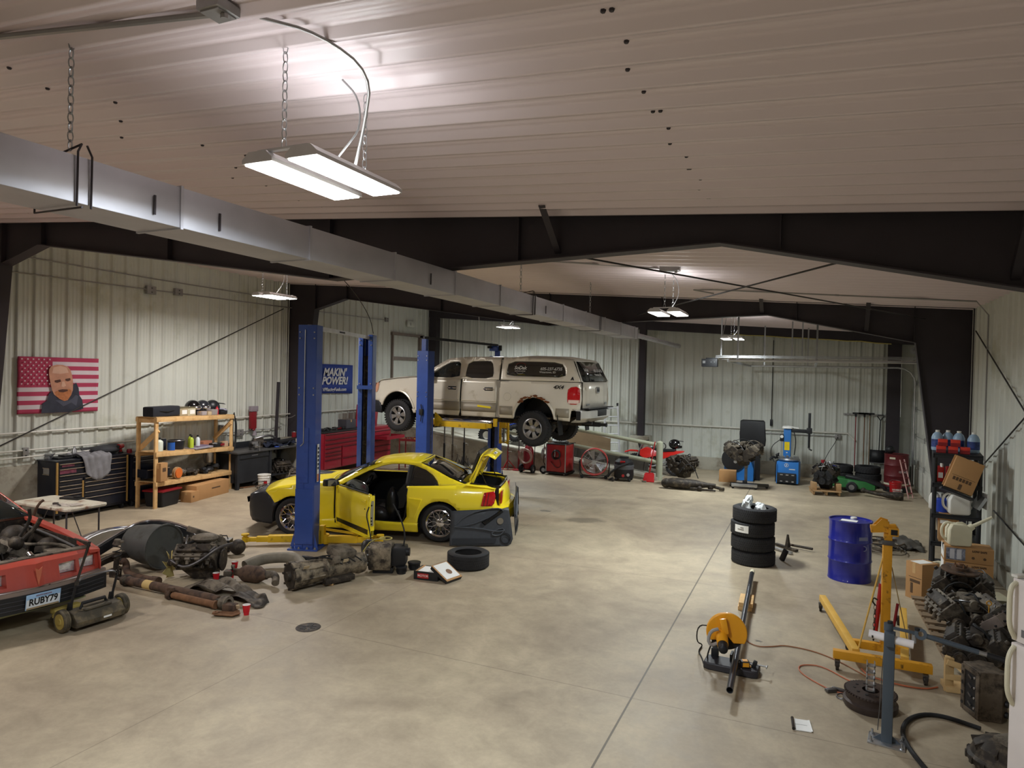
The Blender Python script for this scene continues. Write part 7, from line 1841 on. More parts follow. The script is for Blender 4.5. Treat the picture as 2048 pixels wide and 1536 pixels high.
# red dust pan with handle
t=thing('lobby_dustpan','red dustpan with a long red handle leaning on the end post of the railing','dustpan',(-4.12,18.92,0),R(4))
b=B(red);b.loft([[(-.15,-.1,.0),(.17,-.1,.0),(.17,-.1,.02),(-.15,-.1,.02)],[(-.13,.06,.0),(.15,.06,.0),(.15,.06,.22),(-.13,.06,.22)],[(-.11,.12,.1),(.13,.12,.1),(.11,.12,.25),(-.09,.12,.25)]]);b.done('pan',t,bevel=.008)
b=B(red);b.cyl((.0,.08,.2),(.12,.26,1.12),.015,n=10);b.box((.02,.1,.34),(.05,.05,.2),(.0,.15,0),bev=.012);b.done('handle',t)
b=B(grimy2);b.box((-.1,-.14,.02),(.12,.08,.04),bev=.01);b.done('brush',t)
# dirt bike
db=thing('dirt_bike','red dirt bike parked behind the railing end post','motorcycle',(-4.25,20.45,0.02),R(-4))
brd=mat('bright_red_plastic',(214,40,34),.35,0,.03,coat=.3)
for x,rr_ in ((-.64,.29),(.58,.26)):
    b=B(tire_m);b.lathe(tire_prof(rr_,.09,rr_-.07),(x,0,rr_),'Y',36);tread(b,rr_,.09,30,.02,(x,0,rr_));o=b.done('wheel',db)
    b=B(alu);b.torus((x,0,rr_),rr_-.07,.012,'Y',32,6);b.cyl((x,-.05,rr_),(x,.05,rr_),.035)
    for k in range(16):a=k*PI/8;b.cyl((x,0,rr_),(x+(rr_-.07)*math.cos(a),0,rr_+(rr_-.07)*math.sin(a)),.003,n=4)
    b.done('spokes',o)
b=B(brd)
b.loft([[(x,y*w,z+dz*(1-abs(y))) for y,dz in ((-1,0),(0,.03),(1,0))]+[(x,y*w*.9,z -.02) for y in (1,0,-1)] for x,w,z in ((-.98,.03,.60),(-.8,.06,.66),(-.6,.06,.66),(-.42,.03,.62))])
b.done('front_fender',db)
b=B(brd);b.loft([[(x,-w,z0),(x,w,z0),(x,w*.7,z1),(x,-w*.7,z1)] for x,w,z0,z1 in ((-.46,.16,.55,.72),(-.3,.18,.46,.80),(-.1,.12,.52,.76),(.05,.08,.56,.72))]);b.done('tank_shroud',db,bevel=.01)
b=B(brd);b.loft([[(x,-w,z0),(x,w,z0),(x,w*.8,z1),(x,-w*.8,z1)] for x,w,z0,z1 in ((.05,.09,.42,.66),(.3,.11,.5,.70),(.62,.1,.64,.74),(.85,.06,.72,.76))]);b.done('rear_fender',db,bevel=.01)
b=B(black);b.loft([[(x,-w,z),(x,w,z),(x,w*.8,z+.07),(x,-w*.8,z+.07)] for x,w,z in ((-.12,.08,.74),(.2,.12,.70),(.6,.1,.73))]);b.done('seat',db,bevel=.015)
b=B(grimy);b.box((-.02,0,.32),(.36,.2,.26),bev=.04);b.cyl((-.05,0,.4),(-.12,0,.58),.08,n=14);b.cyl((.0,-.13,.3),(.0,-.09,.3),.09,n=18);b.done('engine',db)
b=B(alu);b.tube([(-.1,-.1,.42),(-.25,-.12,.34),(-.1,-.14,.22),(.2,-.14,.34),(.6,-.14,.5)],.025,8,smooth=2);b.tube([(.02,-.06,.3),(.58,-.06,.26)],.02,8);b.done('exhaust',db)
for y in (-.09,.09):b=B(alu);b.cyl((-.64,y,.29),(-.42,y*.9,.88),.022,n=10);b.done('fork_leg',db)
b=B(black);b.tube([(-.34,-.36,.98),(-.38,-.2,.97),(-.40,0,.92),(-.38,.2,.97),(-.34,.36,.98)],.014,8,smooth=1);b.box((-.50,0,.82),(.04,.18,.2),(0,-.3,0),bev=.015);b.done('handlebar',db)
t=thing('helmet','black helmet with a dark visor resting on the red dirt bike seat','helmet',(-3.70,20.45,.83),R(15))
b=B(blackg);b.ball((0,0,.13),.15,18,(1.15,.95,1));b.loft([[(.08,-.08,0),(.08,.08,0),(.08,.08,.1),(.08,-.08,.1)],[(.22,-.04,.02),(.22,.04,.02),(.22,.04,.09),(.22,-.04,.09)]]);b.done('shell',t)
b=B(black);b.grid([[(.06+u*.2,v*.1,.24-u*.02) for v in (-1,0,1)] for u in (0,.5,1)]);b.done('visor',t,solid=.006)
b=B(galv);b.ball((.1,-.05,.13),.07,10,(1,1,.5));b.done('goggle_lens',t)
t=thing('atv_frame','grey handlebar and headlight of a small motorbike behind the red bike','motorcycle',(-3.95,21.3,0))
for x in (-.6,.5):
    b=B(tire_m);b.lathe(tire_prof(.25,.09,.17),(x,0,.25),'Y',28);b.done('wheel',t)
b=B(rod);b.tube([(-.6,0,.25),(-.5,0,.8),(-.3,0,.7),(.1,0,.6),(.5,0,.25)],.025,8);b.box((0,0,.4),(.3,.2,.25),bev=.03);b.tube([(-.45,-.3,.86),(-.5,0,.82),(-.45,.3,.86)],.014,8);b.torus((-.25,-.1,.80),.1,.014,'Y',16,6);b.done('frame',t)
b=B(alu);b.ball((-.56,-.1,.74),.08,12);b.done('headlight',t)
# floor engines in front of the railing
t=thing('salvaged_engine','dark car engine with round pulleys on the floor right of the railing post','engine',(-3.15,18.75,.22),R(70));engine(t,61,.6,.62,.58,grimy,grimy,pulleys=5,hoses=14)
t=thing('gearbox_assembly','long flat greasy gearbox and axle parts lying below the dark engine','transmission',(-3.05,18.15,0),R(6))
b=B(grimy);b.loft([[(x,ry*math.cos(a),.15+rz_2*math.sin(a)) for a in [2*PI*k/16 for k in range(16)]] for x,ry,rz_2 in ((-.4,.16,.1),(-.25,.18,.14),(.1,.2,.14),(.35,.14,.12),(.6,.08,.07),(.85,.05,.05))]);b.done('case',t)
b=B(grimy);b.ball((-.42,-.04,.14),.13,12);b.cyl((.2,-.15,.07),(.85,-.22,.05),.025);b.ball((.45,-.15,.07),.07,10);b.tube([(.4,.1,.1),(.7,.14,.12),(1.0,.1,.06)],.04,8,smooth=1);b.ball((.72,.0,.1),.08,10);b.box((1.0,.08,.06),(.14,.1,.08),bev=.02);b.done('drive_parts',t)
b=B(blackr);b.tube([(-.1,.1,.5-.1),(.1,.12,.7),(.3,.1,.55),(.4,.05,.3)],.012,6,smooth=2);b.done('wire',t)
# wheel balancer
blu=mat('equipment_blue',(44,118,196),.38,0,.04)
t=thing('wheel_balancer','blue wheel balancer with a black raised hood against the far wall','wheel balancer',(-1.85,20.95,0))
b=B(blu);b.loft([[(x,y,0),(x,y,0)][:1] and [(x,-.35,0),(x,.3,0),(x,.3,z1),(x,-.35,z0)] for x,z0,z1 in ((-.42,.62,.8),(.30,.62,.8),(.40,.35,.45))]);b.done('cabinet',t,bevel=.015)
b=B(black);b.cyl((-.15,-.40,.62),(-.15,-.36,.62),.34,n=36);b.m(galv).cyl((-.1,-.41,.55),(-.1,-.402,.55),.05,n=16);b.done('wheel_disc',t)
b=B(black);b.loft([[(-.02,-.02,1.02),(.68,-.02,1.0),(.66,.3,1.02),(.02,.3,1.04)],[(-.04,-.06,1.2),(.70,-.06,1.2),(.66,.36,1.2),(.02,.36,1.2)],[(-.04,.0,1.74),(.66,.0,1.74),(.62,.22,1.76),(.0,.22,1.76)]]);b.done('hood',t,bevel=.03)
b=B(black);b.box((.48,-.02,.5),(.15,.14,1.0),bev=.01);b.box((.56,-.06,.96),(.16,.1,.16),bev=.02);b.m(alu).cyl((.56,-.12,.94),(.56,-.115,.94),.03,n=14);b.m(steel).box((.41,-.05,.5),(.015,.1,.9));b.done('arm_post',t)
carton('cardboard box on the floor in front of the blue wheel balancer',(.46,.35,.33),(-2.12,20.25,0),R(2))
# engine on stand
t=thing('engine_stand','grey wheeled engine stand with a single post near the far wall','engine stand',(-1.55,19.3,0),R(8))
b=B(steel);b.box((0,.05,.35),(.075,.075,.62),bev=.004);b.box((0,.02,.62),(.09,.2,.12),bev=.01);b.done('post',t)
b=B(mat('dark_stand_steel',(70,68,62),.5,.4));b.box((.1,.12,.08),(1.0,.12,.07),bev=.005);b.box((0,.3,.08),(.1,.7,.07),bev=.005);b.done('base_leg',t)
b=B(galv);b.box((-.05,-.22,.10),(.66,.08,.08),bev=.006);b.done('front_bar',t)
for x,y in ((-.34,-.22),(.24,-.22),(.55,.12),(-.38,.12)):
    b=B(blackr);b.cyl((x,y -.015,.035),(x,y+.015,.035),.035,n=14);b.m(galv).box((x,y,.065),(.05,.05,.03));b.done('caster',t)
t=thing('engine_on_stand','large bare V engine mounted on the grey stand, pulleys facing forward','engine',(-1.62,19.2,.62),R(82));engine(t,71,.62,.95,.62,grimy,grimy2,pulleys=4,hoses=14,tall=.8)
# tire changer
t=thing('tire_changer','blue tire changer with a tall black arm against the far wall','tire changer',(-.52,20.85,0),R(-4))
b=B(blu);b.box((0,0,.34),(.58,.62,.60),bev=.015);b.box((-.28,-.1,.3),(.02,.5,.55));b.done('cabinet',t)
b=B(black);b.box((-.02,-.335,.19),(.5,.06,.28),bev=.02);b.box((-.31,0,.35),(.05,.5,.6),bev=.01);b.done('pedal_box',t)
b=B(galv)
for x in (-.15,0,.15):b.box((x,-.37,.28),(.07,.02,.025));b.box((x,-.38,.1),(.06,.03,.03))
b.done('pedals',t)
b=B(galv);b.lathe([(0,.66),(.28,.66),(.31,.69),(.28,.73),(0,.73)],n=28)
for k in range(4):a=k*PI/2+.4;b.box((.2*math.cos(a),.2*math.sin(a),.76),(.14,.06,.05),(0,0,a),bev=.008)
b.done('turntable',t)
b=B(blu);b.box((-.08,.28,1.0),(.2,.18,1.1),bev=.012);b.done('column',t)
b=B(mat('yellow_label',(236,206,20),.5));b.box((-.08,.186,1.05),(.14,.006,.24));b.m(white).box((-.08,.186,.86),(.04,.006,.03));b.done('warning_label',t)
b=B(black);b.box((.2,.26,1.50),(.66,.09,.10),bev=.01);b.box((.50,.24,1.52),(.14,.12,.16),bev=.01);b.cyl((.5,.22,1.02),(.5,.22,2.02),.032,n=12);b.box((.5,.22,1.78),(.07,.07,.5),bev=.006);b.done('mount_arm',t)
b=B(paper);b.lathe([(0,1.56),(.16,1.56),(.14,1.62),(0,1.64)],(-.08,.28,0),'Z',20);b.box((.08,.26,1.6),(.3,.2,.02),(0,.12,0));b.done('top_cover',t)
b=B(steel);b.tube([(.5,.22,1.05),(.52,.16,1.0),(.58,.1,.98)],.022,8);b.done('mount_head',t)
b=B(black);b.box((-.22,.2,1.28),(.1,.1,.2),bev=.01);b.done('gauge_box',t)
b=B(paper);b.cyl((-.22,.14,1.32),(-.22,.13,1.32),.045,n=18);b.done('gauge_face',t)
b=B(blackr);b.tube([(-.27,.18,1.22),(-.48,.1,1.05),(-.5,.0,.8),(-.38,-.1,.6)],.011,6,smooth=2);b.tube([(.1,.25,1.45),(.16,.2,1.2),(.12,.2,.8)],.014,6,smooth=2);b.done('air_hose',t)
b=B(black);b.tube([(-.25,.0,.7),(-.42,-.1,.74),(-.5,-.15,.66)],.03,8);b.ball((-.3,-.1,.8),.05,10);b.cyl((-.36,0,.68),(-.26,-.1,.86),.018);b.done('bead_lever',t)
t0=[o for o in COL.objects if o.name.startswith('tire_changer')][0]
text('COATS',.06,white,t0,(.1,-.312,.42),(PI/2,0,0),bold=.002,shear=.2) if False else None
b=B(white);b.torus((-.03,-.312,.55),.05,.006,'Y',20,5);b.prism([(-.03,.0),(.015,.05),(-.005,.05),(-.02,.02)],.004,'XZ',-.314) if False else b.box((-.03,-.312,.55),(.02,.004,.06),(0,.4,0));b.box((.12,-.312,.44),(.16,.004,.025));b.done('round_logo',t0)
# engine on pallet
t=thing('wooden_pallet','small wooden pallet under the black engine at the far wall','pallet',(.40,19.45,0),R(8))
pm=mat('light_pallet_wood',(176,142,102),.8,0,.12,6)
for x in (-.3,0,.3):b=B(pm);b.box((x,0,.06),(.04,.7,.09));b.done('stringer',t)
for y in (-.32,-.1,.12,.32):b=B(pm);b.box((0,y,.115),(.68,.12,.02));b.done('deck_board',t)
for x in (-.29,.29):b=B(pm);b.box((x,-.15,.22),(.12,.3,.19),bev=.004);b.done('support_block',t)
t=thing('crate_engine','black engine with chrome fittings sitting on the small wooden pallet','engine',(.42,19.5,.13),R(75));engine(t,81,.55,.5,.62,black,grimy,pulleys=4,hoses=14,covers=blackg)
b=B(galv)
for k in range(9):b.cyl((rv(r,-.3,.2),rv(r,-.3,.3),rv(r,.4,.7)),(rv(r,-.4,.2),rv(r,-.3,.3),rv(r,.45,.75)),.012,n=8)
b.m(red_d).cyl((-.1,.05,.68),(-.1,.05,.76),.05);b.m(mat('navy_filter',(30,40,110),.35)).cyl((0,-.22,.5),(0,-.22,.64),.05);b.done('fittings',t)
run('appliance_cable','thin cord drooping from the outlet box down behind the black engine','cord',[(.78,YF -.12,1.28),(.70,22.3,1.1),(.5,22.0,.8),(.3,21.4,.35)],.008,blackr,smooth=2)
# tire piles
tg_='dark tires stacked by the far wall'
for i,(x,y,n,nm) in enumerate(((.80,21.3,3,'left'),(1.52,21.35,3,'right'))):
    for k in range(n):
        lv=('lowest','middle','topmost')[k]
        q=tire_flat('%s tire of the %s dark tire stack behind the green mower' % (lv,nm),(x+rnd.uniform(-.03,.03),y,k*.2),.33,.2,tg_,n=28) if (i==0 and k==0) else None
        if q is not None:T0_=q
        else:dup(T0_,(x+rnd.uniform(-.03,.03),y,k*.2),rnd.uniform(0,3),'%s tire of the %s dark tire stack behind the green mower' % (lv,nm))
# green mower
grn=mat('mower_green',(36,104,48),.4,0,.08,coat=.2)
t=thing('riding_mower_deck','green mower deck and body parts with black wheels lying near the far wall','mower',(1.02,20.45,0),R(-12));t.scale=(.82,.82,.82)
b=B(grn);b.loft([[(x,-w,z0),(x,w,z0),(x,w*.8,z1),(x,-w*.8,z1)] for x,w,z0,z1 in ((-.6,.22,.22,.40),(-.4,.32,.12,.42),(.0,.34,.12,.40),(.5,.3,.1,.36),(.8,.2,.1,.25))]);b.done('deck_shell',t,bevel=.02)
b=B(black);b.loft([[(x,-w,z),(x,w,z),(x,w,z+.12),(x,-w,z+.12)] for x,w,z in ((-.1,.16,.40),(.3,.2,.36),(.9,.16,.22),(1.1,.1,.12))]);b.done('cover',t,bevel=.03)
for x,y,rr_ in ((.15,-.42,.17),(-.55,-.34,.11),(.15,.4,.17)):b=B(tire_m);b.lathe(tire_prof(rr_,.12,rr_*.5),(x,y,rr_),'Y',24);b.m(galv).lathe([(0,-.05),(rr_*.5,-.05),(rr_*.5,.05),(0,.05)],(x,y,rr_),'Y',18);b.done('wheel',t)
t=thing('transmission','greasy green-brown transmission lying in front of the red bucket','transmission',(1.98,19.38,0),R(-6));t.scale=(.72,.72,.72)
b=B(grimy);b.loft([[(x,ry*math.cos(a),.15+ry*.9*math.sin(a)) for a in [2*PI*k/16 for k in range(16)]] for x,ry in ((-.5,.05),(-.35,.08),(-.2,.12),(.05,.15),(.2,.16),(.3,.14))]);b.done('case',t)
b=B(grimy);b.tube([(-.9,.2,.2),(-.6,.1,.15),(-.4,0,.14)],.06,10,smooth=1);b.ball((-.95,.25,.2),.1,10);b.done('tail_shaft',t)
# red bucket
t=thing('red_bucket','bright red plastic bucket with white lettering in front of the maroon barrel','bucket',(2.10,20.22,0))
b=B(red);b.lathe([(0,0),(.125,0),(.15,.36),(.14,.36),(.12,.01),(0,.01)],n=28);b.torus((0,0,.355),.152,.008,n=28,k=6);b.torus((0,0,.29),.149,.006,n=28,k=6);b.done('pail',t)
b=B(galv);b.tube([(-.15,0,.33),(-.1,.12,.38),(0,.16,.38),(.1,.12,.38),(.15,0,.33)],.004,5,smooth=1);b.done('handle',t)
text('HARBOR',.06,white,t,(.03,-.146,.16),(PI/2-.07,0,.15),bold=.002)
text('FREIGHT',.055,white,t,(.03,-.143,.10),(PI/2-.07,0,.15),bold=.002)
# maroon barrel
mar=mat('maroon_barrel_paint',(98,30,34),.45,.1,.1,4)
def barrel_prof(r_,h):return [(0,.02),(r_*.96,.02),(r_*1.02,0),(r_*1.02,.02),(r_,.03),(r_,h*.31),(r_*1.035,h*.335),(r_,h*.36),(r_,h*.64),(r_*1.035,h*.665),(r_,h*.69),(r_,h -.03),(r_*1.02,h -.015),(r_*1.02,h),(r_*.97,h),(r_*.965,h -.02),(0,h -.02)]
t=thing('oil_barrel','maroon steel barrel with a pale band standing at the far right corner','barrel',(2.18,20.95,.14))
b=B(mar);b.lathe(barrel_prof(.29,.88),n=36);b.done('drum',t)
b=B(offwhite);b.lathe([(.292,.05),(.292,.1)],n=36);b.box((-.12,-.265,.78),(.14,.01,.05),(0,0,-.4));b.done('pale_band',t)
text('KENDALL',.075,mat('faded_white_print',(186,168,168),.6),t,(.14,-.275,.42),(PI/2,0,.45),bold=.002,sx=.75)
b=B(black);b.lathe([(0,0),(.3,0),(.3,.14),(0,.14)],n=30);b.lathe([(.3,.05),(.306,.08),(.3,.1)],n=30);one(b,'barrel_base','low black round base under the maroon barrel','base',(2.18,20.95,0))
b=B(black);b.ball((0,0,.11),.11,16);b.cyl((-.12,0,.05),(.12,.0,.08),.03);one(b,'black_ball','round black object sitting on top of the maroon barrel','ball',(2.02,20.9,1.02))
# leaning striped frame
t=thing('striped_ladder','small red and white step frame leaning at the far right corner','ladder',(2.42,19.9,0),R(60),rot=(R(-14),0,R(60)))
for x in (-.12,.12):b=B(mat('pink_white_paint',(206,160,156),.5));b.box((x,0,.5),(.03,.02,1.0));b.done('side_rail',t)
for k in range(5):b=B(red_d);b.box((0,0,.12+k*.2),(.24,.02,.03));b.done('rung',t)
# wall rack with brooms and shovel
b=B(galv);b.box((0,0,0),(1.4,.02,.05))
for k in range(12):b.tube([(-.65+k*.118,-.01,-.01),(-.65+k*.118,-.06,-.03),(-.65+k*.118,-.07,.02)],.006,5)
one(b,'tool_rack','grey wall rack with hooks holding long handled tools','rack',(1.62,YF -.05,1.98))
for x,hm,lab,hx in ((1.25,red_d,'left squeegee with a dark red handle hanging on the wall rack',1.28),(1.48,rust,'middle long handled squeegee with brown handle on the wall rack',1.5),(1.62,wood_d,'right thin wooden handled tool on the wall rack',1.64)):
    t=thing('squeegee',lab,'squeegee',(x,YF -.13,.38),0,'long handled tools on the far wall')
    b=B(hm);b.cyl((0,0,0),(0,0,1.62),.014,n=8);b.done('handle',t)
    if 'thin' not in lab:b=B(black);b.box((.12 if 'left' in lab else .05,-.01,1.64),(.42,.03,.05),bev=.004);b.box((0,0,1.58),(.05,.03,.1));b.done('head',t)
    else:b=B(black);b.box((0,-.01,1.62),(.05,.03,.06),bev=.004);b.done('head',t)
t=thing('snow_shovel','black snow shovel hanging blade down on the far wall rack','shovel',(1.86,YF -.13,.55))
b=B(black);b.cyl((.02,0,.4),(.04,0,1.30),.015,n=8);b.done('handle',t)
b=B(black);b.tube([(.04,0,1.28),(-.04,0,1.40),(-.03,0,1.44),(.11,0,1.44),(.12,0,1.40),(.04,0,1.28)],.014,8);b.done('grip',t)
b=B(black);b.grid([[(x,-.10*(1-(x/.22)**2)-.02,z) for x in (-.22,-.15,-.07,0,.07,.15,.22)] for z in (.05,.2,.42)]);b.m(galv).box((0,-.06,.04),(.44,.1,.02));b.done('blade',t,solid=.008)
run('hanging_cord','thin pull cord hanging in the dark gap beside the garage door','cord',[(2.30,21.6,3.6),(2.31,21.6,2.0)],.006,paper)

# middle floor: tire stack, drum
TS='new tires stacked in the middle of the floor'
base=tire_flat('bottom tire of the four-high stack in the middle of the floor',(-.78,11.5,0),.335,.225,TS)
dup(base,(-.79,11.5,.228),.7,'second tire from the bottom of the four-high stack')
k3=dup(base,(-.80,11.5,.456),1.9,'third tire up in the stack, with a white sticker on its tread')
k4=dup(base,(-.775,11.5,.684),2.8,'top tire of the four-high stack, holding crumpled white plastic')
t=bpy.data.objects.new('tread_sticker',None)
b=B(paper)
pts_=[(.342*math.cos(a),.342*math.sin(a)) for a in [R(234+i*5) for i in range(9)]]
b.grid([[(x,y,z) for x,y in pts_] for z in (.07,.185)])
bpy.data.objects.remove(t)
st=b.done('tread_sticker',k3);st.rotation_euler=(0,0,-1.9+R(-10))
b=B(cond_m);b.grid([[(.3435*math.cos(R(244+i*3)),.3435*math.sin(R(244+i*3)),z) for i in range(7)] for z in (.11,.125)]);b.grid([[(.3435*math.cos(R(252+i*3)),.3435*math.sin(R(252+i*3)),z) for i in range(4)] for z in (.14,.155)]);st2=b.done('sticker_print',st)
r=random.Random(12);b=B(mat('crumpled_clear_plastic',(218,222,222),.3,0,.1,30,.4,trans=.15))
for k in range(8):
    c=Vector((rv(r,-.16,.2),rv(r,-.16,.12),rv(r,.0,.09)))
    b.ball(tuple(c),rv(r,.05,.11),8,(rv(r,.8,1.5),rv(r,.6,1),rv(r,.4,.8)),(rv(r,0,3),rv(r,0,3),0))
for v in b.bm.verts:v.co+=Vector((rv(r,-.02,.02),rv(r,-.02,.02),rv(r,-.015,.02)))
one(b,'plastic_wrap','crumpled white plastic wrap stuffed in the top tire of the stack','plastic',(-.74,11.46,.87),ang=20)
# blue drum
bdr=mat('blue_drum_paint',(34,40,138),.3,.1,.05,3,coat=.4)
t=thing('blue_drum','blue steel oil drum standing beside the yellow engine hoist','drum',(.60,11.27,0))
b=B(bdr);b.lathe(barrel_prof(.292,.89),n=48);b.done('drum',t)
b=B(paper);b.box((-.02,-.02,.873),(.22,.14,.003),(0,0,-.2));b.done('top_label',t)
b=B(white);b.lathe([(0,.87),(.045,.87),(.045,.895),(.03,.9),(0,.9)],(.05,.17,0),n=18);b.m(galv).lathe([(0,.87),(.02,.87),(.02,.885),(0,.885)],(-.15,-.15,0),n=12);b.done('bung_cap',t)
b=B(mat('pale_wheel_mark',(118,124,160),.5));b.torus((.17,-.236,.52),.035,.006,'Y',18,5,) ;b.box((.16,-.243,.66),(.14,.003,.05),(0,0,.6));b.done('faded_marks',t)
t=thing('seat_bracket','black and silver metal brackets on the floor behind the tire stack','bracket',(-.32,12.7,0),R(-50))
b=B(grimy);b.box((0,0,.03),(.5,.06,.04),(0,0,.1),bev=.005);b.loft([[(.0,-.03,.04),(.08,-.03,.04),(.08,.03,.04),(.0,.03,.04)],[(.02,-.01,.26),(.05,-.01,.26),(.05,.01,.26),(.02,.01,.26)]]);b.cyl((-.05,.1,.06),(.3,.3,.06),.022);b.done('arm',t)
b=B(alu);b.box((.1,-.22,.03),(.55,.05,.04),(0,0,.15),bev=.004);b.done('rail',t)
b=B(black);b.box((0,0,.09),(.03,.12,.2),(.2,.3,.6),bev=.01);one(b,'black_pedal','small black plate leaning on the tire stack at floor level','pedal',(-.33,11.85,0))
# rope and tarp pile
r=random.Random(14);b=B(mat('brown_hose',(92,78,62),.7))
for k in range(7):
    cx,cy=rv(r,-.15,.15),rv(r,-.2,.25)
    b.tube([(cx+rv(r,.25,.42)*math.cos(a*.8),cy+rv(r,.3,.5)*math.sin(a*.8),.015+.012*k+rv(r,0,.02)) for a in range(8)],rv(r,.009,.014),6,closed=True,smooth=1)
    b.m([blackr,grimy2,MATS['brown_hose']][k % 3])
one(b,'hose_tangle','tangled brown and black hoses on the floor behind the blue drum','hose',(1.25,13.5,0))
b=B(mat('dark_tarp',(84,80,74),.7,0,.2,6));b.grid([[(-.35+.7*i/14,-.4+.8*j/14,.02+.16*math.exp(-((i -7)**2+(j -7)**2)/30)+.03*math.sin(i*1.3)*math.cos(j*1.1)) for j in range(15)] for i in range(15)]);one(b,'tarp','crumpled dark grey tarp beside the left legs of the black shelf','tarp',(1.55,14.0,0),solid=.01)

# chop saw and pipe
sawy=mat('orange_yellow_guard',(232,160,30),.4,0,.06,coat=.2)
t=thing('chop_saw','yellow and black abrasive chop saw on the floor cutting a steel pipe','saw',(-.655,7.12,0),R(-3))
b=B(mat('dark_saw_base',(44,42,46),.5,.1,.1,8));b.loft([[(x,-.11*k,.0),(x,.15*k,.0),(x,.14*k,.07),(x,-.10*k,.07)] for x,k in ((-.27,.8),(-.22,1),(.2,1),(.26,.8))]);b.done('base',t,bevel=.012)
b=B(black);b.box((-.19,.12,.11),(.07,.07,.09),bev=.008);b.box((-.02,.1,.10),(.02,.12,.08));b.box((.04,.1,.1),(.02,.12,.08));b.box((.21,.02,.09),(.04,.05,.09),(0,.3,0),bev=.01);b.done('fence',t)
b=B(galv);b.cyl((.21,.02,.1),(.33,.02,.1),.008);b.cyl((.33,-.02,.1),(.33,.05,.1),.008);b.cyl((.05,.02,.09),(.21,.02,.09),.01);b.done('clamp_screw',t)
b=B(galv);b.loft([[(-.21,.10,.13),(-.16,.10,.13),(-.16,.13,.13),(-.21,.13,.13)],[(-.22,.02,.30),(-.15,.02,.30),(-.14,.05,.30),(-.21,.05,.30)]]);b.done('arm',t,bevel=.006)
b=B(sawy)   # guard: D-shaped disc housing
prof=[(.20*math.cos(R(a)),.20*math.sin(R(a))) for a in range(-28,215,9)]+[(-.1,-.08),(.0,-.02),(.07,-.10)]
T0=b.T;b.T=Matrix.Translation((-.06,.0,.37)) @ rotm((0,0,R(14)))
b.prism(prof,.05,'XZ',-.01);b.done('blade_guard',t,bevel=.008)
b=B(mat('abrasive_disc',(34,32,32),.9));b.T=Matrix.Translation((-.06,.0,.37)) @ rotm((0,0,R(14)));b.cyl((0,.012,0),(0,.018,0),.175,n=40);b.done('cutting_disc',t)
b=B(sawy);b.T=Matrix.Translation((-.06,.0,.37)) @ rotm((0,0,R(14)));b.cyl((-.05,-.01,-.02),(-.05,-.17,-.06),.06,.055,18);b.box((-.03,-.04,.08),(.07,.05,.16),(0,-.2,0),bev=.015);b.done('motor_housing',t)
b=B(black);b.T=Matrix.Translation((-.06,.0,.37)) @ rotm((0,0,R(14)));b.cyl((-.05,-.17,-.06),(-.05,-.24,-.08),.05,.045,18);b.ball((-.05,-.24,-.08),.045,12,(1,.5,1));b.done('motor_cap',t)
b=B(mat('grey_handle',(150,148,146),.5));b.T=Matrix.Translation((-.06,.0,.37)) @ rotm((0,0,R(14)));b.tube([(-.09,-.08,.06),(-.16,-.10,.04),(-.19,-.12,-.04),(-.16,-.12,-.10),(-.10,-.1,-.08)],.018,8,smooth=1);b.done('handle',t)
b=B(blackr);b.tube([(-.18,-.1,.30),(-.24,-.05,.12),(-.24,.02,.05),(-.27,.0,.01)],.008,6,smooth=2);b.tube([(-.22,-.02,.42),(-.36,.05,.38),(-.42,.3,.1),(-.38,.5,.01),(-.40,.3,.008),(-.33,.15,.008),(-.28,.0,.008)],.007,6,smooth=2);b.done('power_cord',t)
t=thing('tape_measure','yellow and black tape measure sitting on the chop saw base','tape measure',(-.53,7.09,.077),R(20))
b=B(black);b.box((0,0,.03),(.085,.08,.06),bev=.014);b.done('case',t)
b=B(sawy);b.box((0,-.041,.03),(.06,.004,.04));b.box((0,0,.061),(.05,.05,.004));b.box((.045,-.01,.008),(.02,.03,.012));b.done('yellow_inlay',t)
t=thing('steel_pipe','long dark steel pipe clamped in the chop saw and resting on wood blocks','pipe',(-.655,8.4,.135),R(1.6))
b=B(mat('dark_pipe_steel',(76,78,84),.3,.7,.15,6));b.lathe([(.026,-2.05),(.031,-2.05),(.031,1.95),(.026,1.95)],(0,0,0),'Y',24,True);b.done('tube',t)
b=B(offwhite);b.lathe([(0,2.05),(.034,2.05),(.034,1.93),(.031,1.93)],(0,0,0),'Y',20);b.done('end_cap',t)
for i,(z,dx) in enumerate(((0.001,.0),(.052,.01))):
    b=B(wood);b.box((0,0,.025),(.17,.40,.049),bev=.004);one(b,'wood_block','upper pine block under the far part of steel pipe' if i else 'lower pine block under the far part of steel pipe','wood block',(-.70+dx,9.22,z),R(2),'pine blocks under the pipe')

# notepad, cords, hose
t=thing('notepad','small white notepad lying open on the floor near the bottom of the photo','notepad',(0.0,6.25,0.002),R(8))
b=B(paper);b.grid([[(x,y,.004+.012*(x > .06)*(x -.06)/.04+.001) for y in (-.1,0,.1)] for x in (-.06,0,.06,.08)]);b.box((0,0,.002),(.14,.2,.004));b.m(cond_m)
b.box((.0,.0,.0065),(.1,.002,.001))
b.done('pages',t)
b=B(blackg);b.cyl((-.07,-.10,.012),(-.06,.09,.012),.014,n=12);b.done('pen_case',t)
run('extension_cord','orange extension cord curving from the chop saw to the yellow hoist','cord',[(-.62,8.25,.01),(-.59,7.97,.008),(-.46,7.86,.008),(-.3,7.95,.008),(-.19,8.05,.008),(.07,8.03,.008),(.24,7.94,.008),(.4,7.8,.008),(.6,7.55,.008)],.006,mat('brown_orange_cord',(150,96,60),.6),smooth=2)
orc=mat('orange_cord',(186,104,70),.55)
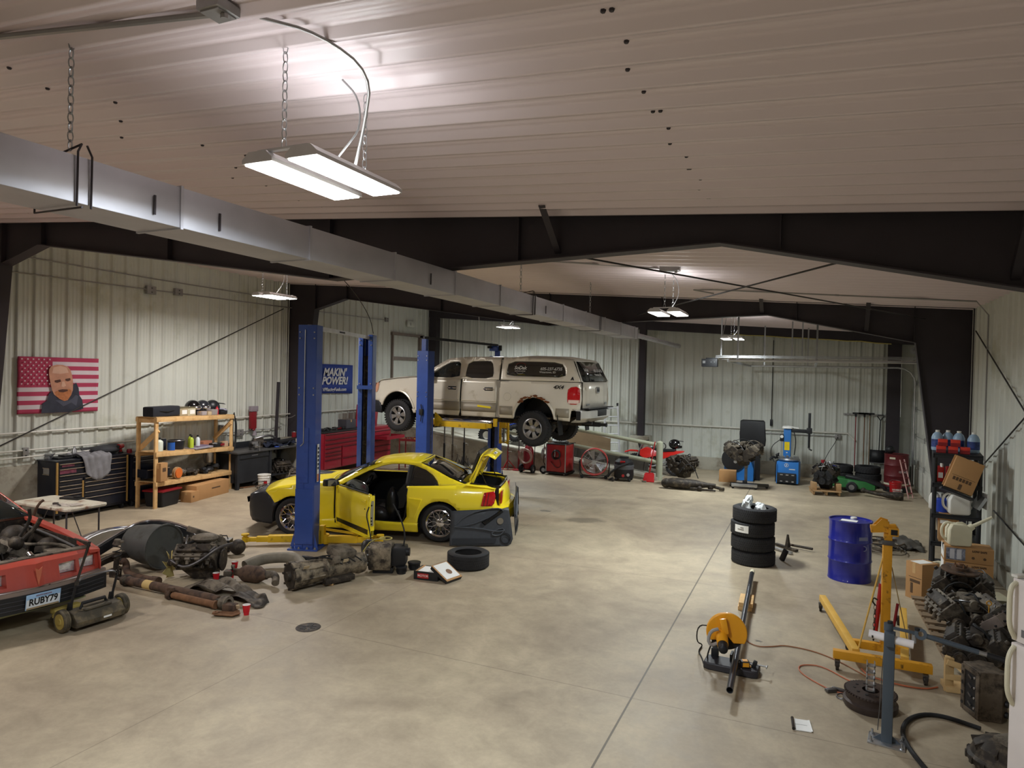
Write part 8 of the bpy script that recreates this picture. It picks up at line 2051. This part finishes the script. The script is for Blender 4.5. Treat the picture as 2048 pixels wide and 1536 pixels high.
run('extension_cord','looped orange cord on the floor left of the brake drum','cord',[(.62,7.25,.008),(.42,7.38,.008),(.19,7.64,.008),(.02,7.6,.008),(-.05,7.5,.008),(.0,7.32,.008),(.24,7.08,.008),(.36,7.05,.008),(.52,7.1,.01)],.006,orc,smooth=2)
run('extension_cord','orange cord running right from the grey post toward the wooden crate','cord',[(.55,7.75,.01),(.60,7.6,.01),(.71,7.55,.01),(.9,7.5,.01),(1.09,7.52,.01),(1.2,7.62,.01)],.008,orc,smooth=2)
r=random.Random(3);b=B(steel);b.tube([(0,0,.008),(.05,.06,.02),(.12,.02,.01),(.08,-.06,.012),(.02,-.05,.01)],.007,6,closed=True,smooth=2);b.box((-.04,.07,.02),(.1,.05,.03),(0,0,.6),bev=.006);b.box((.03,.12,.02),(.12,.03,.03),(0,0,-.2),bev=.006)
one(b,'metal_clamp','small grey metal clamps on the floor at the end of the looped cord','clamp',(.29,6.98,0))
run('rubber_hose','thick black hose curving across the floor at the lower right','hose',[(.93,5.75,.02),(.87,5.95,.02),(.80,6.2,.02),(.77,6.45,.02),(.83,6.72,.02),(.98,6.92,.02),(1.16,6.96,.02),(1.4,6.85,.02)],.019,blackr,smooth=2)

# brake drum and hanging plates
t=thing('brake_drum','heavy dark truck brake drum lying flat on the floor behind the grey post','brake drum',(.57,6.90,0))
b=B(mat('dark_brown_iron',(70,60,56),.45,.5,.15,10));b.lathe([(.19,.0),(.215,.0),(.225,.02),(.225,.06),(.205,.075),(.205,.12),(.21,.13),(.205,.15),(.07,.155),(.07,.12),(.18,.12),(.185,.0)],n=44,closed=True)
for k in range(48):a=k*PI/24;b.box((.212*math.cos(a),.212*math.sin(a),.14),(.012,.012,.014),(0,0,a))
b.m(black)
for k in range(10):a=k*PI/5;b.cyl((.13*math.cos(a),.13*math.sin(a),.1545),(.13*math.cos(a),.13*math.sin(a),.157),.013,n=10)
b.done('drum',t)
t=thing('metal_bracket_stack','stack of small bright metal brackets standing upright on the brake drum','bracket',(.56,6.82,.158))
for k in range(5):
    b=B(alu);b.box((0,0,.03+k*.055),(.07,.06,.012));b.box((-.03,0,.045+k*.055),(.008,.06,.04));b.box((.03,0,.045+k*.055),(.008,.06,.04));b.done('bracket',t)

# grey post stand
gp=mat('slate_grey_paint',(74,84,94),.45,.1,.05,5)
t=thing('tube_notcher_stand','slate grey steel post with a white tube clamped across it and a long handle','stand',(.645,6.28,0),R(-8))
b=B(gp);b.box((0,0,.46),(.08,.08,.90),bev=.006);b.done('post',t)
b=B(galv);b.box((0,0,.006),(.27,.20,.012),bev=.002)
for x in (-.11,.11):
    for y in (-.07,.07):b.cyl((x,y,.01),(x,y,.05),.009,n=6);b.cyl((x,y,.012),(x,y,.02),.017,n=8)
b.done('floor_plate',t)
b=B(gp)
for s in (-1,1):b.prism([(s*.04,.012),(s*.10,.012),(s*.04,.06)],.008,'XZ',-.004)
b.done('gusset',t)
b=B(mat('white_tube',(236,232,232),.35));b.lathe([(.024,-.15),(.032,-.15),(.032,.17),(.024,.17)],(0.0,-.045,.87),'X',20,True,rot=(0,PI/2+R(4),0));b.m(black).box((-.12,-.075,.87),(.012,.01,.02));b.done('clamped_tube',t)
b=B(gp);b.box((0,-.045,.87),(.075,.09,.11),bev=.008);b.cyl((-.01,.0,.92),(-.01,.0,.98),.035,n=16);b.done('clamp_block',t)
b=B(black);b.cyl((0,.0,.98),(0,0,1.0),.02,n=12);b.cyl((.19,.0,.965),(.19,0,.985),.02,n=12);b.done('knob',t)
b=B(gp);b.box((.10,.0,.945),(.20,.03,.02),(0,.05,0),bev=.004);b.lathe([(.02,-.02),(.045,-.02),(.045,.02),(.02,.02)],(.215,0,.94),'Z',18,True,rot=(R(70),0,0));b.done('link_arm',t)
b=B(gp);b.cyl((.24,0,.935),(.60,.0,.885),.02,n=14);b.m(galv).cyl((.60,0,.885),(.65,0,.878),.017,n=12);b.m(black).cyl((.65,0,.878),(.80,0,.857),.022,n=12);b.done('lever_handle',t)
b=B(galv);b.cyl((.17,-.0,.93),(.17,0,.86),.016,n=10);b.done('pivot_pin',t)
b=B(steel);b.tube([(-.03,.03,.84),(-.05,.05,.6),(-.055,.06,.35),(-.07,.07,.05)],.004,5,smooth=1);chain(b,(-.13,-.03,1.12),(-.13,-.03,.98),.04,.004) if False else None;b.done('wire',t)

# yellow engine hoist
hy=mat('hoist_yellow',(214,152,34),.45,0,.08,4,dirt=(90,62,26),dirt_amt=.12,dscale=10)
hyl=mat('hoist_yellow_light',(218,172,74),.5,0,.08,5)
eh=thing('engine_hoist','yellow folding engine hoist on wheels standing right of the brake drum','engine hoist',(.72,7.78,0),R(1))
b=B(hy);b.box((0,-.10,.15),(.88,.075,.085),bev=.005);b.done('cross_beam',eh)
b=B(hy);b.box((.03,.30,.15),(.52,.07,.08),bev=.005);b.done('mast_foot',eh)
for x0,y0,x1,y1 in ((-.22,.02,-.48,1.80),(.22,.02,.42,1.72)):
    A=Vector((x0,y0,.16));C_=Vector((x1,y1,.14));d=C_-A
    b=B(hyl);b.box((A+C_)/2,(.075,d.length,.075),(0,0,-math.atan2(d.x,d.y)),bev=.005);b.done('leg',eh)
b=B(hy);b.box((.07,.32,.72),(.085,.10,1.08),bev=.006);b.done('mast',eh)
for x,y in ((-.40,-.14),(.38,-.14),(-.50,1.72),(.36,1.62),(-.27,.42),(.28,.36)):
    b=B(grimy);b.lathe([(0,-.014),(.022,-.018),(.026,-.008),(.04,-.012),(.05,-.014),(.05,.014),(.04,.012),(.026,.008),(.022,.018),(0,.014)],(x,y,.05),'X',22);b.m(steel).box((x,y,.095),(.05,.05,.02));b.m(black).box((x -.02,y,.07),(.004,.03,.06));b.box((x+.02,y,.07),(.004,.03,.06));b.done('caster',eh)
b=B(red);b.cyl((-.02,.36,.22),(.03,.38,.80),.024,n=14);b.m(chrome).cyl((.03,.38,.80),(.045,.38,1.0),.012,n=10);b.done('ram',eh)
b=B(red_d);b.cyl((.14,.22,.42),(.165,.20,.66),.014,n=10);b.done('pump_handle',eh)
b=B(hyl)
b.cyl((-.20,.0,.20),(.03,.30,1.1),.009,n=8);b.done('brace_rod',eh)
b=B(mat('thin_tan_rod',(160,134,84),.5,.2));b.cyl((.26,.2,.3),(.12,.34,1.0),.005,n=8);b.done('brace_rod',eh)
b=B(hy);b.box((.07,.30,1.34),(.075,.08,.16),bev=.005);b.box((.02,.26,1.42),(.24,.07,.075),(0,R(-8),0),bev=.005);b.box((.11,.28,1.40),(.09,.20,.085),bev=.004);b.prism([(-.10,1.40),(.0,1.52),(.07,1.50),(.07,1.38)],.012,'XZ',.34);b.prism([(-.10,1.40),(.0,1.52),(.07,1.50),(.07,1.38)],.012,'XZ',.22);b.m(black).box((.112,.178,1.40),(.06,.004,.055));b.done('boom_head',eh)
b=B(steel);b.cyl((.0,.28,1.30),(.15,.28,1.30),.012);b.box((.07,.26,1.27),(.12,.02,.05),bev=.006);b.done('pivot_bolt',eh)
b=B(grimy);chain(b,(-.04,.18,.92-.3),(-.05,.16,.26),.045,.005);b.tube([(-.04,.18,.62),(-.07,.18,.66),(-.06,.18,.70),(-.02,.18,.68)],.009,6,smooth=1);b.done('load_chain',eh)

# right wall: black shelf unit and contents
bs=thing('plastic_shelf_unit','black plastic shelf unit full of jugs against the right wall','shelf',(1.70,11.75,0),R(-7))
bp=mat('black_shelf_plastic',(30,31,34),.55,0,.12,10)
SW,SD2=.62,.95
for x in (.03,SW -.03):
    for y in (.03,SD2-.03):
        b=B(bp);b.cyl((x,y,0),(x,y,1.90),.03,n=12);b.done('post',bs)
for z in (.12,.58,1.00,1.46,1.90):
    b=B(bp);b.box((SW/2,SD2/2,z),(SW,SD2,.035),bev=.006);b.box((SW/2,.01,z -.02),(SW,.02,.06));b.box((.01,SD2/2,z -.02),(.02,SD2,.06));b.done('shelf',bs)
def sp(x,y,z):a=R(-7);return (1.70+x*math.cos(a)-y*math.sin(a),11.75+x*math.sin(a)+y*math.cos(a),z+.02)
wj=mat('light_blue_jug',(150,176,200),.35,0,.05,trans=.1);bl=mat('blue_red_label',(44,62,120),.5,0,.5,30)
jg='blue jugs on top of the black shelf'
J=None
for i,(x,y,lab) in enumerate(((.06,.55,'leftmost of the pale blue jugs on top of the black shelf'),(.20,.62,'second from left pale blue jug on top of black shelf'),(.34,.55,'third from left pale blue jug on top of the black shelf'),(.52,.42,'rightmost pale blue jug on top of the black shelf'))):
    if J is None:
        J=thing('fluid_jug',lab,'jug',sp(x,y,1.90),0,jg)
        b=B(wj);b.lathe([(0,0),(.075,0),(.08,.02),(.08,.20),(.06,.25),(.03,.28),(0,.28)],n=18);b.done('jug_body',J)
        b=B(bl);b.lathe([(.081,.05),(.081,.17)],n=18);b.done('label',J)
        b=B(white);b.cyl((0,0,.28),(0,0,.31),.028,n=14);b.done('cap',J)
    else:dup(J,sp(x,y,1.90),i*1.1,lab)
rg='red cartons on the black shelf'
RB=None
for i,(x,y,z,lab) in enumerate(((.10,.12,1.92,'lower left red carton at the front of the black shelf top'),(.25,.12,1.92,'lower middle red carton at the front of the black shelf top'),(.40,.14,1.92,'lower right red carton at the front of the black shelf top'),(.12,.16,2.02,'upper left red carton at front of black shelf top'),(.28,.16,2.02,'upper right red carton at front of black shelf top'))):
    if RB is None:
        RB=thing('oil_filter_box',lab,'box',sp(x,y,z -.02),R(-7),rg)
        b=B(mat('orange_red_carton',(206,56,40),.5));b.box((0,0,.05),(.12,.12,.098),bev=.003);b.done('carton',RB)
        b=B(mat('dark_red_panel',(130,26,30),.5));b.box((0,-.061,.03),(.12,.002,.05));b.done('label',RB)
    else:dup(RB,sp(x,y,z -.02),None,lab)
og='red oil bottles on the second shelf of the black unit'
OB=None
for i in range(6):
    x,y=.1+(i % 3)*.12,.15+(i//3)*.16
    lab=['first','second','third','fourth','fifth','sixth'][i]
    lab='%s of the red oil bottles on the second level, %s row of the black shelf' % (('left','middle','right')[i % 3],('front','back')[i//3])
    if OB is None:
        OB=thing('oil_bottle',lab,'bottle',sp(x,y,1.46),0,og)
        b=B(mat('red_bottle_plastic',(176,40,36),.4));b.box((0,0,.11),(.10,.07,.22),bev=.015);b.done('bottle',OB)
        b=B(white);b.box((0,-.036,.1),(.06,.002,.08));b.cyl((.02,0,.22),(.02,0,.26),.02,n=12);b.done('cap',OB)
    else:dup(OB,sp(x,y,1.46),None,lab)
b=B(paper);b.box((0,0,.09),(.2,.3,.14),bev=.004);one(b,'white_box','white box behind the red oil bottles on the black shelf','box',sp(.35,.6,1.46),.1)
def jug(label,loc,rz,s=1.0,m=white,spout=False):
    t=thing('plastic_jug',label,'jug',loc,rz,None);t.scale=(s,s,s)
    b=B(m);b.loft([[(-w,-d,z),(w*k,-d,z),(w*k,d,z),(-w,d,z)] for w,d,z,k in ((.10,.08,0,1),(.12,.09,.03,1),(.12,.09,.19,1),(.09,.07,.25,.8),(.05,.05,.26,.6))]);b.done('body',t,bevel=.016)
    b=B(m);b.tube([(-.05,0,.25),(-.13,0,.27),(-.18,0,.20),(-.17,0,.09),(-.11,0,.05)],.015,8,smooth=2);b.done('handle',t)
    if spout:
        b=B(m);b.cyl((.07,0,.18),(.15,0,.24),.05,.035,14);b.cyl((.15,0,.24),(.34,0,.36),.022,.016,12);b.tube([(-.02,0,.26),(.05,0,.27),(.11,0,.20)],.014,8,smooth=1);b.done('spout',t)
    return t
jug('white plastic jug at the front of the middle level of the black shelf',sp(.34,.1,1.0),.05,1.15)
jug('white jug on its side at the left edge of the black shelf middle level',sp(.08,.4,1.0),1.2,1.0)
b=B(mat('royal_blue_plastic',(30,60,160),.4));b.lathe([(0,0),(.1,0),(.1,.18),(.08,.2),(0,.2)],n=20);one(b,'blue_container','blue container partly behind the front white jug on the black shelf','container',sp(.15,.22,1.0))
jug('white jug at the back of the middle level, half hidden by front jug',sp(.4,.6,1.0),.4,1.0)
b=B(alu);b.box((0,0,.1),(.04,.3,.2),(0,.5,0));b.m(paper).box((.08,0,.12),(.02,.2,.22));one(b,'metal_tray','grey metal tray edge sticking out right of the white jugs','tray',sp(.58,.0-.0,1.12),.1)
t=thing('leaning_box','cardboard boxes tilted forward against the black shelf front','box',sp(.30,-.16,1.36),0,rot=(R(-12),R(20),R(-3)))
b=B(cardb);b.box((0,0,.26),(.36,.10,.48),bev=.003);b.box((-.02,.06,.28),(.36,.03,.48));b.done('carton',t)
b=B(cardb_d)
for k in range(6):b.box((-.11+k*.042,-.0512,.18),(.03,.002,.05))
b.box((0.0,-.051,.225),(.3,.002,.005));b.box((.0,-.051,.08),(.04,.002,.08));b.done('printing',t)
b=B(black);b.box((0,0,-.02),(.42,.2,.03));b.done('shelf_lip',t)
t=carton('cardboard box standing on end behind the cream watering can',(.25,.25,.42),sp(.22,.15,.58),R(-5));b=B(mat('orange_tape',(230,96,40),.5));b.box((-.127,0,.35),(.004,.1,.1));b.m(paper).box((-.06,-.127,.3),(.1,.004,.05));b.done('sticker',t)
# boxes in front
bx_g='oil cartons in front of the black shelf'
for i,(z,lab) in enumerate(((.12,'bottom printed oil carton'),(.33,'middle printed oil carton of the stack below the watering can'),(.54,'top printed oil carton, directly under the cream watering can'))):
    if i==0:b_lab='plain bottom cardboard carton of the stack below the watering can'
    else:b_lab=lab
    t=thing('oil_carton',b_lab,'box',(2.02,10.98,z),R(-3),bx_g)
    b=B(cardb);b.box((0,0,.10),(.56,.36,.205),bev=.003);b.done('carton',t)
    if i:
        b=B(paper);b.box((-.282,0,.11),(.003,.30,.17));b.done('side_label',t)
        b=B(mat('bottle_print',(120,124,140),.5,0,.8,25));b.box((-.15,-.182,.10),(.22,.003,.16));b.done('bottle_picture',t)
        for q in (-.19,-.11):b=B(mat('white_bottle_print',(206,206,214),.5));b.box((q,-.184,.10),(.055,.002,.13));b.done('bottle_picture',t)
        b=B(cardb_d);b.cyl((.05,-.181,.07),(.05,-.184,.07),.018,n=10);b.cyl((.18,-.181,.07),(.18,-.184,.07),.018,n=10);b.done('print_dots',t)
        text('LOW SAPS',.035,cardb_d,t,(.12,-.183,.16),(PI/2,0,0),bold=.002)
jug('cream plastic watering can with a long spout on top of the stacked cartons',(1.90,10.9,.747),.12,1.15,offwhite,True)
t=carton('tall cardboard box standing alone left of the black shelf',(.30,.26,.50),(1.47,10.72,0),R(40),prints=(('-x',-.02,.30,.2,.006),('-x',-.02,.25,.16,.04),('-x',.03,.15,.04,.14)))
b=B(paper);b.box((-.02,0,.502),(.22,.16,.002));b.done('shipping_label',t)
jug('cream jug on the floor left of the stacked oil cartons',(1.66,11.3,.0),1.4,1.3,offwhite)
jug('second cream jug tilted behind the floor jug by the cartons',(1.80,11.45,.0),.9,1.4,offwhite)
b=B(black);b.cyl((0,0,0),(.22,-.25,.75),.014,n=10);one(b,'black_rod','thin black rod leaning in front of the stacked oil cartons','rod',(1.50,10.75,.0),R(10)) if False else one(b,'black_rod','thin black rod leaning in front of the stacked oil cartons','rod',(1.80,10.62,0),R(150))

# pallet with engines on the right
t=thing('wooden_pallet','long weathered wooden pallet carrying greasy engines at the right wall','pallet',(1.36,8.35,0),R(1))
for x in (.04,.5,1.0):b=B(wood_d);b.box((x,1.0,.05),(.05,2.1,.1));b.done('stringer',t)
for k in range(9):b=B(wood_d);b.box((.52,.06+k*.235,.112),(1.1,.12,.022));b.done('deck_board',t)
t=thing('wooden_crate_frame','broken light wood crate frame at the near end of the weathered pallet','crate',(1.26,7.55,0),R(6))
lw=mat('raw_light_wood',(208,176,124),.75,0,.12,7)
for c,s_,ro in (((.03,.05,.16),(.08,.03,.32),(0,0,.2)),((.12,.04,.14),(.24,.03,.05),(0,0,0)),((.12,.02,.26),(.24,.03,.05),(0,.25,0)),((.2,.35,.14),(.03,.6,.06),(0,0,.1)),((.14,.1,.03),(.28,.2,.05),(0,0,0))):b=B(lw);b.box(c,s_,ro,bev=.003);b.done('board',t)
t=thing('salvaged_engine','black greasy engine with a flat brake disc on top, back of the long pallet','engine',(1.78,9.85,.125),R(80));engine(t,91,.62,.55,.46,grimy,grimy,pulleys=4,hoses=10)
b=B(blackr);b.tube([(-.36,.1,.1),(-.38,.22,.35),(-.36,.0,.5),(-.36,-.2,.3),(-.37,-.05,.08)],.012,6,closed=True,smooth=2);b.done('belt',t)
t=thing('brake_disc','rusty brake disc with hub lying on the back engine of the pallet','brake disc',(1.74,9.80,.66),0,rot=(R(4),R(3),0))
b=B(grimy3);b.lathe([(0,.07),(.05,.07),(.055,.05),(.09,.045),(.095,.012),(.20,.012),(.205,0),(.20,-.012),(0,-.012)],n=36);b.m(rust).lathe([(0,.09),(.03,.09),(.035,.07)],n=16)
for k in range(5):a=k*2*PI/5;b.cyl((.065*math.cos(a),.065*math.sin(a),.045),(.065*math.cos(a),.065*math.sin(a),.08),.008,n=6)
b.done('disc',t)
t=thing('salvaged_engine','greasy engine with a thin wheel at its side, middle of the long pallet','engine',(1.66,8.95,.125),R(100));engine(t,95,.55,.62,.42,grimy,grimy2,pulleys=4,hoses=12)
t=thing('salvaged_engine','dirty engine with pale intake pipes next to the white refrigerator','engine',(2.12,8.55,.125),R(60));engine(t,97,.55,.6,.40,grimy,mat('pale_greasy_metal',(128,116,108),.6,.3,.25,10),pulleys=3,hoses=10)
b=B(mat('yellow_dipstick',(190,140,50),.5));b.torus((0,0,.02),.022,.007,'Y',14,6);b.cyl((0,0,0),(0,0,-.1),.006);one(b,'dipstick','small yellow dipstick ring sticking out of the greasy engines','dipstick',(1.80,8.62,.60))
t=thing('salvaged_engine','dark engine lump behind the grey lever handle, near end of pallet','engine',(1.62,8.2,.0),R(80));engine(t,99,.45,.45,.40,grimy,grimy,pulleys=2,hoses=8)
t=thing('cinder_block','pale concrete block with two holes by the right wall','cinder block',(2.30,10.55,0),R(12))
cbm=mat('pale_block',(176,170,146),.9,0,.08,12)
b=B(cbm);b.box((0,0,.19),(.19,.39,.03)) ;b.box((0,0,.015),(.19,.39,.03));b.box((0,-.18,.1),(.19,.03,.2));b.box((0,.18,.1),(.19,.03,.2));b.box((0,0,.1),(.19,.03,.2));b.done('block',t)
# upright bare engine block
t=thing('bare_engine_block','bare grey engine block standing on end beside the white refrigerator','engine block',(1.50,7.20,0),R(-68))
dbm=mat('dull_cast_iron',(108,96,82),.75,.3,.2,9,.3,dirt=(58,50,42),dirt_amt=.4,dscale=8)
b=B(dbm)
sec2=[(-.13,-.04),(-.16,.04),(-.10,.13),(-.04,.10),(.04,.10),(.10,.13),(.16,.04),(.13,-.04),(.12,-.13),(-.12,-.13)]
b.loft([[(x,y,z) for x,y in sec2] for z in (.0,.03,.14,.28,.40,.43)]);b.done('block_casting',t,bevel=.006)
b=B(black);b.box((0,-.131,.21),(.15,.006,.34),bev=.0)
for k in range(4):b.cyl((-.135,.085,.07+k*.095),(-.149,.098,.07+k*.095),.028,n=14);b.cyl((.135,.085,.07+k*.095),(.149,.098,.07+k*.095),.028,n=14);b.cyl((-.118,-.134,.06+k*.1),(-.118,-.136,.06+k*.1),.016,n=12)
b.done('bore',t)
b=B(dbm)
for x in (-.1,.1):b.box((x,-.136,.21),(.045,.012,.40),bev=.003)
for z in (.03,.40):b.box((0,-.136,z),(.2,.012,.04),bev=.003)
b.m(black)
for k in range(4):b.cyl((-.10,-.142,.07+k*.09),(-.10,-.145,.07+k*.09),.016,n=12)
b.m(chrome)
for k in range(4):b.ball((.055,-.136,.08+k*.09),.012,8);b.m(steel);b.box((.0,-.136,.1+k*.08),(.05,.02,.02),(0,.5,0),bev=.004);b.m(chrome)
b.done('pan_rail',t)
# clutch / axle lump bottom right
t=thing('greasy_gearbox','greasy bolted gearbox housing on the floor at the bottom right corner','gearbox',(1.42,6.22,0),R(20))
b=B(grimy);b.lathe([(0,.02),(.20,.02),(.23,.05),(.235,.09),(.21,.11),(.19,.18),(.12,.23),(0,.24)],n=30)
for k in range(14):a=k*PI/7;b.box((.225*math.cos(a),.225*math.sin(a),.07),(.035,.035,.05),(0,0,a),bev=.004)
for k in range(8):a=k*PI/4;b.box((.15*math.cos(a),.15*math.sin(a),.19),(.12,.012,.04),(0,.35,a))
b.done('housing',t)
b=B(grimy2);b.box((.02,-.02,.24),(.16,.12,.06),(0,0,.3),bev=.015);b.m(galv).cyl((-.17,-.02,.15),(-.18,-.02,.17),.014,n=8);b.cyl((.06,-.18,.14),(.06,-.19,.15),.012,n=8);b.done('cover',t)
# refrigerator
frw=mat('white_appliance',(226,218,214),.35,0,.02,coat=.2)
FR=thing('refrigerator','white top-freezer refrigerator with curved handles at the right edge of the photo','refrigerator',(1.33,5.62,0),R(32))
b=B(frw);b.box((.36,-.35+.0,.83),(.66,.70,1.62),bev=.008);b.done('cabinet',FR)
for z0,z1 in ((1.21,1.64),(.06,1.195)):
    b=B(frw);b.box((-.005,-.35,(z0+z1)/2),(.06,.70,z1-z0),bev=.012);d=b.done('door',FR)
    zc=[z1-.03,z1-.06,z0+.10,z0+.02] if z0 > 1 else [z1-.02,z1-.08,z1-.34,z1-.42]
    b=B(offwhite);b.tube([(-.035,-.03,zc[0]),(-.085,-.035,zc[1]),(-.09,-.035,(zc[1]+zc[2])/2),(-.085,-.035,zc[2]),(-.035,-.03,zc[3])],.016,10,smooth=2);b.done('handle',d)
b=B(mat('badge_grey',(120,120,124),.4,.3));b.box((-.037,-.12,1.28),(.003,.08,.05),bev=.0);b.done('badge',FR)
b=B(white);b.box((0,-.02,1.652),(.09,.05,.02),bev=.005);b.done('hinge_cover',FR)
